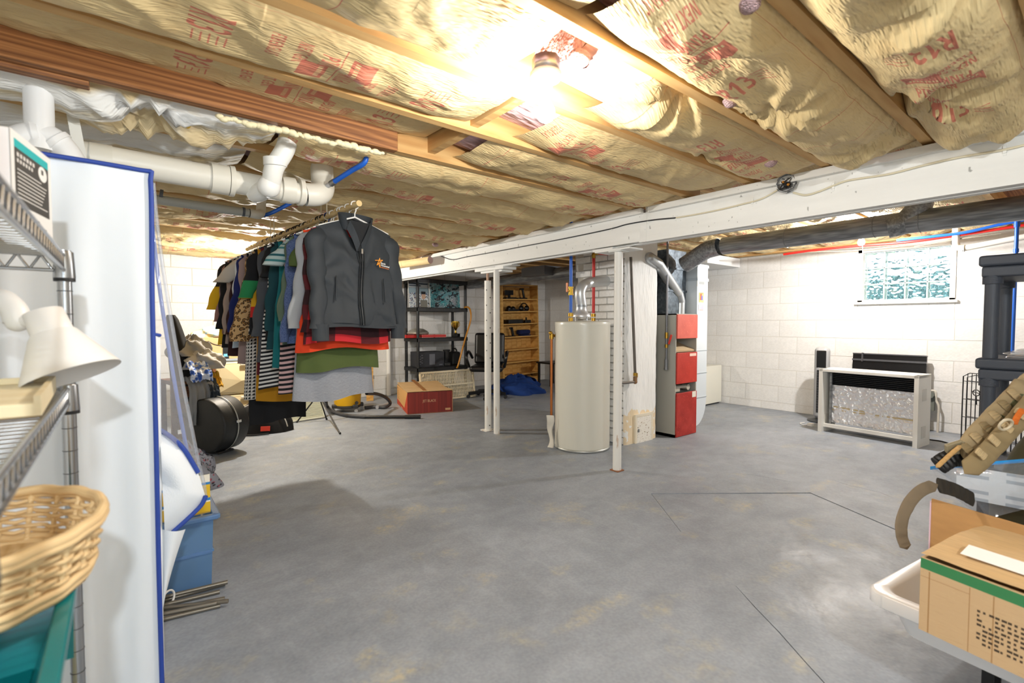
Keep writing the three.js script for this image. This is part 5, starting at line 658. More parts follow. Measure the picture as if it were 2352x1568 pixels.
{
  const t = thing('plastic_shelf', 'tall black plastic shelving unit with five trays against the back wall', 'shelf', null, [SH.x0, 0, SH.zb]), w = SH.x1 - SH.x0, d = SH.zf - SH.zb, ys = [0.12, 0.49, 0.925, 1.36, 1.77].map((y) => y), bp = mat(0x17181b, 0.45);
  ys[4] = onZ(1010, 642, SH.zf).y; ys[3] = onZ(1010, 706, SH.zf).y; ys[2] = onZ(1010, 775, SH.zf).y; ys[1] = onZ(1010, 842, SH.zf).y;
  for (const [a, b] of [[0, 0], [1, 0], [0, 1], [1, 1]]) part(t, 'post', cyl(0.024, 0.024, ys[4] - 0.02, a ? w - 0.026 : 0.026, ys[4] / 2, b ? d - 0.026 : 0.026, 0, 0, 0, 16), bp);
  ys.forEach((y) => { const s = part(t, 'tray', [rbox(w, 0.014, d, 0.004, w / 2, y - 0.008, d / 2), box(w, 0.055, 0.012, w / 2, y - 0.034, d - 0.006), box(w, 0.055, 0.012, w / 2, y - 0.034, 0.006), box(0.012, 0.055, d, 0.006, y - 0.034, d / 2), box(0.012, 0.055, d, w - 0.006, y - 0.034, d / 2)], bp); if (y > 1.2) part(s, 'rib', Array.from({ length: 30 }, (_, i) => box(0.006, 0.04, 0.006, 0.16 + i * 0.025, y - 0.03, d + 0.001)), bp); });
  const X = (px) => onZ(px, 740, SH.zf - 0.2).x, zz = SH.zf - 0.22;
  // on the tray under the top: a photo print, a painted canvas, a bottle
  const print = canvasTex(256, 256, (g) => { g.fillStyle = '#cfd6da'; g.fillRect(0, 0, 256, 256); g.fillStyle = '#8fa2ac'; g.fillRect(0, 60, 256, 60); const r = mulberry(12); for (let i = 0; i < 300; i++) { g.fillStyle = ['#24407c', '#e8e6e2', '#8a6a58', '#1c2430'][Math.floor(r() * 4)]; g.fillRect(r() * 256, 110 + r() * 146, 7, 9); } g.fillStyle = '#caa58c'; g.beginPath(); g.ellipse(185, 140, 26, 34, 0, 0, 7); g.fill(); g.fillStyle = '#22242a'; g.fillRect(156, 96, 58, 26); g.fillStyle = '#7c7a70'; g.fillRect(140, 180, 92, 76); g.fillStyle = '#d9b8a2'; g.beginPath(); g.ellipse(110, 110, 18, 24, 0, 0, 7); g.fill(); g.fillStyle = '#3a4a5c'; g.fillRect(8, 14, 240, 14); g.fillRect(8, 36, 150, 10); });
  const px0 = X(944), px1 = X(991); const fp = thing('photo_print', 'photo print of people at an event standing on the black shelf', 'picture', null, [(px0 + px1) / 2, ys[3], SH.zb + 0.2], 0.05); part(fp, 'board', move(box(px1 - px0, 0.42, 0.012, 0, 0.21, -0.007), 0, 0, 0, -0.1), white); part(fp, 'print', move(sheet(1, 1, (u, v) => [(u - 0.5) * (px1 - px0), v * 0.42, 0.0005]), 0, 0, 0, -0.1), mat(0xffffff, 0.4, { map: print }));
  const cx0 = X(990), cx1 = X(1058), art = dataTex(256, (u, v) => { const n = fbm(u * 12, v * 12, 4, 12), k = vnoise(u * 60, v * 60, 60), b = fbm(u * 5 + 9, v * 5, 3, 5); return k > 0.82 ? [206, 214, 212] : n > 0.56 ? [24, 34, 44] : [40 + 130 * b, 110 + 90 * n, 122 + 80 * n]; }, true);
  const cv = thing('painted_canvas', 'abstract teal and grey painted canvas leaning on the black shelf', 'painting', null, [(cx0 + cx1) / 2, ys[3], SH.zb + 0.24]); part(cv, 'stretcher', move(box(cx1 - cx0, 0.43, 0.025, 0, 0.215, -0.013), 0, 0, 0, -0.1), white); part(cv, 'painting', move(sheet(1, 1, (u, v) => [(u - 0.5) * (cx1 - cx0), v * 0.43, 0.0006]), 0, 0, 0, -0.1), mat(0xffffff, 0.6, { map: art }));
  one('glass_bottle', 'small bottle with a gold cap behind the photo print', 'bottle', lathe([[0, 0], [0.035, 0], [0.036, 0.3], [0.016, 0.36], [0.016, 0.42], [0, 0.42]]), mat(0xb98a50, 0.3), null, [X(972), ys[3], SH.zb + 0.08]);
  one('serving_platter', 'silver domed platter on the red books', 'platter', lathe([[0, 0.1], [0.09, 0.09], [0.15, 0.055], [0.172, 0.03], [0.175, 0.02], [0.16, 0.0], [0, 0]], 0, 0, 0, 32), mat(0xb9b7ac, 0.35, { metalness: 0.5 }), null, [X(962), ys[2] + 0.05, zz - 0.01]);
  one('red_book', 'wide red box with white lettering lying under the platter', 'box', [rbox(0.44, 0.048, 0.26, 0.004)], mat(0xffffff, 0.5, { map: canvasTex(256, 64, (g) => { g.fillStyle = '#c02622'; g.fillRect(0, 0, 256, 64); g.fillStyle = '#ecd9d2'; for (let i = 0; i < 14; i++) g.fillRect(14 + i * 17, 20, 11, 22); }, [2.2, 18]) }), null, [X(985), ys[2] + 0.025, SH.zf - 0.16]);
  one('red_book', 'second red box at the left end of the same tray', 'box', [rbox(0.2, 0.045, 0.26, 0.004)], mat(0xb82420, 0.5), null, [X(936), ys[2] + 0.023, SH.zf - 0.2]);
  const tr = thing('trophy', 'small gold two-handled trophy cup on a black base', 'trophy', null, [X(1045), ys[2], SH.zf - 0.18]); part(tr, 'base', rbox(0.11, 0.055, 0.11, 0.004, 0, 0.028, 0), blackGloss); part(tr, 'cup', lathe([[0, 0.055], [0.03, 0.057], [0.014, 0.08], [0.012, 0.11], [0.022, 0.125], [0.045, 0.17], [0.056, 0.23], [0.062, 0.26], [0.056, 0.258], [0.03, 0.16], [0, 0.13]]), gold); for (const s of [-1, 1]) part(tr, 'handle', tube([[s * 0.04, 0.16, 0], [s * 0.075, 0.19, 0], [s * 0.078, 0.235, 0], [s * 0.06, 0.25, 0]], 0.005, 8, 6), gold);
  const sb = thing('speaker_box', 'dark grey appliance carton with white print on the lower tray', 'box', null, [X(981), ys[1], SH.zf - 0.2]); part(sb, 'carton', rbox(0.46, 0.24, 0.28, 0.005, 0, 0.12, 0), mat(0x2a2c33, 0.6)); part(sb, 'printing', [box(0.1, 0.17, 0.001, 0.01, 0.12, 0.1406), box(0.06, 0.016, 0.001, 0.17, 0.03, 0.1406), ...Array.from({ length: 8 }, (_, i) => box(0.012 + (i % 3) * 0.012, 0.016, 0.001, -0.2 + (i % 2) * 0.03, 0.05 + i * 0.02, 0.1406))], mat(0x686b74, 0.6));
  one('work_boot', 'black and orange roller skate boot beside the grey carton', 'boot', [tube([[0, 0.02, 0], [0.01, 0.12, 0], [0.02, 0.24, 0.01]], 0.05, 12, 6), rbox(0.1, 0.06, 0.2, 0.02, 0.01, 0.03, 0.03), torus(0.05, 0.012, 0.02, 0.25, 0.01, PI / 2, 0, 0)], mat(0xffffff, 0.6, { map: canvasTex(64, 64, (g) => { g.fillStyle = '#1a1a1c'; g.fillRect(0, 0, 64, 64); g.fillStyle = '#c06a1c'; g.fillRect(0, 40, 64, 5); }) }), null, [X(1018), ys[1], SH.zf - 0.14], -0.3);
  one('camera_bag', 'black padded bag with a yellow green strap on the lower tray', 'bag', [rbox(0.16, 0.22, 0.16, 0.03, 0, 0.11, 0), torus(0.05, 0.012, 0, 0.22, 0, 0, 0, 0, PI)], mat(0x1a1b1d, 0.7), null, [X(1043), ys[1], SH.zf - 0.2]); 
  const ca = onZ(1053, 836, SH.zf + 0.06), cb = onZ(1081, 735, SH.zf + 0.06), cc = onZ(1080, 712, SH.zf + 0.06), ce = onZ(1066, 706, SH.zf + 0.06); one('walking_cane', 'polished yellow wooden walking cane hooked beside the black shelf', 'cane', tube([V(ca.x - 0.02, 0.42, ca.z - 0.02), ca, onZ(1068, 780, SH.zf + 0.06), cb, cc, onZ(1074, 705, SH.zf + 0.06), ce], 0.014, 10, 8), mat(0xc9871c, 0.3));
}
{
  const r1 = onFloor(1092, 911), l1 = onFloor(966, 927), z = r1.z, x0 = onZ(967, 890, z).x, x1 = r1.x, w = x1 - x0, h = onZ(1090, 847, z).y, cr = mat(0xddd0b2, 0.5), t = thing('kennel_panel', 'cream plastic lattice panel leaning in front of the black shelf', 'panel', null, [x0, 0, z]);
  const L = (g) => move(g, 0, 0.004, 0, -0.14); part(t, 'rim', L(join(rbox(w, 0.03, 0.03, 0.006, w / 2, 0.016, 0), rbox(w, 0.03, 0.03, 0.006, w / 2, h - 0.015, 0), rbox(0.03, h, 0.03, 0.006, 0.015, h / 2, 0), rbox(0.03, h, 0.03, 0.006, w - 0.015, h / 2, 0), box(w, 0.022, 0.025, w / 2, h * 0.5, 0))), cr);
  const bg = box(0.009, h - 0.05, 0.014), hg = box(w - 0.05, 0.007, 0.012); const n = 36; for (let i = 1; i < n; i++) { const m = part(t, 'slat', bg, cr); const p = V(i * w / n, h / 2, 0).applyAxisAngle(V(1, 0, 0), -0.14); m.position.set(p.x, p.y + 0.004, p.z); m.rotation.x = -0.14; } for (let j = 1; j < 8; j++) { if (j === 4) continue; const m = part(t, 'slat', hg, cr); const p = V(w / 2, h * j / 8, 0).applyAxisAngle(V(1, 0, 0), -0.14); m.position.set(p.x, p.y + 0.004, p.z); m.rotation.x = -0.14; }
  for (const [a, b] of [[0.04, 0.045], [w - 0.04, 0.045], [0.04, h - 0.045], [w - 0.04, h - 0.045]]) part(t, 'corner_boss', L(torus(0.028, 0.006, a, b, 0.012, 0, 0, 0)), cr);
}
// ---------------------------------------------------------------- bookcase, its electronics, chair, blanket
{
  const zf = -7.03, x0 = onZ(1158, 800, zf).x, x1 = onZ(1240, 800, zf).x, w = x1 - x0, H = 1.86, D = 0.235, T = 0.02, t = thing('bookcase', 'tall knotty pine bookcase leaning slightly with seven shelves', 'bookcase', null, [(x0 + x1) / 2, 0.012, zf - D / 2]); t.rotation.z = 0.03;
  for (const s of [-1, 1]) part(t, 'side_panel', rbox(T, H, D, 0.002, s * (w / 2 - T / 2), H / 2, 0), pineMat); part(t, 'top_panel', rbox(w, T, D, 0.002, 0, H - T / 2, 0), pineMat);
  const bw = (w - 2 * T) / 7, boards = [metre(fin(new THREE.BoxGeometry(bw - 0.003, H - 0.06, 0.01)), 1), metre(fin(new THREE.BoxGeometry(bw - 0.003, H - 0.06, 0.01)), 0.7)]; for (let i = 0; i < 7; i++) { const m = part(t, 'back_board', boards[i % 2], pineMat); m.position.set(-w / 2 + T + bw * (i + 0.5), H / 2, -D / 2 + 0.006); }
  const ys = [1.585, 1.355, 1.125, 0.885, 0.645, 0.41, 0.17], sg = rbox(w - 2 * T, T, D - 0.012, 0.002); for (const y of ys) { const m = part(t, 'shelf', sg, pineMat); m.position.set(0, y, 0.006); }
  part(t, 'plinth', box(w - 2 * T, 0.1, T, 0, 0.05, D / 2 - 0.02), pineMat);
  const at = (dx, k, dz = 0.02) => V(dx, ys[k] + T / 2 + 0.001, dz).applyEuler(new THREE.Euler(0, 0, 0.03)).add(t.position);
  const put = (nm, label, geo, dx, k, turn = 0, m = blackGloss, dz) => { const o = one(nm, label, 'electronics', geo, m, 'electronics on the pine bookcase', at(dx, k, dz), turn); o.rotation.z = 0.03; };
  put('desk_phone_base', 'black docking stand with a wide screen on the top pine shelf', [rbox(0.2, 0.09, 0.02, 0.004, 0, 0.12, 0), box(0.05, 0.07, 0.02, 0, 0.05, 0), rbox(0.24, 0.03, 0.12, 0.006, 0.02, 0.016, 0)], -0.2, 0);
  put('desk_fan', 'black upright charging stand on the top pine shelf', [tube([[0.07, 0.02, 0], [0.05, 0.1, 0], [0.035, 0.18, 0]], 0.022, 8, 4), rbox(0.08, 0.03, 0.05, 0.006, 0.01, 0.19, 0), rbox(0.22, 0.025, 0.1, 0.006, 0, 0.013, 0)], 0.1, 0);
  put('game_controllers', 'lumpy black headset with cables on the second pine shelf', [ball(0.055, -0.04, 0.05, 0), ball(0.05, 0.05, 0.045, 0.01), rbox(0.26, 0.04, 0.12, 0.01, 0.04, 0.021, 0)], -0.17, 1);
  put('headphones', 'pair of black headphones on the second pine shelf', [ball(0.055, -0.07, 0.055, 0, 1, 1, 0.8), ball(0.055, 0.07, 0.055, 0, 1, 1, 0.8), torus(0.09, 0.012, 0, 0.06, 0, 0, 0, 0, PI), box(0.16, 0.02, 0.05, 0, 0.011, 0)], 0.16, 1);
  put('media_player', 'flat black media player on the third pine shelf', [rbox(0.34, 0.075, 0.18, 0.006, 0, 0.039, 0), box(0.02, 0.03, 0.002, 0.06, 0.04, 0.091)], -0.12, 2);
  put('router', 'black router with tangled wires on the third pine shelf', [rbox(0.14, 0.06, 0.1, 0.008, 0.04, 0.031, 0), box(0.025, 0.1, 0.02, 0.03, 0.06, 0), tube([[-0.12, 0.01, 0], [-0.08, 0.05, 0.02], [-0.05, 0.02, 0.03], [-0.02, 0.05, 0.01]], 0.006, 6, 6)], 0.18, 2);
  put('handset', 'black handset standing on the fourth pine shelf', [beamBar([0.04, 0.0, 0], [0, 0.16, 0], 0.045, 0.03), rbox(0.07, 0.035, 0.03, 0.006, -0.01, 0.155, 0), rbox(0.2, 0.012, 0.08, 0.003, -0.03, 0.007, 0)], -0.16, 3);
  put('folded_cloth', 'folded dark blue cloth on a white box on the fourth pine shelf', [rbox(0.25, 0.09, 0.16, 0.03, 0, 0.07, 0), rbox(0.19, 0.022, 0.15, 0.002, 0.02, 0.012, 0.01)], 0.13, 3, 0, fab(0x101c4a));
  // swivel chair
  const cp = onFloor(1126, 912), c = thing('office_chair', 'black padded swivel office chair behind the white posts', 'chair', null, [cp.x - 0.05, 0, cp.z], -0.75), lea = mat(0x0f1013, 0.3);
  part(c, 'seat', rbox(0.5, 0.09, 0.48, 0.04, 0, 0.46, 0), lea); part(c, 'backrest', move(rbox(0.48, 0.5, 0.1, 0.045, 0, 0.25, 0), 0, 0.5, -0.25, -0.14), lea); part(c, 'gas_lift', cyl(0.03, 0.03, 0.36, 0, 0.28, 0), blackGloss);
  for (const s of [-1, 1]) part(c, 'armrest', tube([[s * 0.27, 0.48, 0.1], [s * 0.3, 0.62, 0.16], [s * 0.3, 0.7, 0.08], [s * 0.3, 0.7, -0.1], [s * 0.27, 0.6, -0.22]], 0.022, 8, 6), lea);
  for (let i = 0; i < 5; i++) { const a = i / 5 * 2 * PI; const l = part(c, 'base_leg', beamBar([0, 0.11, 0], [Math.sin(a) * 0.3, 0.07, Math.cos(a) * 0.3], 0.045, 0.03), black); part(l, 'caster', cyl(0.028, 0.028, 0.04, Math.sin(a) * 0.3, 0.028, Math.cos(a) * 0.3, PI / 2, a, 0), black); }
  const bp = onFloor(1212, 906); one('blue_blanket', 'crumpled royal blue blanket heaped on the floor by the bookcase', 'blanket', heapGeo(0.42, 0.28, 0.3, 11, 0.55, 84, 36), fab(0x12387c, 0), null, [bp.x, 0.002, bp.z - 0.26], camTurn(bp.x, bp.z));
  const sp = onFloor(1272, 890), s = thing('side_table', 'small dark side table half hidden behind the water heater', 'table', null, [sp.x + 0.24, 0, sp.z - 0.3]); part(s, 'table_top', rbox(0.44, 0.03, 0.4, 0.005, 0, 0.42, 0), black); for (const a of [-1, 1]) for (const b of [-1, 1]) part(s, 'leg', box(0.035, 0.41, 0.035, a * 0.18, 0.205, b * 0.16), black);
}
// white wall pipe and pine door edge seen past the clothes
{ const p = onZ(893, 860, ZB + 0.06); one('wall_pipe', 'white painted vertical pipe on the back wall left of the shelf', 'pipe', cyl(0.035, 0.035, 1.6, 0, 0.8, 0, 0, 0, 0, 16), white, null, [p.x, 0, ZB + 0.06]);
  const d = onFloor(856, 922); const t = thing('wooden_easel_board', 'pine board standing behind the hanging clothes', 'board', null, [d.x, 0, d.z - 0.1], -0.3); part(t, 'board', rbox(0.1, 0.62, 0.03, 0.003, 0, 0.31, 0), pineMat); part(t, 'hinge', box(0.02, 0.05, 0.04, 0.055, 0.35, 0), steel); }

// ---------------------------------------------------------------- right wall: heater cabinet, fan, tray, crate
{
  const A = onFloor(1878, 990), Bp = onFloor(2106, 1030), w = A.distanceTo(Bp), h = 0.67, D = 0.3, turn = Math.atan2(-(Bp.z - A.z), Bp.x - A.x), wp = mat(0xeeece4, 0.4), t = thing('heater_cabinet', 'white metal heater cabinet seen from its open foil-lined back', 'heater', null, A, turn);
  part(t, 'side_panel', box(0.035, h, D, 0.0175, h / 2, -D / 2), wp); part(t, 'side_panel', box(0.035, h, D, w - 0.0175, h / 2, -D / 2), wp); part(t, 'top_panel', rbox(w, 0.03, D, 0.004, w / 2, h - 0.015, -D / 2), wp); part(t, 'bottom_rail', box(w - 0.07, 0.035, 0.03, w / 2, 0.07, -0.06), wp);
  part(t, 'vent_plate', [box(0.002, 0.11, 0.1, w + 0.001, h * 0.72, -0.14), box(0.002, 0.11, 0.1, w + 0.001, h * 0.2, -0.14), box(0.003, 0.12, 0.14, 0.0365, h * 0.18, -0.14)], mat(0xd9d7cf, 0.5));
  const foil = mat(0xf2f3f5, 0.3, { metalness: 0.5 });
  part(t, 'foil_lining', sheet(130, 70, (u, v) => { const n = 1 - Math.abs(2 * fbm(u * 16, v * 9, 3) - 1), m = 1 - Math.abs(2 * fbm(u * 40 + 7, v * 24, 2) - 1); return [0.08 + u * (w - 0.12), 0.1 + v * (h * 0.6), -0.13 + 0.014 * n * n + 0.006 * m]; }), foil); part(t, 'foil_tape', [box(w - 0.12, 0.012, 0.004, w / 2 + 0.02, 0.235, -0.118), box(0.3, 0.012, 0.004, 0.24, 0.262, -0.118, 0, 0, -0.05)], mat(0xcdbb8e, 0.4));
  part(t, 'back_plate', box(w - 0.07, h - 0.1, 0.01, w / 2, h / 2 + 0.03, -D + 0.02), galv); for (let i = 0; i < 8; i++) part(t, 'louver', box(w - 0.12, 0.008, 0.03, w / 2 + 0.02, h * 0.76 + i * 0.018, -0.12, 0.5), black); for (let i = 0; i < 5; i++) part(t, 'louver_strut', box(0.014, 0.15, 0.006, 0.22 + i * 0.15, h * 0.85, -0.145), i === 2 ? black : wp); part(t, 'side_channel', box(0.02, h - 0.1, 0.02, 0.075, h / 2, -0.1), galv);
  const y0 = onX(1950, 844, 6.5), y1 = onX(2122, 842, 6.5), tp = thing('metal_tray', 'long black metal tray leaning on the wall behind the heater cabinet', 'tray', null, [6.56, 0.0, (y0.z + y1.z) / 2]);
  const L = Math.abs(y1.z - y0.z); part(tp, 'panel', move(rbox(0.03, 0.8, L, 0.004, 0, 0.4, 0), 0, 0.004, 0, 0, 0, -0.1), blackGloss); part(tp, 'lip', move(join(box(0.05, 0.012, L, 0, 0.8, 0), box(0.04, 0.1, 0.012, -0.03, 0.76, -L / 2 + 0.1), box(0.02, 0.02, L, -0.025, 0.73, 0)), 0, 0.004, 0, 0, 0, -0.1), mat(0x55575c, 0.4, { metalness: 0.5 }));
  const fpt = onFloor(1884, 968), f = thing('tower_fan', 'silver and black tower fan standing against the white wall', 'fan', null, [fpt.x + 0.02, 0, fpt.z], camTurn(fpt.x, fpt.z) - 0.15);
  part(f, 'base', lathe([[0, 0], [0.14, 0], [0.14, 0.012], [0.06, 0.035], [0, 0.035]], 0, 0, 0, 28), mat(0x2e3236, 0.4)); part(f, 'column', [rbox(0.15, 0.84, 0.14, 0.05, 0, 0.455, 0, 0, 0, 0, 4)], mat(0xa9abae, 0.35)); part(f, 'grille', [rbox(0.085, 0.5, 0.02, 0.008, 0, 0.36, 0.064)], mat(0x1d1f23, 0.4)); part(f, 'control_panel', rbox(0.095, 0.2, 0.02, 0.009, 0, 0.735, 0.064), blackGloss); for (let i = 0; i < 16; i++) part(f, 'grille_bar', box(0.08, 0.004, 0.006, 0, 0.13 + i * 0.03, 0.076), mat(0x45484d, 0.4));
  const cd = onFloor(1862, 978); one('floor_adapter', 'small white power adapter with cord on the floor by the fan', 'adapter', [rbox(0.07, 0.03, 0.05, 0.005, 0, 0.015, 0), tube([[0, 0.012, 0], [-0.04, 0.008, -0.06], [0.03, 0.008, -0.12], [0.1, 0.008, -0.1]], 0.005, 6, 6)], white, null, cd);
  const gx = XR - 0.07, g = thing('drain_hose', 'crooked white hose running from a wall valve to the floor', 'hose', null), Q = (px, py) => onX(px, py, gx); part(g, 'hose', tube([Q(2130, 905), Q(2138, 897), Q(2149, 900), Q(2150, 918), Q(2156, 935), Q(2155, 965), Q(2153, 1008)], 0.011, 8, 8), mat(0xd6d0c4, 0.5)); part(g, 'wall_valve', [box(0.06, 0.16, 0.1, gx + 0.02, Q(2132, 925).y, Q(2132, 925).z), cyl(0.04, 0.04, 0.04, gx - 0.02, Q(2136, 905).y, Q(2136, 905).z, 0, 0, PI / 2)], mat(0x6d726c, 0.6)); 
  one('power_cord', 'black power cord lying on the floor by the wall', 'cord', tube([onFloor(2130, 1010), onFloor(2160, 1014), onFloor(2185, 1020), onFloor(2200, 1016)].map((p) => V(p.x, 0.006, p.z)), 0.006, 6, 8), black);
  // folded wire crate
  const k0 = onFloor(2207, 1045), wc = thing('wire_crate', 'folded black wire dog crate panel standing beside the dark shelf', 'crate', null, [k0.x, 0, k0.z], Math.atan2(-(onFloor(2300, 1066).z - k0.z), onFloor(2300, 1066).x - k0.x)), W = 0.5, Hc = 0.72, wire = mat(0x1a1b1e, 0.45);
  for (const [oz, oh] of [[0, Hc], [-0.05, Hc - 0.02]]) { part(wc, 'rim', tube([[0, 0.01, oz], [0, oh, oz], [W, oh, oz], [W, 0.01, oz]].map((p) => p), 0.0045, 6, 8, true, 0.02), wire); const n = 16; for (let i = 1; i < n; i++) part(wc, 'wire', bar([i * W / n, 0.01, oz], [i * W / n, oh, oz], 0.0028, 5), wire); for (let j = 0; j < 5; j++) part(wc, 'wire', bar([0, 0.03 + j * 0.155, oz], [W, 0.03 + j * 0.155, oz], 0.0034, 5), wire); }
  part(wc, 'door_latch', [torus(0.025, 0.004, 0.1, 0.56, 0.006, 0, 0, 0), bar([0.07, 0.57, 0.006], [0.15, 0.55, 0.006], 0.004, 5), bar([0.1, 0.54, 0.006], [0.105, 0.46, 0.006], 0.004, 5)], wire); part(wc, 'door_latch', [torus(0.025, 0.004, 0.1, 0.1, 0.006, 0, 0, 0), bar([0.07, 0.11, 0.006], [0.15, 0.09, 0.006], 0.004, 5)], wire);
}
// ---------------------------------------------------------------- dark plastic shelf, backpack, boxes at the right
{
  const d1 = 2.25, p1 = atD(2276, 760, d1), sp = mat(0x343a45, 0.5, { bumpMap: bumpFine, bumpScale: 0.001 }), yT = atD(2276, 588, d1).y, yM = atD(2276, 822, d1).y, t = thing('storage_shelf', 'dark slate plastic shelving unit with thick round posts', 'shelf', null, [p1.x, 0, p1.z]), W = 0.8, D = 0.42;
  // local x runs away along +x, z towards the camera side
  for (const [a, b] of [[0, 0], [D, 0], [0, W], [D, W]]) part(t, 'post', cyl(0.027, 0.027, yT - 0.02, a, (yT - 0.02) / 2, b, 0, 0, 0, 20), sp);
  for (const y of [yT, yM, 0.48, 0.12]) { const s = part(t, 'tray', [rbox(D + 0.09, 0.05, W + 0.09, 0.012, D / 2, y - 0.025, W / 2), rbox(D + 0.07, 0.05, W + 0.07, 0.01, D / 2, y - 0.075, W / 2)], sp); for (const [a, b] of [[0, 0], [D, 0], [0, W], [D, W]]) part(s, 'socket', cyl(0.036, 0.036, 0.04, a, y - 0.11, b, 0, 0, 0, 16), sp); }
  one('plastic_wrap', 'crumpled clear plastic wrap on the middle tray of the dark shelf', 'plastic', heapGeo(0.16, 0.05, 0.2, 3, 0.7), phys(0xf4f6f8, 0.15, { transmission: 0.75, thickness: 0 }), null, [p1.x + 0.2, yM + 0.002, p1.z + 0.25]);
  // tan backpack propped against the shelf: dark olive body, padded straps with webbing, buckles
  const bpk = thing('tan_backpack', 'tan military backpack with padded webbing straps propped by the dark shelf', 'backpack', null, [0, 0, 0]), tan = fab(0x9a8868), tan2 = fab(0x857454), dk = fab(0x3a3620), G = (px, py, d) => atD(px, py, d), face = V(-0.62, 0.45, 0.64).normalize();
  const bc = G(2385, 1010, 1.78); part(bpk, 'body', sheet(40, 24, (u, v) => { const a = u * 2 * PI, s = Math.pow(Math.sin(v * PI), 0.6), n = 1 + 0.2 * (fbm(Math.cos(a) + 3, v * 3 + Math.sin(a), 3) - 0.5); return [bc.x + 0.08 + 0.14 * s * Math.cos(a) * n + 0.1 * (0.5 - v), 0.84 - v * 0.835, bc.z + 0.08 + 0.2 * s * Math.sin(a) * n]; }, 1, 1, true), dk);
  const pad = (nm, pts, w, th, m, seed = 1) => { const c = new THREE.CatmullRomCurve3(pts); part(bpk, nm, sheet(16, 40, (u, v) => { const p = c.getPoint(v), tg = c.getTangent(v), sd = tg.clone().cross(face).normalize(), up = sd.clone().cross(tg).normalize(), a = u * 2 * PI, e = Math.min(1, Math.min(v, 1 - v) * 14), q = 1 + 0.12 * (fbm(v * 12 + seed, u * 3, 2) - 0.5); return p.addScaledVector(sd, Math.sign(Math.cos(a)) * Math.pow(Math.abs(Math.cos(a)), 0.6) * w / 2 * e * q).addScaledVector(up, Math.sin(a) * th / 2 * e * (1 + 0.25 * Math.sin(v * 46 + seed))).toArray(); }, 0.2, 0.6, true), m); };
  pad('shoulder_strap', [G(2362, 875, 1.8), G(2330, 915, 1.76), G(2285, 962, 1.72), G(2245, 1005, 1.69), G(2212, 1052, 1.67)], 0.075, 0.03, tan, 2);
  pad('shoulder_strap', [G(2385, 905, 1.7), G(2345, 955, 1.66), G(2305, 1000, 1.63), G(2262, 1045, 1.61), G(2215, 1088, 1.6)], 0.06, 0.028, tan2, 5);
  pad('frame_edge', [G(2368, 858, 1.86), G(2318, 905, 1.8), G(2290, 935, 1.78)], 0.035, 0.03, fab(0xb09a76), 3);
  for (let i = 0; i < 6; i++) { const u = i / 5, x = 2332 - u * 108, y = 908 + u * 125; pad('webbing_loop', [G(x - 14, y - 15, 1.755 - u * 0.09), G(x + 5, y + 3, 1.735 - u * 0.09), G(x + 24, y + 19, 1.75 - u * 0.09)], 0.03, 0.008, i % 2 ? tan2 : fab(0xa6926e), i); }
  for (let i = 0; i < 4; i++) { const u = i / 3, x = 2345 - u * 90, y = 950 + u * 92; pad('strap_tape', [G(x - 12, y - 10, 1.64 - u * 0.05), G(x + 10, y + 10, 1.635 - u * 0.05)], 0.026, 0.01, fab(0xb7a27c), i + 3); }
  const mesh = G(2315, 935, 1.76); pad('spacer_mesh', [G(2352, 905, 1.76), G(2312, 945, 1.73), G(2270, 988, 1.7)], 0.03, 0.02, fab(0x5a5c40), 8);
  const rg = G(2310, 975, 1.59); part(bpk, 'buckle_ring', torus(0.02, 0.0042, rg.x, rg.y, rg.z, 0.5, -0.6, 0.3), mat(0xc4b79c, 0.4)); pad('orange_tab', [G(2350, 938, 1.62), G(2334, 962, 1.61), G(2330, 975, 1.61)], 0.018, 0.008, fab(0xc4641e), 1);
  const bkl = G(2190, 1030, 1.68); part(bpk, 'side_buckle', [rbox(0.055, 0.05, 0.014, 0.004, bkl.x, bkl.y, bkl.z, 0.3, -0.6, 0.5), rbox(0.016, 0.055, 0.02, 0.003, bkl.x + 0.034, bkl.y, bkl.z + 0.014, 0.3, -0.6, 0.5)], mat(0x8f846a, 0.5)); pad('dark_lining', [G(2150, 1072, 1.67), G(2185, 1052, 1.68), G(2225, 1056, 1.7)], 0.06, 0.02, black, 4); pad('binding', [G(2150, 1074, 1.65), G(2178, 1048, 1.655), G(2208, 1022, 1.66)], 0.014, 0.012, fab(0xb8935f), 6);
  pad('carry_strap', [G(2155, 1112, 1.6), G(2118, 1125, 1.58), G(2086, 1160, 1.56), G(2070, 1205, 1.54), G(2074, 1240, 1.53), G(2084, 1262, 1.52)], 0.036, 0.009, fab(0x6f6250), 7); pad('carry_strap', [G(2240, 1150, 1.66), G(2200, 1128, 1.64), G(2150, 1112, 1.6)], 0.05, 0.012, fab(0x2a2620), 9);
}
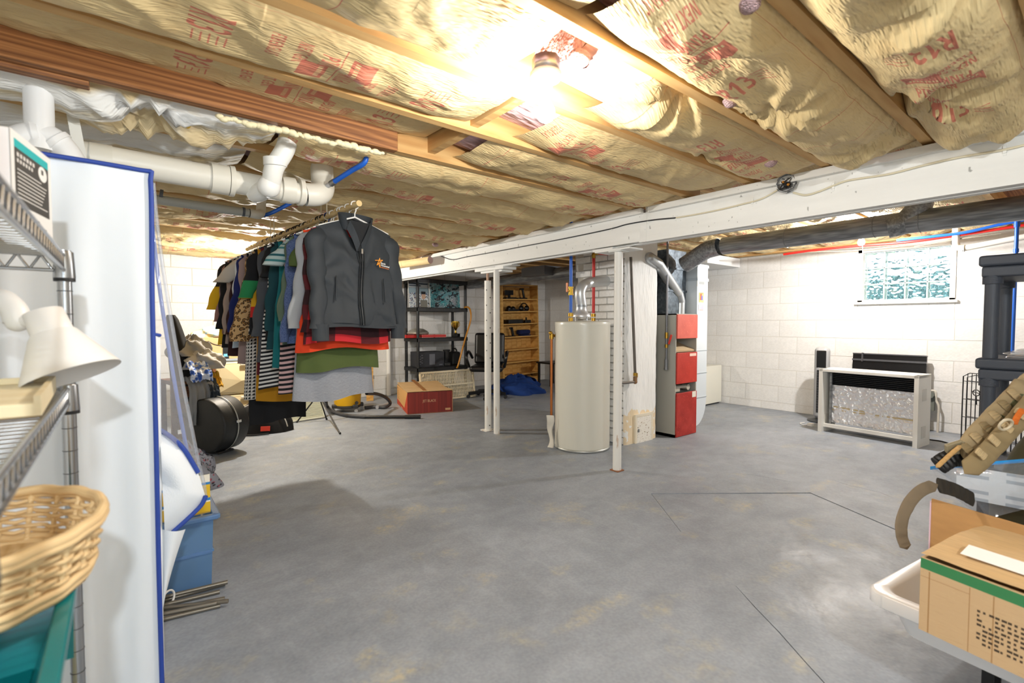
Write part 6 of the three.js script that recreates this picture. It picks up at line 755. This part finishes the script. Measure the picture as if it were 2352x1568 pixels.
{
  const gA = atD(2110, 1443, 1.27), low = 0.3, K = -13 * PI / 180;
  const tb = thing('low_table', 'low black folding table under the cardboard boxes', 'table', null, gA.clone().setY(0).add(V(0.22, 0, 0.42).applyAxisAngle(V(0, 1, 0), K)), K); const top = gA.y - 0.004;
  part(tb, 'table_top', rbox(0.24, 0.03, 0.4, 0.006, 0, top - 0.016, 0), black); for (const a of [-1, 1]) for (const b of [-1, 1]) part(tb, 'leg', cyl(0.014, 0.014, top - 0.03, a * 0.1, (top - 0.03) / 2, b * 0.17), black);
  // nearer carton: left corner on gA, its long side runs towards the camera
  const H = atD(2110, 1275, 1.27).y - gA.y, bx = thing('cardboard_box', 'taped cardboard box with a green tape stripe on the low table', 'box', null, gA, K), L = 0.62, D = 0.36;
  const front = canvasTex(1024, 512, (g, W, Hh) => { g.fillStyle = '#c0a17a'; g.fillRect(0, 0, W, Hh); const r = mulberry(31); for (let i = 0; i < 900; i++) { g.fillStyle = r() < 0.5 ? 'rgba(255,226,170,0.05)' : 'rgba(90,56,20,0.05)'; g.fillRect(r() * W, r() * Hh, 2 + r() * 50, 1 + r() * 3); } g.fillStyle = 'rgba(140,100,56,0.7)'; g.fillRect(30, 84, 5, Hh); g.fillRect(164, 84, 3, Hh); g.fillRect(236, 84, 4, Hh); g.fillRect(0, 128, 165, 3); g.fillStyle = '#2f7446'; g.beginPath(); g.moveTo(0, 4); g.lineTo(W, 24); g.lineTo(W, 104); g.lineTo(0, 74); g.fill(); g.fillStyle = 'rgba(40,28,16,0.86)'; for (let j = 0; j < 8; j++) for (let i = 0; i < 9; i++) if (r() > 0.2) g.fillRect(190 + i * 18, 208 + j * 29, 6 + r() * 10, 15); });
  part(bx, 'front_side', sheet(1, 1, (u, v) => [-0.0005, v * H, u * L]), mat(0xffffff, 0.8, { map: front })); part(bx, 'carton', [box(0.006, H - 0.002, L, 0.003, H / 2, L / 2), box(0.006, H, L, D, H / 2, L / 2), box(D, H, 0.006, D / 2, H / 2, 0.003), box(D, H, 0.006, D / 2, H / 2, L - 0.003), box(D, 0.006, L, D / 2, 0.004, L / 2)], card);
  part(bx, 'top_flap', sheet(20, 20, (u, v) => [-0.002 + v * D * 0.98, H + 0.006 + 0.028 * Math.sin(v * PI * 0.8) * (0.6 + 0.4 * u) + 0.006 * fbm(u * 9, v * 9, 2) + (v < 0.03 ? 0.008 * (fbm(u * 14, 3, 3) - 0.3) : 0), u * L * 0.98], 1, 1), card);
  const tp = part(bx, 'shipping_label', sheet(8, 6, (u, v) => [0.05 + v * 0.045, H + 0.024 + 0.014 * v, 0.06 + u * 0.17]), mat(0xf0efec, 0.5)); part(bx, 'clear_tape', sheet(10, 10, (u, v) => [0.02 + v * 0.26, H + 0.03 + 0.016 * Math.sin(v * PI * 0.8) + 0.006 * (fbm(u * 12, v * 12, 2) - 0.5), 0.27 + u * 0.14]), phys(0xf6f1e6, 0.08, { transmission: 0.85, thickness: 0 }));
  // box standing in the white tub, with its side flap up
  const c0 = atD(1984, 1348, 1.52), c1 = atD(2150, 1240, 1.78), ry = c0.y, base2 = ry - 0.113, q = onY(2135, 1330, base2), dq = q.clone().sub(camera.position).dot(ray(1176, 784)), bt = atD(2135, 1142, dq), b2 = thing('cardboard_box', 'brown box with its flap standing up in the white tub', 'box', null, [q.x, base2, q.z], K - 0.1), H2 = bt.y - base2;
  const card2 = mat(0xffffff, 0.8, { map: cardTex, color: 0xf0dcc4 }); part(b2, 'carton', [box(0.006, H2, 0.42, 0, H2 / 2, 0.21), box(0.3, H2 - 0.1, 0.006, 0.15, (H2 - 0.1) / 2, 0.003), box(0.006, H2 - 0.1, 0.42, 0.3, (H2 - 0.1) / 2, 0.21), box(0.3, 0.006, 0.42, 0.15, 0.004, 0.21), box(0.3, H2 - 0.1, 0.006, 0.15, (H2 - 0.1) / 2, 0.417)], card2); part(b2, 'edge_label', box(0.008, H2 - 0.02, 0.004, -0.001, H2 / 2, -0.002), mat(0xe6c4d4, 0.6));
  // zip bag with papers inside the open box
  const zA = atD(2137, 1073, dq + 0.1), zB = atD(2400, 1052, dq - 0.12), zb = thing('zip_bag', 'clear zip bag with a blue zipper standing in the open box', 'bag', null), clear = phys(0xe9eef4, 0.06, { transmission: 0.9, thickness: 0 });
  const zl = (u, v, k) => { const p = zA.clone().lerp(zB, u), s = v * 0.16; const sh = (1 - u) * v * 0.16; return [p.x + 0.04 * k * Math.sin(v * PI) + 0.012 * (fbm(u * 7, v * 5 + k, 3) - 0.5) + sh * 0.2, p.y - s, p.z + sh + 0.016 * k * Math.sin(v * PI)]; };
  part(zb, 'film', [sheet(30, 16, (u, v) => zl(u, v, 1)), sheet(30, 16, (u, v) => zl(u, v, -1))], clear); part(zb, 'zipper', sheet(20, 2, (u, v) => { const p = zA.clone().lerp(zB, u); return [p.x - 0.002, p.y + 0.004 - v * 0.013, p.z]; }), mat(0x1f8fd8, 0.35));
  const pa = zA.clone().lerp(zB, 0.62); one('paper_stack', 'white printed papers inside the zip bag', 'papers', [box(0.012, 0.11, 0.22, 0, 0, 0), box(0.004, 0.12, 0.2, 0.012, 0.004, 0.03)], mat(0xffffff, 0.6, { map: canvasTex(128, 64, (g) => { g.fillStyle = '#f1f0ee'; g.fillRect(0, 0, 128, 64); g.fillStyle = '#b9bec4'; for (let i = 0; i < 3; i++) g.fillRect(8, 12 + i * 16, 100, 7); }, [5, 9]) }), null, [pa.x + 0.02, pa.y - 0.1, pa.z + 0.02], Math.atan2(-(zB.x - zA.x), -(zB.z - zA.z)));
  // white tub tray beyond the boxes
  const tb2 = thing('white_tub', 'shallow white plastic tub sticking out behind the cardboard boxes', 'tub', null, [c0.x, ry, c0.z], Math.atan2(-(c1.z - c0.z), c1.x - c0.x)), wpl = mat(0xf2f2f4, 0.3), TL = 0.5, TD = 0.6;
  const ringP = (ins, y, n = 10) => { const r = 0.05, o = []; for (const [cx, cz, a0] of [[ins + r, ins + r, PI], [TL - ins - r, ins + r, 1.5 * PI], [TL - ins - r, TD - ins - r, 0], [ins + r, TD - ins - r, 0.5 * PI]]) for (let i = 0; i <= n; i++) { const a = a0 + i / n * PI / 2; o.push([cx + r * Math.cos(a), y, cz + r * Math.sin(a)]); } o.push(o[0]); return o; };
  const rings = [ringP(0.006, -0.045), ringP(0, -0.04), ringP(0, -0.006), ringP(0.008, 0), ringP(0.035, 0), ringP(0.045, -0.01), ringP(0.09, -0.11), ringP(0.1, -0.115)], nR = rings.length - 1, nP = rings[0].length - 1; part(tb2, 'shell', sheet(nP, nR, (u, v) => rings[Math.round(v * nR)][Math.round(u * nP)]), wpl); part(tb2, 'floor_panel', box(TL - 0.2, 0.004, TD - 0.2, TL / 2, -0.116, TD / 2), wpl); part(tb2, 'outer_wall', sheet(nP, 1, (u, v) => { const k = Math.round(u * nP); return v ? [ringP(0.07, 0)[k][0], -0.125, ringP(0.07, 0)[k][2]] : [ringP(0.03, 0)[k][0], -0.01, ringP(0.03, 0)[k][2]]; }), wpl);
  const sg = thing('step_stool', 'grey step stool carrying the white tub', 'stool', null, [0, 0, 0]); const m = V(TL * 0.62, 0, TD * 0.5).applyAxisAngle(V(0, 1, 0), tb2.rotation.y).add(V(c0.x, 0, c0.z)); const sh = ry - 0.128; part(sg, 'top', rbox(0.2, 0.03, 0.2, 0.006, m.x, sh - 0.015, m.z), black); for (const a of [-1, 1]) for (const b of [-1, 1]) part(sg, 'leg', box(0.025, sh - 0.03, 0.025, m.x + a * 0.08, (sh - 0.03) / 2, m.z + b * 0.08), black);
}

// ---------------------------------------------------------------- left: fabric wardrobe with its clear flap
{
  const D0 = 1.455, cT = atD(345, 398, D0), Z = cT.z, X1 = cT.x, top = cT.y, X0 = X1 - 0.78, ward = mat(0xe3e9ef, 0.7, { bumpMap: bumpFine, bumpScale: 0.0005 }), trim = mat(0x1f3f96, 0.6), t = thing('fabric_wardrobe', 'white fabric wardrobe with blue piping and a clear side flap', 'wardrobe', null), dep = 0.5;
  part(t, 'front_panel', sheet(60, 40, (u, v) => { const x = X0 + u * (X1 - X0), g = Math.min(1, (1 - u) * 8); return [x, top * (1 - v) + 0.004, Z + g * (0.02 * Math.pow(0.5 + 0.5 * Math.sin(u * 34 + v * 0.9), 2) * Math.sin(Math.min(1, v * 3) * PI / 2) + 0.03 * (fbm(u * 6, v * 2, 3) - 0.5))]; }, 1, 2), ward);
  part(t, 'top_panel', sheet(10, 6, (u, v) => [X0 + u * (X1 - X0), top + 0.004 + 0.012 * Math.sin(u * PI) * Math.sin(v * PI), Z - v * dep]), ward); part(t, 'side_panel', sheet(8, 30, (u, v) => [X1 + 0.012 * Math.sin(u * PI), top * (1 - v), Z - 0.02 - u * (dep - 0.02)]), ward); part(t, 'back_panel', box(X1 - X0, top, 0.006, (X0 + X1) / 2, top / 2, Z - dep), ward); part(t, 'side_panel', box(0.006, top, dep, X0, top / 2, Z - dep / 2), ward);
  part(t, 'piping', [tube([[X0, top + 0.004, Z + 0.004], [(X0 + X1) / 2, top + 0.006, Z + 0.004], [X1 - 0.02, top + 0.004, Z + 0.004], [X1, top - 0.02, Z + 0.004], [X1 - 0.004, top * 0.75, Z + 0.006], [X1 - 0.004, top / 2, Z + 0.006], [X1 - 0.006, top * 0.25, Z + 0.006], [X1 - 0.006, 0.01, Z + 0.006]], 0.0065, 8, 10)], trim);
  part(t, 'frame_pole', [bar([X0 + 0.02, 0, Z - 0.03], [X0 + 0.02, top - 0.01, Z - 0.03], 0.009), bar([X1 - 0.02, 0, Z - 0.03], [X1 - 0.02, top - 0.01, Z - 0.03], 0.009), bar([X0 + 0.02, 0, Z - dep + 0.03], [X0 + 0.02, top - 0.01, Z - dep + 0.03], 0.009), bar([X1 - 0.02, 0, Z - dep + 0.03], [X1 - 0.02, top - 0.01, Z - dep + 0.03], 0.009)], white);
  // edge strip and loose flap to the right of the zip
  const G = (px, py, z) => onZ(px, py, z), A = (py) => G(347, py, Z - 0.01), B2 = (py) => G(py > 800 ? 376 : 360, py, Z - 0.02);
  part(t, 'edge_strip', sheet(4, 24, (u, v) => { const py = 770 + v * 840, a = G(346, py, Z), b = G(368 + 9 * v, py, Z - 0.02); return a.lerp(b, u).add(V(0, 0, 0.008 * Math.sin(u * PI))).toArray(); }), ward); part(t, 'strip_trim', tube([G(345, 768, Z + 0.004), G(357, 768, Z - 0.004), G(368, 770, Z - 0.014)], 0.005, 8, 6), trim);
  const zr = (k) => Z - 0.03 - 0.02 * k, edge = [[352, 420], [362, 520], [378, 640], [398, 760], [420, 880], [440, 980], [456, 1060], [468, 1110], [472, 1140]];
  const film = phys(0xf2f5fa, 0.12, { transmission: 0.82, thickness: 0 }); const EC = new THREE.CatmullRomCurve3(edge.map(([a, b], i) => G(a, b, zr(i * 0.5)))), IN = new THREE.CatmullRomCurve3([[348, 420], [349, 520], [350, 640], [352, 760], [358, 880], [364, 985]].map(([a, b]) => G(a, b, Z - 0.015)));
  part(t, 'clear_window', sheet(10, 40, (u, v) => { const a = IN.getPoint(v), b = EC.getPoint(v * 0.84); return a.lerp(b, u).add(V(0, 0, 0.02 * Math.sin(u * PI) * v + 0.012 * (fbm(u * 5, v * 9, 3) - 0.5))).toArray(); }), film);
  part(t, 'window_seam', tube([0.1, 0.3, 0.5, 0.7, 0.86].map((k) => EC.getPoint(k).add(V(-0.012 - 0.02 * k, 0, 0.006))), 0.006, 6, 10), mat(0x5a74b8, 0.5)); part(t, 'window_rim', tube(edge.map(([a, b], i) => G(a, b, zr(i * 0.5))), 0.005, 6, 8), film);
  // white lower flap with blue binding
  const P = [[366, 988], [420, 1030], [455, 1085], [472, 1140], [430, 1190], [378, 1237]], c = G(372, 1110, Z - 0.025);
  part(t, 'lower_flap', sheet(24, 8, (u, v) => { const k = u * (P.length - 1), i = Math.min(P.length - 2, Math.floor(k)), f = k - i, q = G(P[i][0] + (P[i + 1][0] - P[i][0]) * f, P[i][1] + (P[i + 1][1] - P[i][1]) * f, Z - 0.04); return c.clone().lerp(q, v).add(V(0, 0, 0.03 * Math.sin(v * PI))).toArray(); }), ward);
  part(t, 'flap_binding', [tube([[364, 985], [395, 1005], [425, 1035], [455, 1085]].map(([a, b]) => G(a, b, Z - 0.035)), 0.007, 8, 8), tube([[473, 1138], [462, 1160], [430, 1192], [378, 1238]].map(([a, b]) => G(a, b, Z - 0.035)), 0.007, 8, 8)], trim);
  part(t, 'hem_flap', sheet(10, 14, (u, v) => { const py = 1215 + v * 190, r = G(372 + (1 - v) * 54 * (1 - 0.3 * v), py, Z - 0.05), l = G(372, py, Z - 0.03); return l.lerp(r, u).add(V(0, 0, 0.02 * Math.sin(u * PI))).toArray(); }), ward);
}
{ // blue tote with a yellow carton of cloth on it, and the bundle of rods
  const bl = onFloor(486, 1342), z = bl.z, t = thing('plastic_tote', 'translucent blue plastic storage tote on the floor by the wardrobe', 'tote', null, [bl.x, 0, z]), H = 0.305, W = 0.44, D = 0.34, tote = phys(0x86b4e2, 0.25, { transmission: 0.6, thickness: 0 });
  const wall = (g) => g; part(t, 'body', [sheet(6, 10, (u, v) => [-W + u * W - 0.012 * (u > 0.5 ? -v : v), v * H, 0.004 * v]), sheet(6, 10, (u, v) => [0.012 * v, v * H, -u * D]), sheet(6, 10, (u, v) => [-W + u * W, v * H, -D]), sheet(6, 10, (u, v) => [-W - 0.012 * v, v * H, -u * D]), box(W, 0.004, D, -W / 2, 0.003, -D / 2)], tote);
  part(t, 'rim', [rbox(W + 0.06, 0.022, 0.03, 0.006, -W / 2, H, 0.012), rbox(0.03, 0.022, D + 0.04, 0.006, 0.022, H, -D / 2), rbox(W + 0.06, 0.022, 0.03, 0.006, -W / 2, H, -D - 0.01), rbox(0.03, 0.022, D + 0.04, 0.006, -W - 0.02, H, -D / 2)], tote); part(t, 'rib_step', [box(W + 0.01, 0.012, 0.008, -W / 2, H * 0.5, 0.004), box(0.008, 0.012, D, 0.008, H * 0.5, -D / 2)], tote);
  one('folded_clothes', 'dark folded clothes inside the blue tote', 'clothing', heapGeo(0.17, 0.18, 0.12, 6, 0.4), fab(0x3a5570), null, [bl.x - 0.22, 0.006, z - 0.17]);
  const yb = thing('yellow_carton', 'open carton with yellow and blue stripes resting on the blue tote', 'box', null, [bl.x + 0.005, H + 0.012, z - 0.02], 0.05), yh = 0.17, yw = 0.3, yd = 0.24, strip = canvasTex(64, 128, (g) => { g.fillStyle = '#ddb41c'; g.fillRect(0, 0, 64, 128); g.fillStyle = '#2f78b8'; g.fillRect(0, 78, 64, 9); g.fillRect(0, 26, 64, 8); g.fillStyle = '#ece6d6'; g.fillRect(0, 0, 64, 26); g.fillRect(0, 87, 64, 5); }); const ym = mat(0xffffff, 0.6, { map: strip });
  part(yb, 'carton_side', [sheet(1, 1, (u, v) => [-yw + u * yw, v * yh, 0]), sheet(1, 1, (u, v) => [0, v * yh, -u * yd]), sheet(1, 1, (u, v) => [-yw + u * yw, v * yh, -yd]), sheet(1, 1, (u, v) => [-yw, v * yh, -u * yd])], ym); part(yb, 'inside', [box(yw - 0.004, yh - 0.004, 0.002, -yw / 2, yh / 2, -0.003), box(0.002, yh - 0.004, yd - 0.004, -0.003, yh / 2, -yd / 2), box(yw, 0.003, yd, -yw / 2, 0.003, -yd / 2)], card);
  one('patterned_cloth', 'grey cloth with a small dark pattern spilling from the yellow carton', 'clothing', heapGeo(0.15, 0.2, 0.13, 9, 0.5), fab(0, canvasTex(128, 128, (g) => { g.fillStyle = '#6e7078'; g.fillRect(0, 0, 128, 128); const r = mulberry(14); for (let i = 0; i < 70; i++) { g.fillStyle = i % 5 ? '#24262c' : '#7c3a44'; g.beginPath(); g.ellipse(r() * 128, r() * 128, 5, 4, r() * 3, 0, 7); g.fill(); } }, [2, 2])), null, [bl.x - 0.1, H + 0.1, z - 0.15]);
  const tubeM = mat(0x7d776c, 0.4, { metalness: 0.6 });
  [[378, 1421, 506, 1390], [376, 1402, 516, 1374], [380, 1388, 505, 1358], [385, 1376, 517, 1340], [390, 1368, 523, 1336], [384, 1395, 524, 1380], [372, 1410, 498, 1384]].forEach(([a, b, c, d], i) => { const r = 0.0085, y = r + (i > 3 ? 0.016 : 0.001), p = onY(a, b, y), q = onY(c, d, y); one('metal_tube', 'bare metal tent pole tube in a loose bundle on the floor', 'tube', bar(p.add(p.clone().sub(q).multiplyScalar(0.4)), q, r, 12), tubeM, 'bundle of metal tubes'); });
  const tie = onY(386, 1380, 0.025); one('zip_tie', 'white zip tie loop around the bundle of tubes', 'tie', torus(0.032, 0.004, tie.x, 0.034, tie.z, 0, 0.8, 0), white);
}
// ---------------------------------------------------------------- left foreground: chrome wire shelf and what stands on it
{
  const d = 1.06, p = atD(150, 700, d), PX = p.x, PZ = p.z, t = thing('wire_shelf', 'chrome wire shelving rack with black sleeves on grooved posts', 'shelf', null), W = 0.36, L = 0.92, ch = mat(0xb4b6b8, 0.25, { metalness: 1 });
  const yOf = (py, px = 150) => atD(px, py, d).y, ys = [yOf(588), yOf(893), yOf(1292)];
  const posts = [[PX, PZ], [PX - W, PZ], [PX, PZ + L], [PX - W, PZ + L]];
  for (const [x, z] of posts) { const po = part(t, 'post', cyl(0.0125, 0.0125, ys[0] + 0.012, x, (ys[0] + 0.012) / 2, z, 0, 0, 0, 18), ch); part(po, 'groove', Array.from({ length: 23 }, (_, i) => torus(0.0126, 0.0009, x, 0.12 + i * 0.05, z, PI / 2, 0, 0, PI * 2, 16)), mat(0x3a3b3d, 0.5)); }
  for (const y of [...ys, 0.14]) {
    const fr = []; const edge = (a, b) => { fr.push(bar([a[0], y, a[1]], [b[0], y, b[1]], 0.0042, 6), bar([a[0], y - 0.032, a[1]], [b[0], y - 0.032, b[1]], 0.0042, 6)); const n = Math.round(Math.hypot(a[0] - b[0], a[1] - b[1]) / 0.035); for (let i = 0; i < n; i++) { const f = (k) => [a[0] + (b[0] - a[0]) * k / n, a[1] + (b[1] - a[1]) * k / n], m = f(i), q = f(i + 0.5), r = f(i + 1); fr.push(bar([m[0], y, m[1]], [q[0], y - 0.032, q[1]], 0.0026, 5), bar([q[0], y - 0.032, q[1]], [r[0], y, r[1]], 0.0026, 5)); } };
    edge([PX, PZ], [PX, PZ + L]); edge([PX - W, PZ], [PX, PZ]); edge([PX - W, PZ], [PX - W, PZ + L]);
    const s = part(t, 'shelf_frame', fr, ch); const sh = bar([PX - W, y - 0.003, 0], [PX, y - 0.003, 0], 0.0022, 5); for (let i = 1; i < 30; i++) { const m = part(s, 'wire', sh, ch); m.position.z = PZ + i * L / 30; }
    for (const [x, z] of posts) { part(t, 'sleeve', lathe([[0.0135, -0.05], [0.019, -0.048], [0.0165, 0.008], [0.0135, 0.01]], x, y, z, 16), ch); part(t, 'plastic_sleeve', cyl(0.0185, 0.0185, 0.007, x, y - 0.052, z, 0, 0, 0, 16), black); }
  }
  const T0 = ys[0] + 0.005, T1 = ys[1] + 0.005, T2 = ys[2] + 0.005;
  // retail box on the top shelf
  const lab = canvasTex(256, 512, (g, w, h) => { g.fillStyle = '#f1f0ee'; g.fillRect(0, 0, w, h); g.fillStyle = '#20b4b8'; g.fillRect(20, 34, 216, 40); g.fillStyle = '#43413e'; g.fillRect(20, 74, 216, 270); g.fillStyle = '#f4f4f2'; g.beginPath(); g.ellipse(196, 118, 30, 40, 0, 0, 7); g.fill(); g.fillStyle = '#5a5a58'; g.fillRect(186, 96, 16, 26); g.fillStyle = '#d8d6d2'; for (let i = 0; i < 6; i++) { g.fillRect(34 + i * 19, 92, 13, 20); g.fillRect(34 + i * 17, 122, 11, 18); } for (let i = 0; i < 8; i++) g.fillRect(34, 170 + i * 19, 150 + (i * 37) % 44, 6); g.fillStyle = '#c9a06a'; g.fillRect(24, 360, 90, 120); g.fillStyle = '#5a7ac0'; g.fillRect(66, 396, 40, 50); g.fillStyle = '#e2ded8'; g.beginPath(); g.ellipse(66, 440, 30, 16, 0.6, 0, 7); g.fill(); g.fillStyle = '#4a4a4c'; g.fillRect(148, 380, 16, 46); g.fillRect(196, 410, 16, 46); g.fillRect(136, 470, 100, 14); });
  const A = onX(45, 530, PX - 0.06), bz = PZ + 0.05, bq = atD(126, 535, 1.02), bw = 0.19, bh = 0.19, tb = thing('retail_box', 'white retail box with a teal stripe and dark panel on the top shelf', 'box', null, [bq.x, T0, bq.z], PI / 2 - 0.19);
  part(tb, 'carton', rbox(bw, bh, 0.13, 0.002, -bw / 2, bh / 2, -0.07), white); part(tb, 'printed_face', sheet(1, 1, (u, v) => [-bw + u * bw, v * bh, -0.0035]), mat(0xffffff, 0.5, { map: lab }));
  const rb = atD(4, 330, 0.78), rt = thing('red_sprayer', 'red and black spray bottle at the near end of the top shelf', 'bottle', null, [PX - 0.1, T0, rb.z + 0.0]); part(rt, 'bottle', lathe([[0, 0.06], [0.03, 0.06], [0.034, 0.075], [0.034, 0.17], [0.022, 0.2], [0.013, 0.21], [0.013, 0.24], [0, 0.24]]), mat(0xc22a26, 0.35)); part(rt, 'base', lathe([[0, 0], [0.04, 0], [0.041, 0.05], [0.03, 0.062], [0, 0.062]]), black);
  one('white_appliance', 'white boxy appliance with a black cord on the top shelf', 'appliance', [rbox(0.12, 0.17, 0.16, 0.012, 0, 0.085, 0), cyl(0.02, 0.02, 0.01, 0.064, 0.1, 0.02, 0, 0, PI / 2), bar([0.065, 0.03, 0.06], [0.07, 0.06, -0.02], 0.005)], mat(0xd9d6d6, 0.5), null, [PX - 0.27, T0, PZ + 0.12]);
  // desk lamp with conical shade on the middle shelf
  const L0 = atD(60, 765, 0.93), lamp = thing('desk_lamp', 'white desk lamp with a large conical shade tipped over on the middle shelf', 'lamp', null, [0, 0, 0]), lw = mat(0xeeece9, 0.4);
  const s0 = atD(98, 716, 0.95), s1 = atD(166, 862, 0.955), ax = s1.clone().sub(s0), LEN = ax.length(), Qd = new THREE.Quaternion().setFromUnitVectors(V(0, -1, 0), ax.clone().normalize()); const shade = lathe([[0.016, 0], [0.031, -0.001], [0.033, -0.044], [0.037, -0.048], [0.08, -LEN * 1.0], [0.078, -LEN * 1.0], [0.036, -0.052], [0.018, -0.01]], 0, 0, 0, 40); shade.applyQuaternion(Qd); shade.translate(s0.x, s0.y, s0.z); part(lamp, 'shade', shade, lw);
  const k = atD(40, 738, 0.95); part(lamp, 'knuckle', [bar(k, s0.clone().lerp(s1, 0.12), 0.013, 12), ball(0.02, k.x, k.y, k.z)], lw); part(lamp, 'arm', tube([atD(-60, 700, 0.97), atD(-25, 684, 0.96), atD(8, 690, 0.95), atD(32, 712, 0.95), k], 0.021, 14, 8), lw); part(lamp, 'stem', bar(atD(-60, 700, 0.97), V(atD(-60, 700, 0.97).x, T1 + 0.02, atD(-60, 700, 0.97).z), 0.012, 12), lw); { const b = atD(-60, 700, 0.97); part(lamp, 'base', lathe([[0, 0], [0.07, 0], [0.07, 0.01], [0.02, 0.022], [0, 0.022]], b.x, T1, b.z), lw); }
  const jr = atD(25, 800, 0.98), jar = thing('glass_jar', 'glass jar with yellow contents behind the lamp', 'jar', null, [PX - 0.15, T1, PZ + 0.17]); part(jar, 'glass', lathe([[0, 0], [0.045, 0], [0.048, 0.01], [0.048, 0.12], [0.036, 0.14], [0.036, 0.15]]), phys(0xf4fbf8, 0.05, { transmission: 0.95, thickness: 0 })); part(jar, 'contents', lathe([[0, 0.06], [0.044, 0.06], [0.044, 0.112], [0, 0.112]]), mat(0xd8bc52, 0.6)); part(jar, 'lid', lathe([[0, 0.17], [0.036, 0.17], [0.038, 0.15], [0, 0.15]]), lw);
  const wb = atD(122, 875, 0.97); one('wooden_tray', 'pale bamboo tray sticking out over the middle shelf edge', 'tray', [rbox(0.26, 0.02, 0.34, 0.003, -0.13, 0.012, 0.17), box(0.008, 0.03, 0.34, 0, 0.018, 0.17), box(0.26, 0.03, 0.008, -0.13, 0.018, 0)], mat(0xffffff, 0.5, { map: woodTex([240, 226, 190], [226, 206, 160], false) }), null, [wb.x, T1, wb.z], 0.03);
  // teal bin, and a wicker basket standing on it
  const bm = phys(0x108a90, 0.22, { transmission: 0.35, thickness: 0 }), bt = atD(168, 1280, 0.78), binTop = bt.y, bin = thing('teal_bin', 'translucent teal plastic bin standing under the wicker basket', 'bin', null, [bt.x, 0, bt.z], 0.0), BH = binTop - T2 - 0.001, bw2 = 0.28, bl2 = 0.36;
  const y0 = binTop - BH, inset = 0.045; part(bin, 'body', [sheet(2, 6, (u, v) => [-inset * (1 - v), y0 + v * BH, u * bl2]), sheet(2, 6, (u, v) => [-bw2 + inset * (1 - v), y0 + v * BH, u * bl2]), sheet(2, 6, (u, v) => [-bw2 + u * bw2, y0 + v * BH, inset * (1 - v)]), sheet(2, 6, (u, v) => [-bw2 + u * bw2, y0 + v * BH, bl2 - inset * (1 - v)]), box(bw2 - 2 * inset, 0.004, bl2 - 2 * inset, -bw2 / 2, y0 + 0.002, bl2 / 2)], bm); part(bin, 'rim', [rbox(0.02, 0.014, bl2, 0.004, 0, binTop - 0.007, bl2 / 2), rbox(0.02, 0.014, bl2, 0.004, -bw2, binTop - 0.007, bl2 / 2), rbox(bw2, 0.014, 0.02, 0.004, -bw2 / 2, binTop - 0.007, 0), rbox(bw2, 0.014, 0.02, 0.004, -bw2 / 2, binTop - 0.007, bl2)], bm);
  one('mixed_odds', 'pale bottles and pouches seen through the teal bin', 'bottles', [lathe([[0, 0], [0.03, 0], [0.03, 0.08], [0.015, 0.1], [0, 0.1]], -0.12, 0, 0.1), lathe([[0, 0], [0.03, 0], [0.03, 0.08], [0.015, 0.1], [0, 0.1]], -0.18, 0, 0.2), rbox(0.08, 0.09, 0.04, 0.01, -0.1, 0.05, 0.26)], mat(0xbfd8d8, 0.4), null, [bt.x, y0 + 0.006, bt.z]);
  const bc = V(bt.x - 0.115, binTop + 0.004, bt.z + 0.06), bk = thing('wicker_basket', 'oval woven wicker basket with a looped handle', 'basket', null, bc, 0.0), wk = mat(0xffffff, 0.65, { map: woodTex([230, 204, 160], [204, 170, 118], false) }), rx = 0.155, rz = 0.18, hb = 0.088;
  const ov = (a, y, k = 0) => { const f = 0.88 + 0.12 * y / hb; return [(rx * f + k) * Math.cos(a), y, (rz * f + k) * Math.sin(a)]; };
  const ring = (y, r, k = 0, wav = 0, ph = 0) => tube(Array.from({ length: 48 }, (_, i) => ov(i / 48 * 2 * PI, y + 0.0015 * Math.sin(i * 2.1 + ph), k + wav * (i % 2 ? 1 : -1) * (ph ? -1 : 1))), r, 6, 2, true);
  part(bk, 'rim', [ring(hb, 0.0085), ring(hb - 0.008, 0.006, 0.004)], wk); part(bk, 'base_rim', [ring(0.006, 0.0075), ring(0.016, 0.006, 0.003)], wk); part(bk, 'weave', [0.026, 0.033, 0.042, 0.049, 0.056, 0.065, 0.072].map((y, i) => ring(y, 0.0036, 0, 0.0045, i % 2)), wk);
  part(bk, 'stake', Array.from({ length: 24 }, (_, i) => { const a = (i + 0.5) / 24 * 2 * PI; return bar(ov(a, 0.006), ov(a, hb), 0.0042, 6); }), wk); part(bk, 'bottom', cyl(1, 1, 0.006, 0, 0.006, 0, 0, 0, 0, 40).scale(rx * 0.86, 1, rz * 0.86), wk); part(bk, 'handle', tube(Array.from({ length: 9 }, (_, i) => { const a = PI + 0.9 + (i - 4) * 0.09; const q = ov(a, hb); return [q[0], hb + 0.055 * Math.sin(i / 8 * PI), q[2]]; }), 0.0075, 8, 4), wk);
  one('storage_pouch', 'pale green fabric pouch with a black clip on the lower shelf', 'pouch', heapGeo(0.1, 0.3, 0.12, 5, 0.2), fab(0xb9b89a), null, [PX - 0.12, 0.147, PZ + 0.12]);
}

// ---------------------------------------------------------------- shadows on, hand over
scene.traverse((o) => { if (o.isMesh) { o.castShadow = true; o.receiveShadow = true; } });
renderer.render(scene, camera);
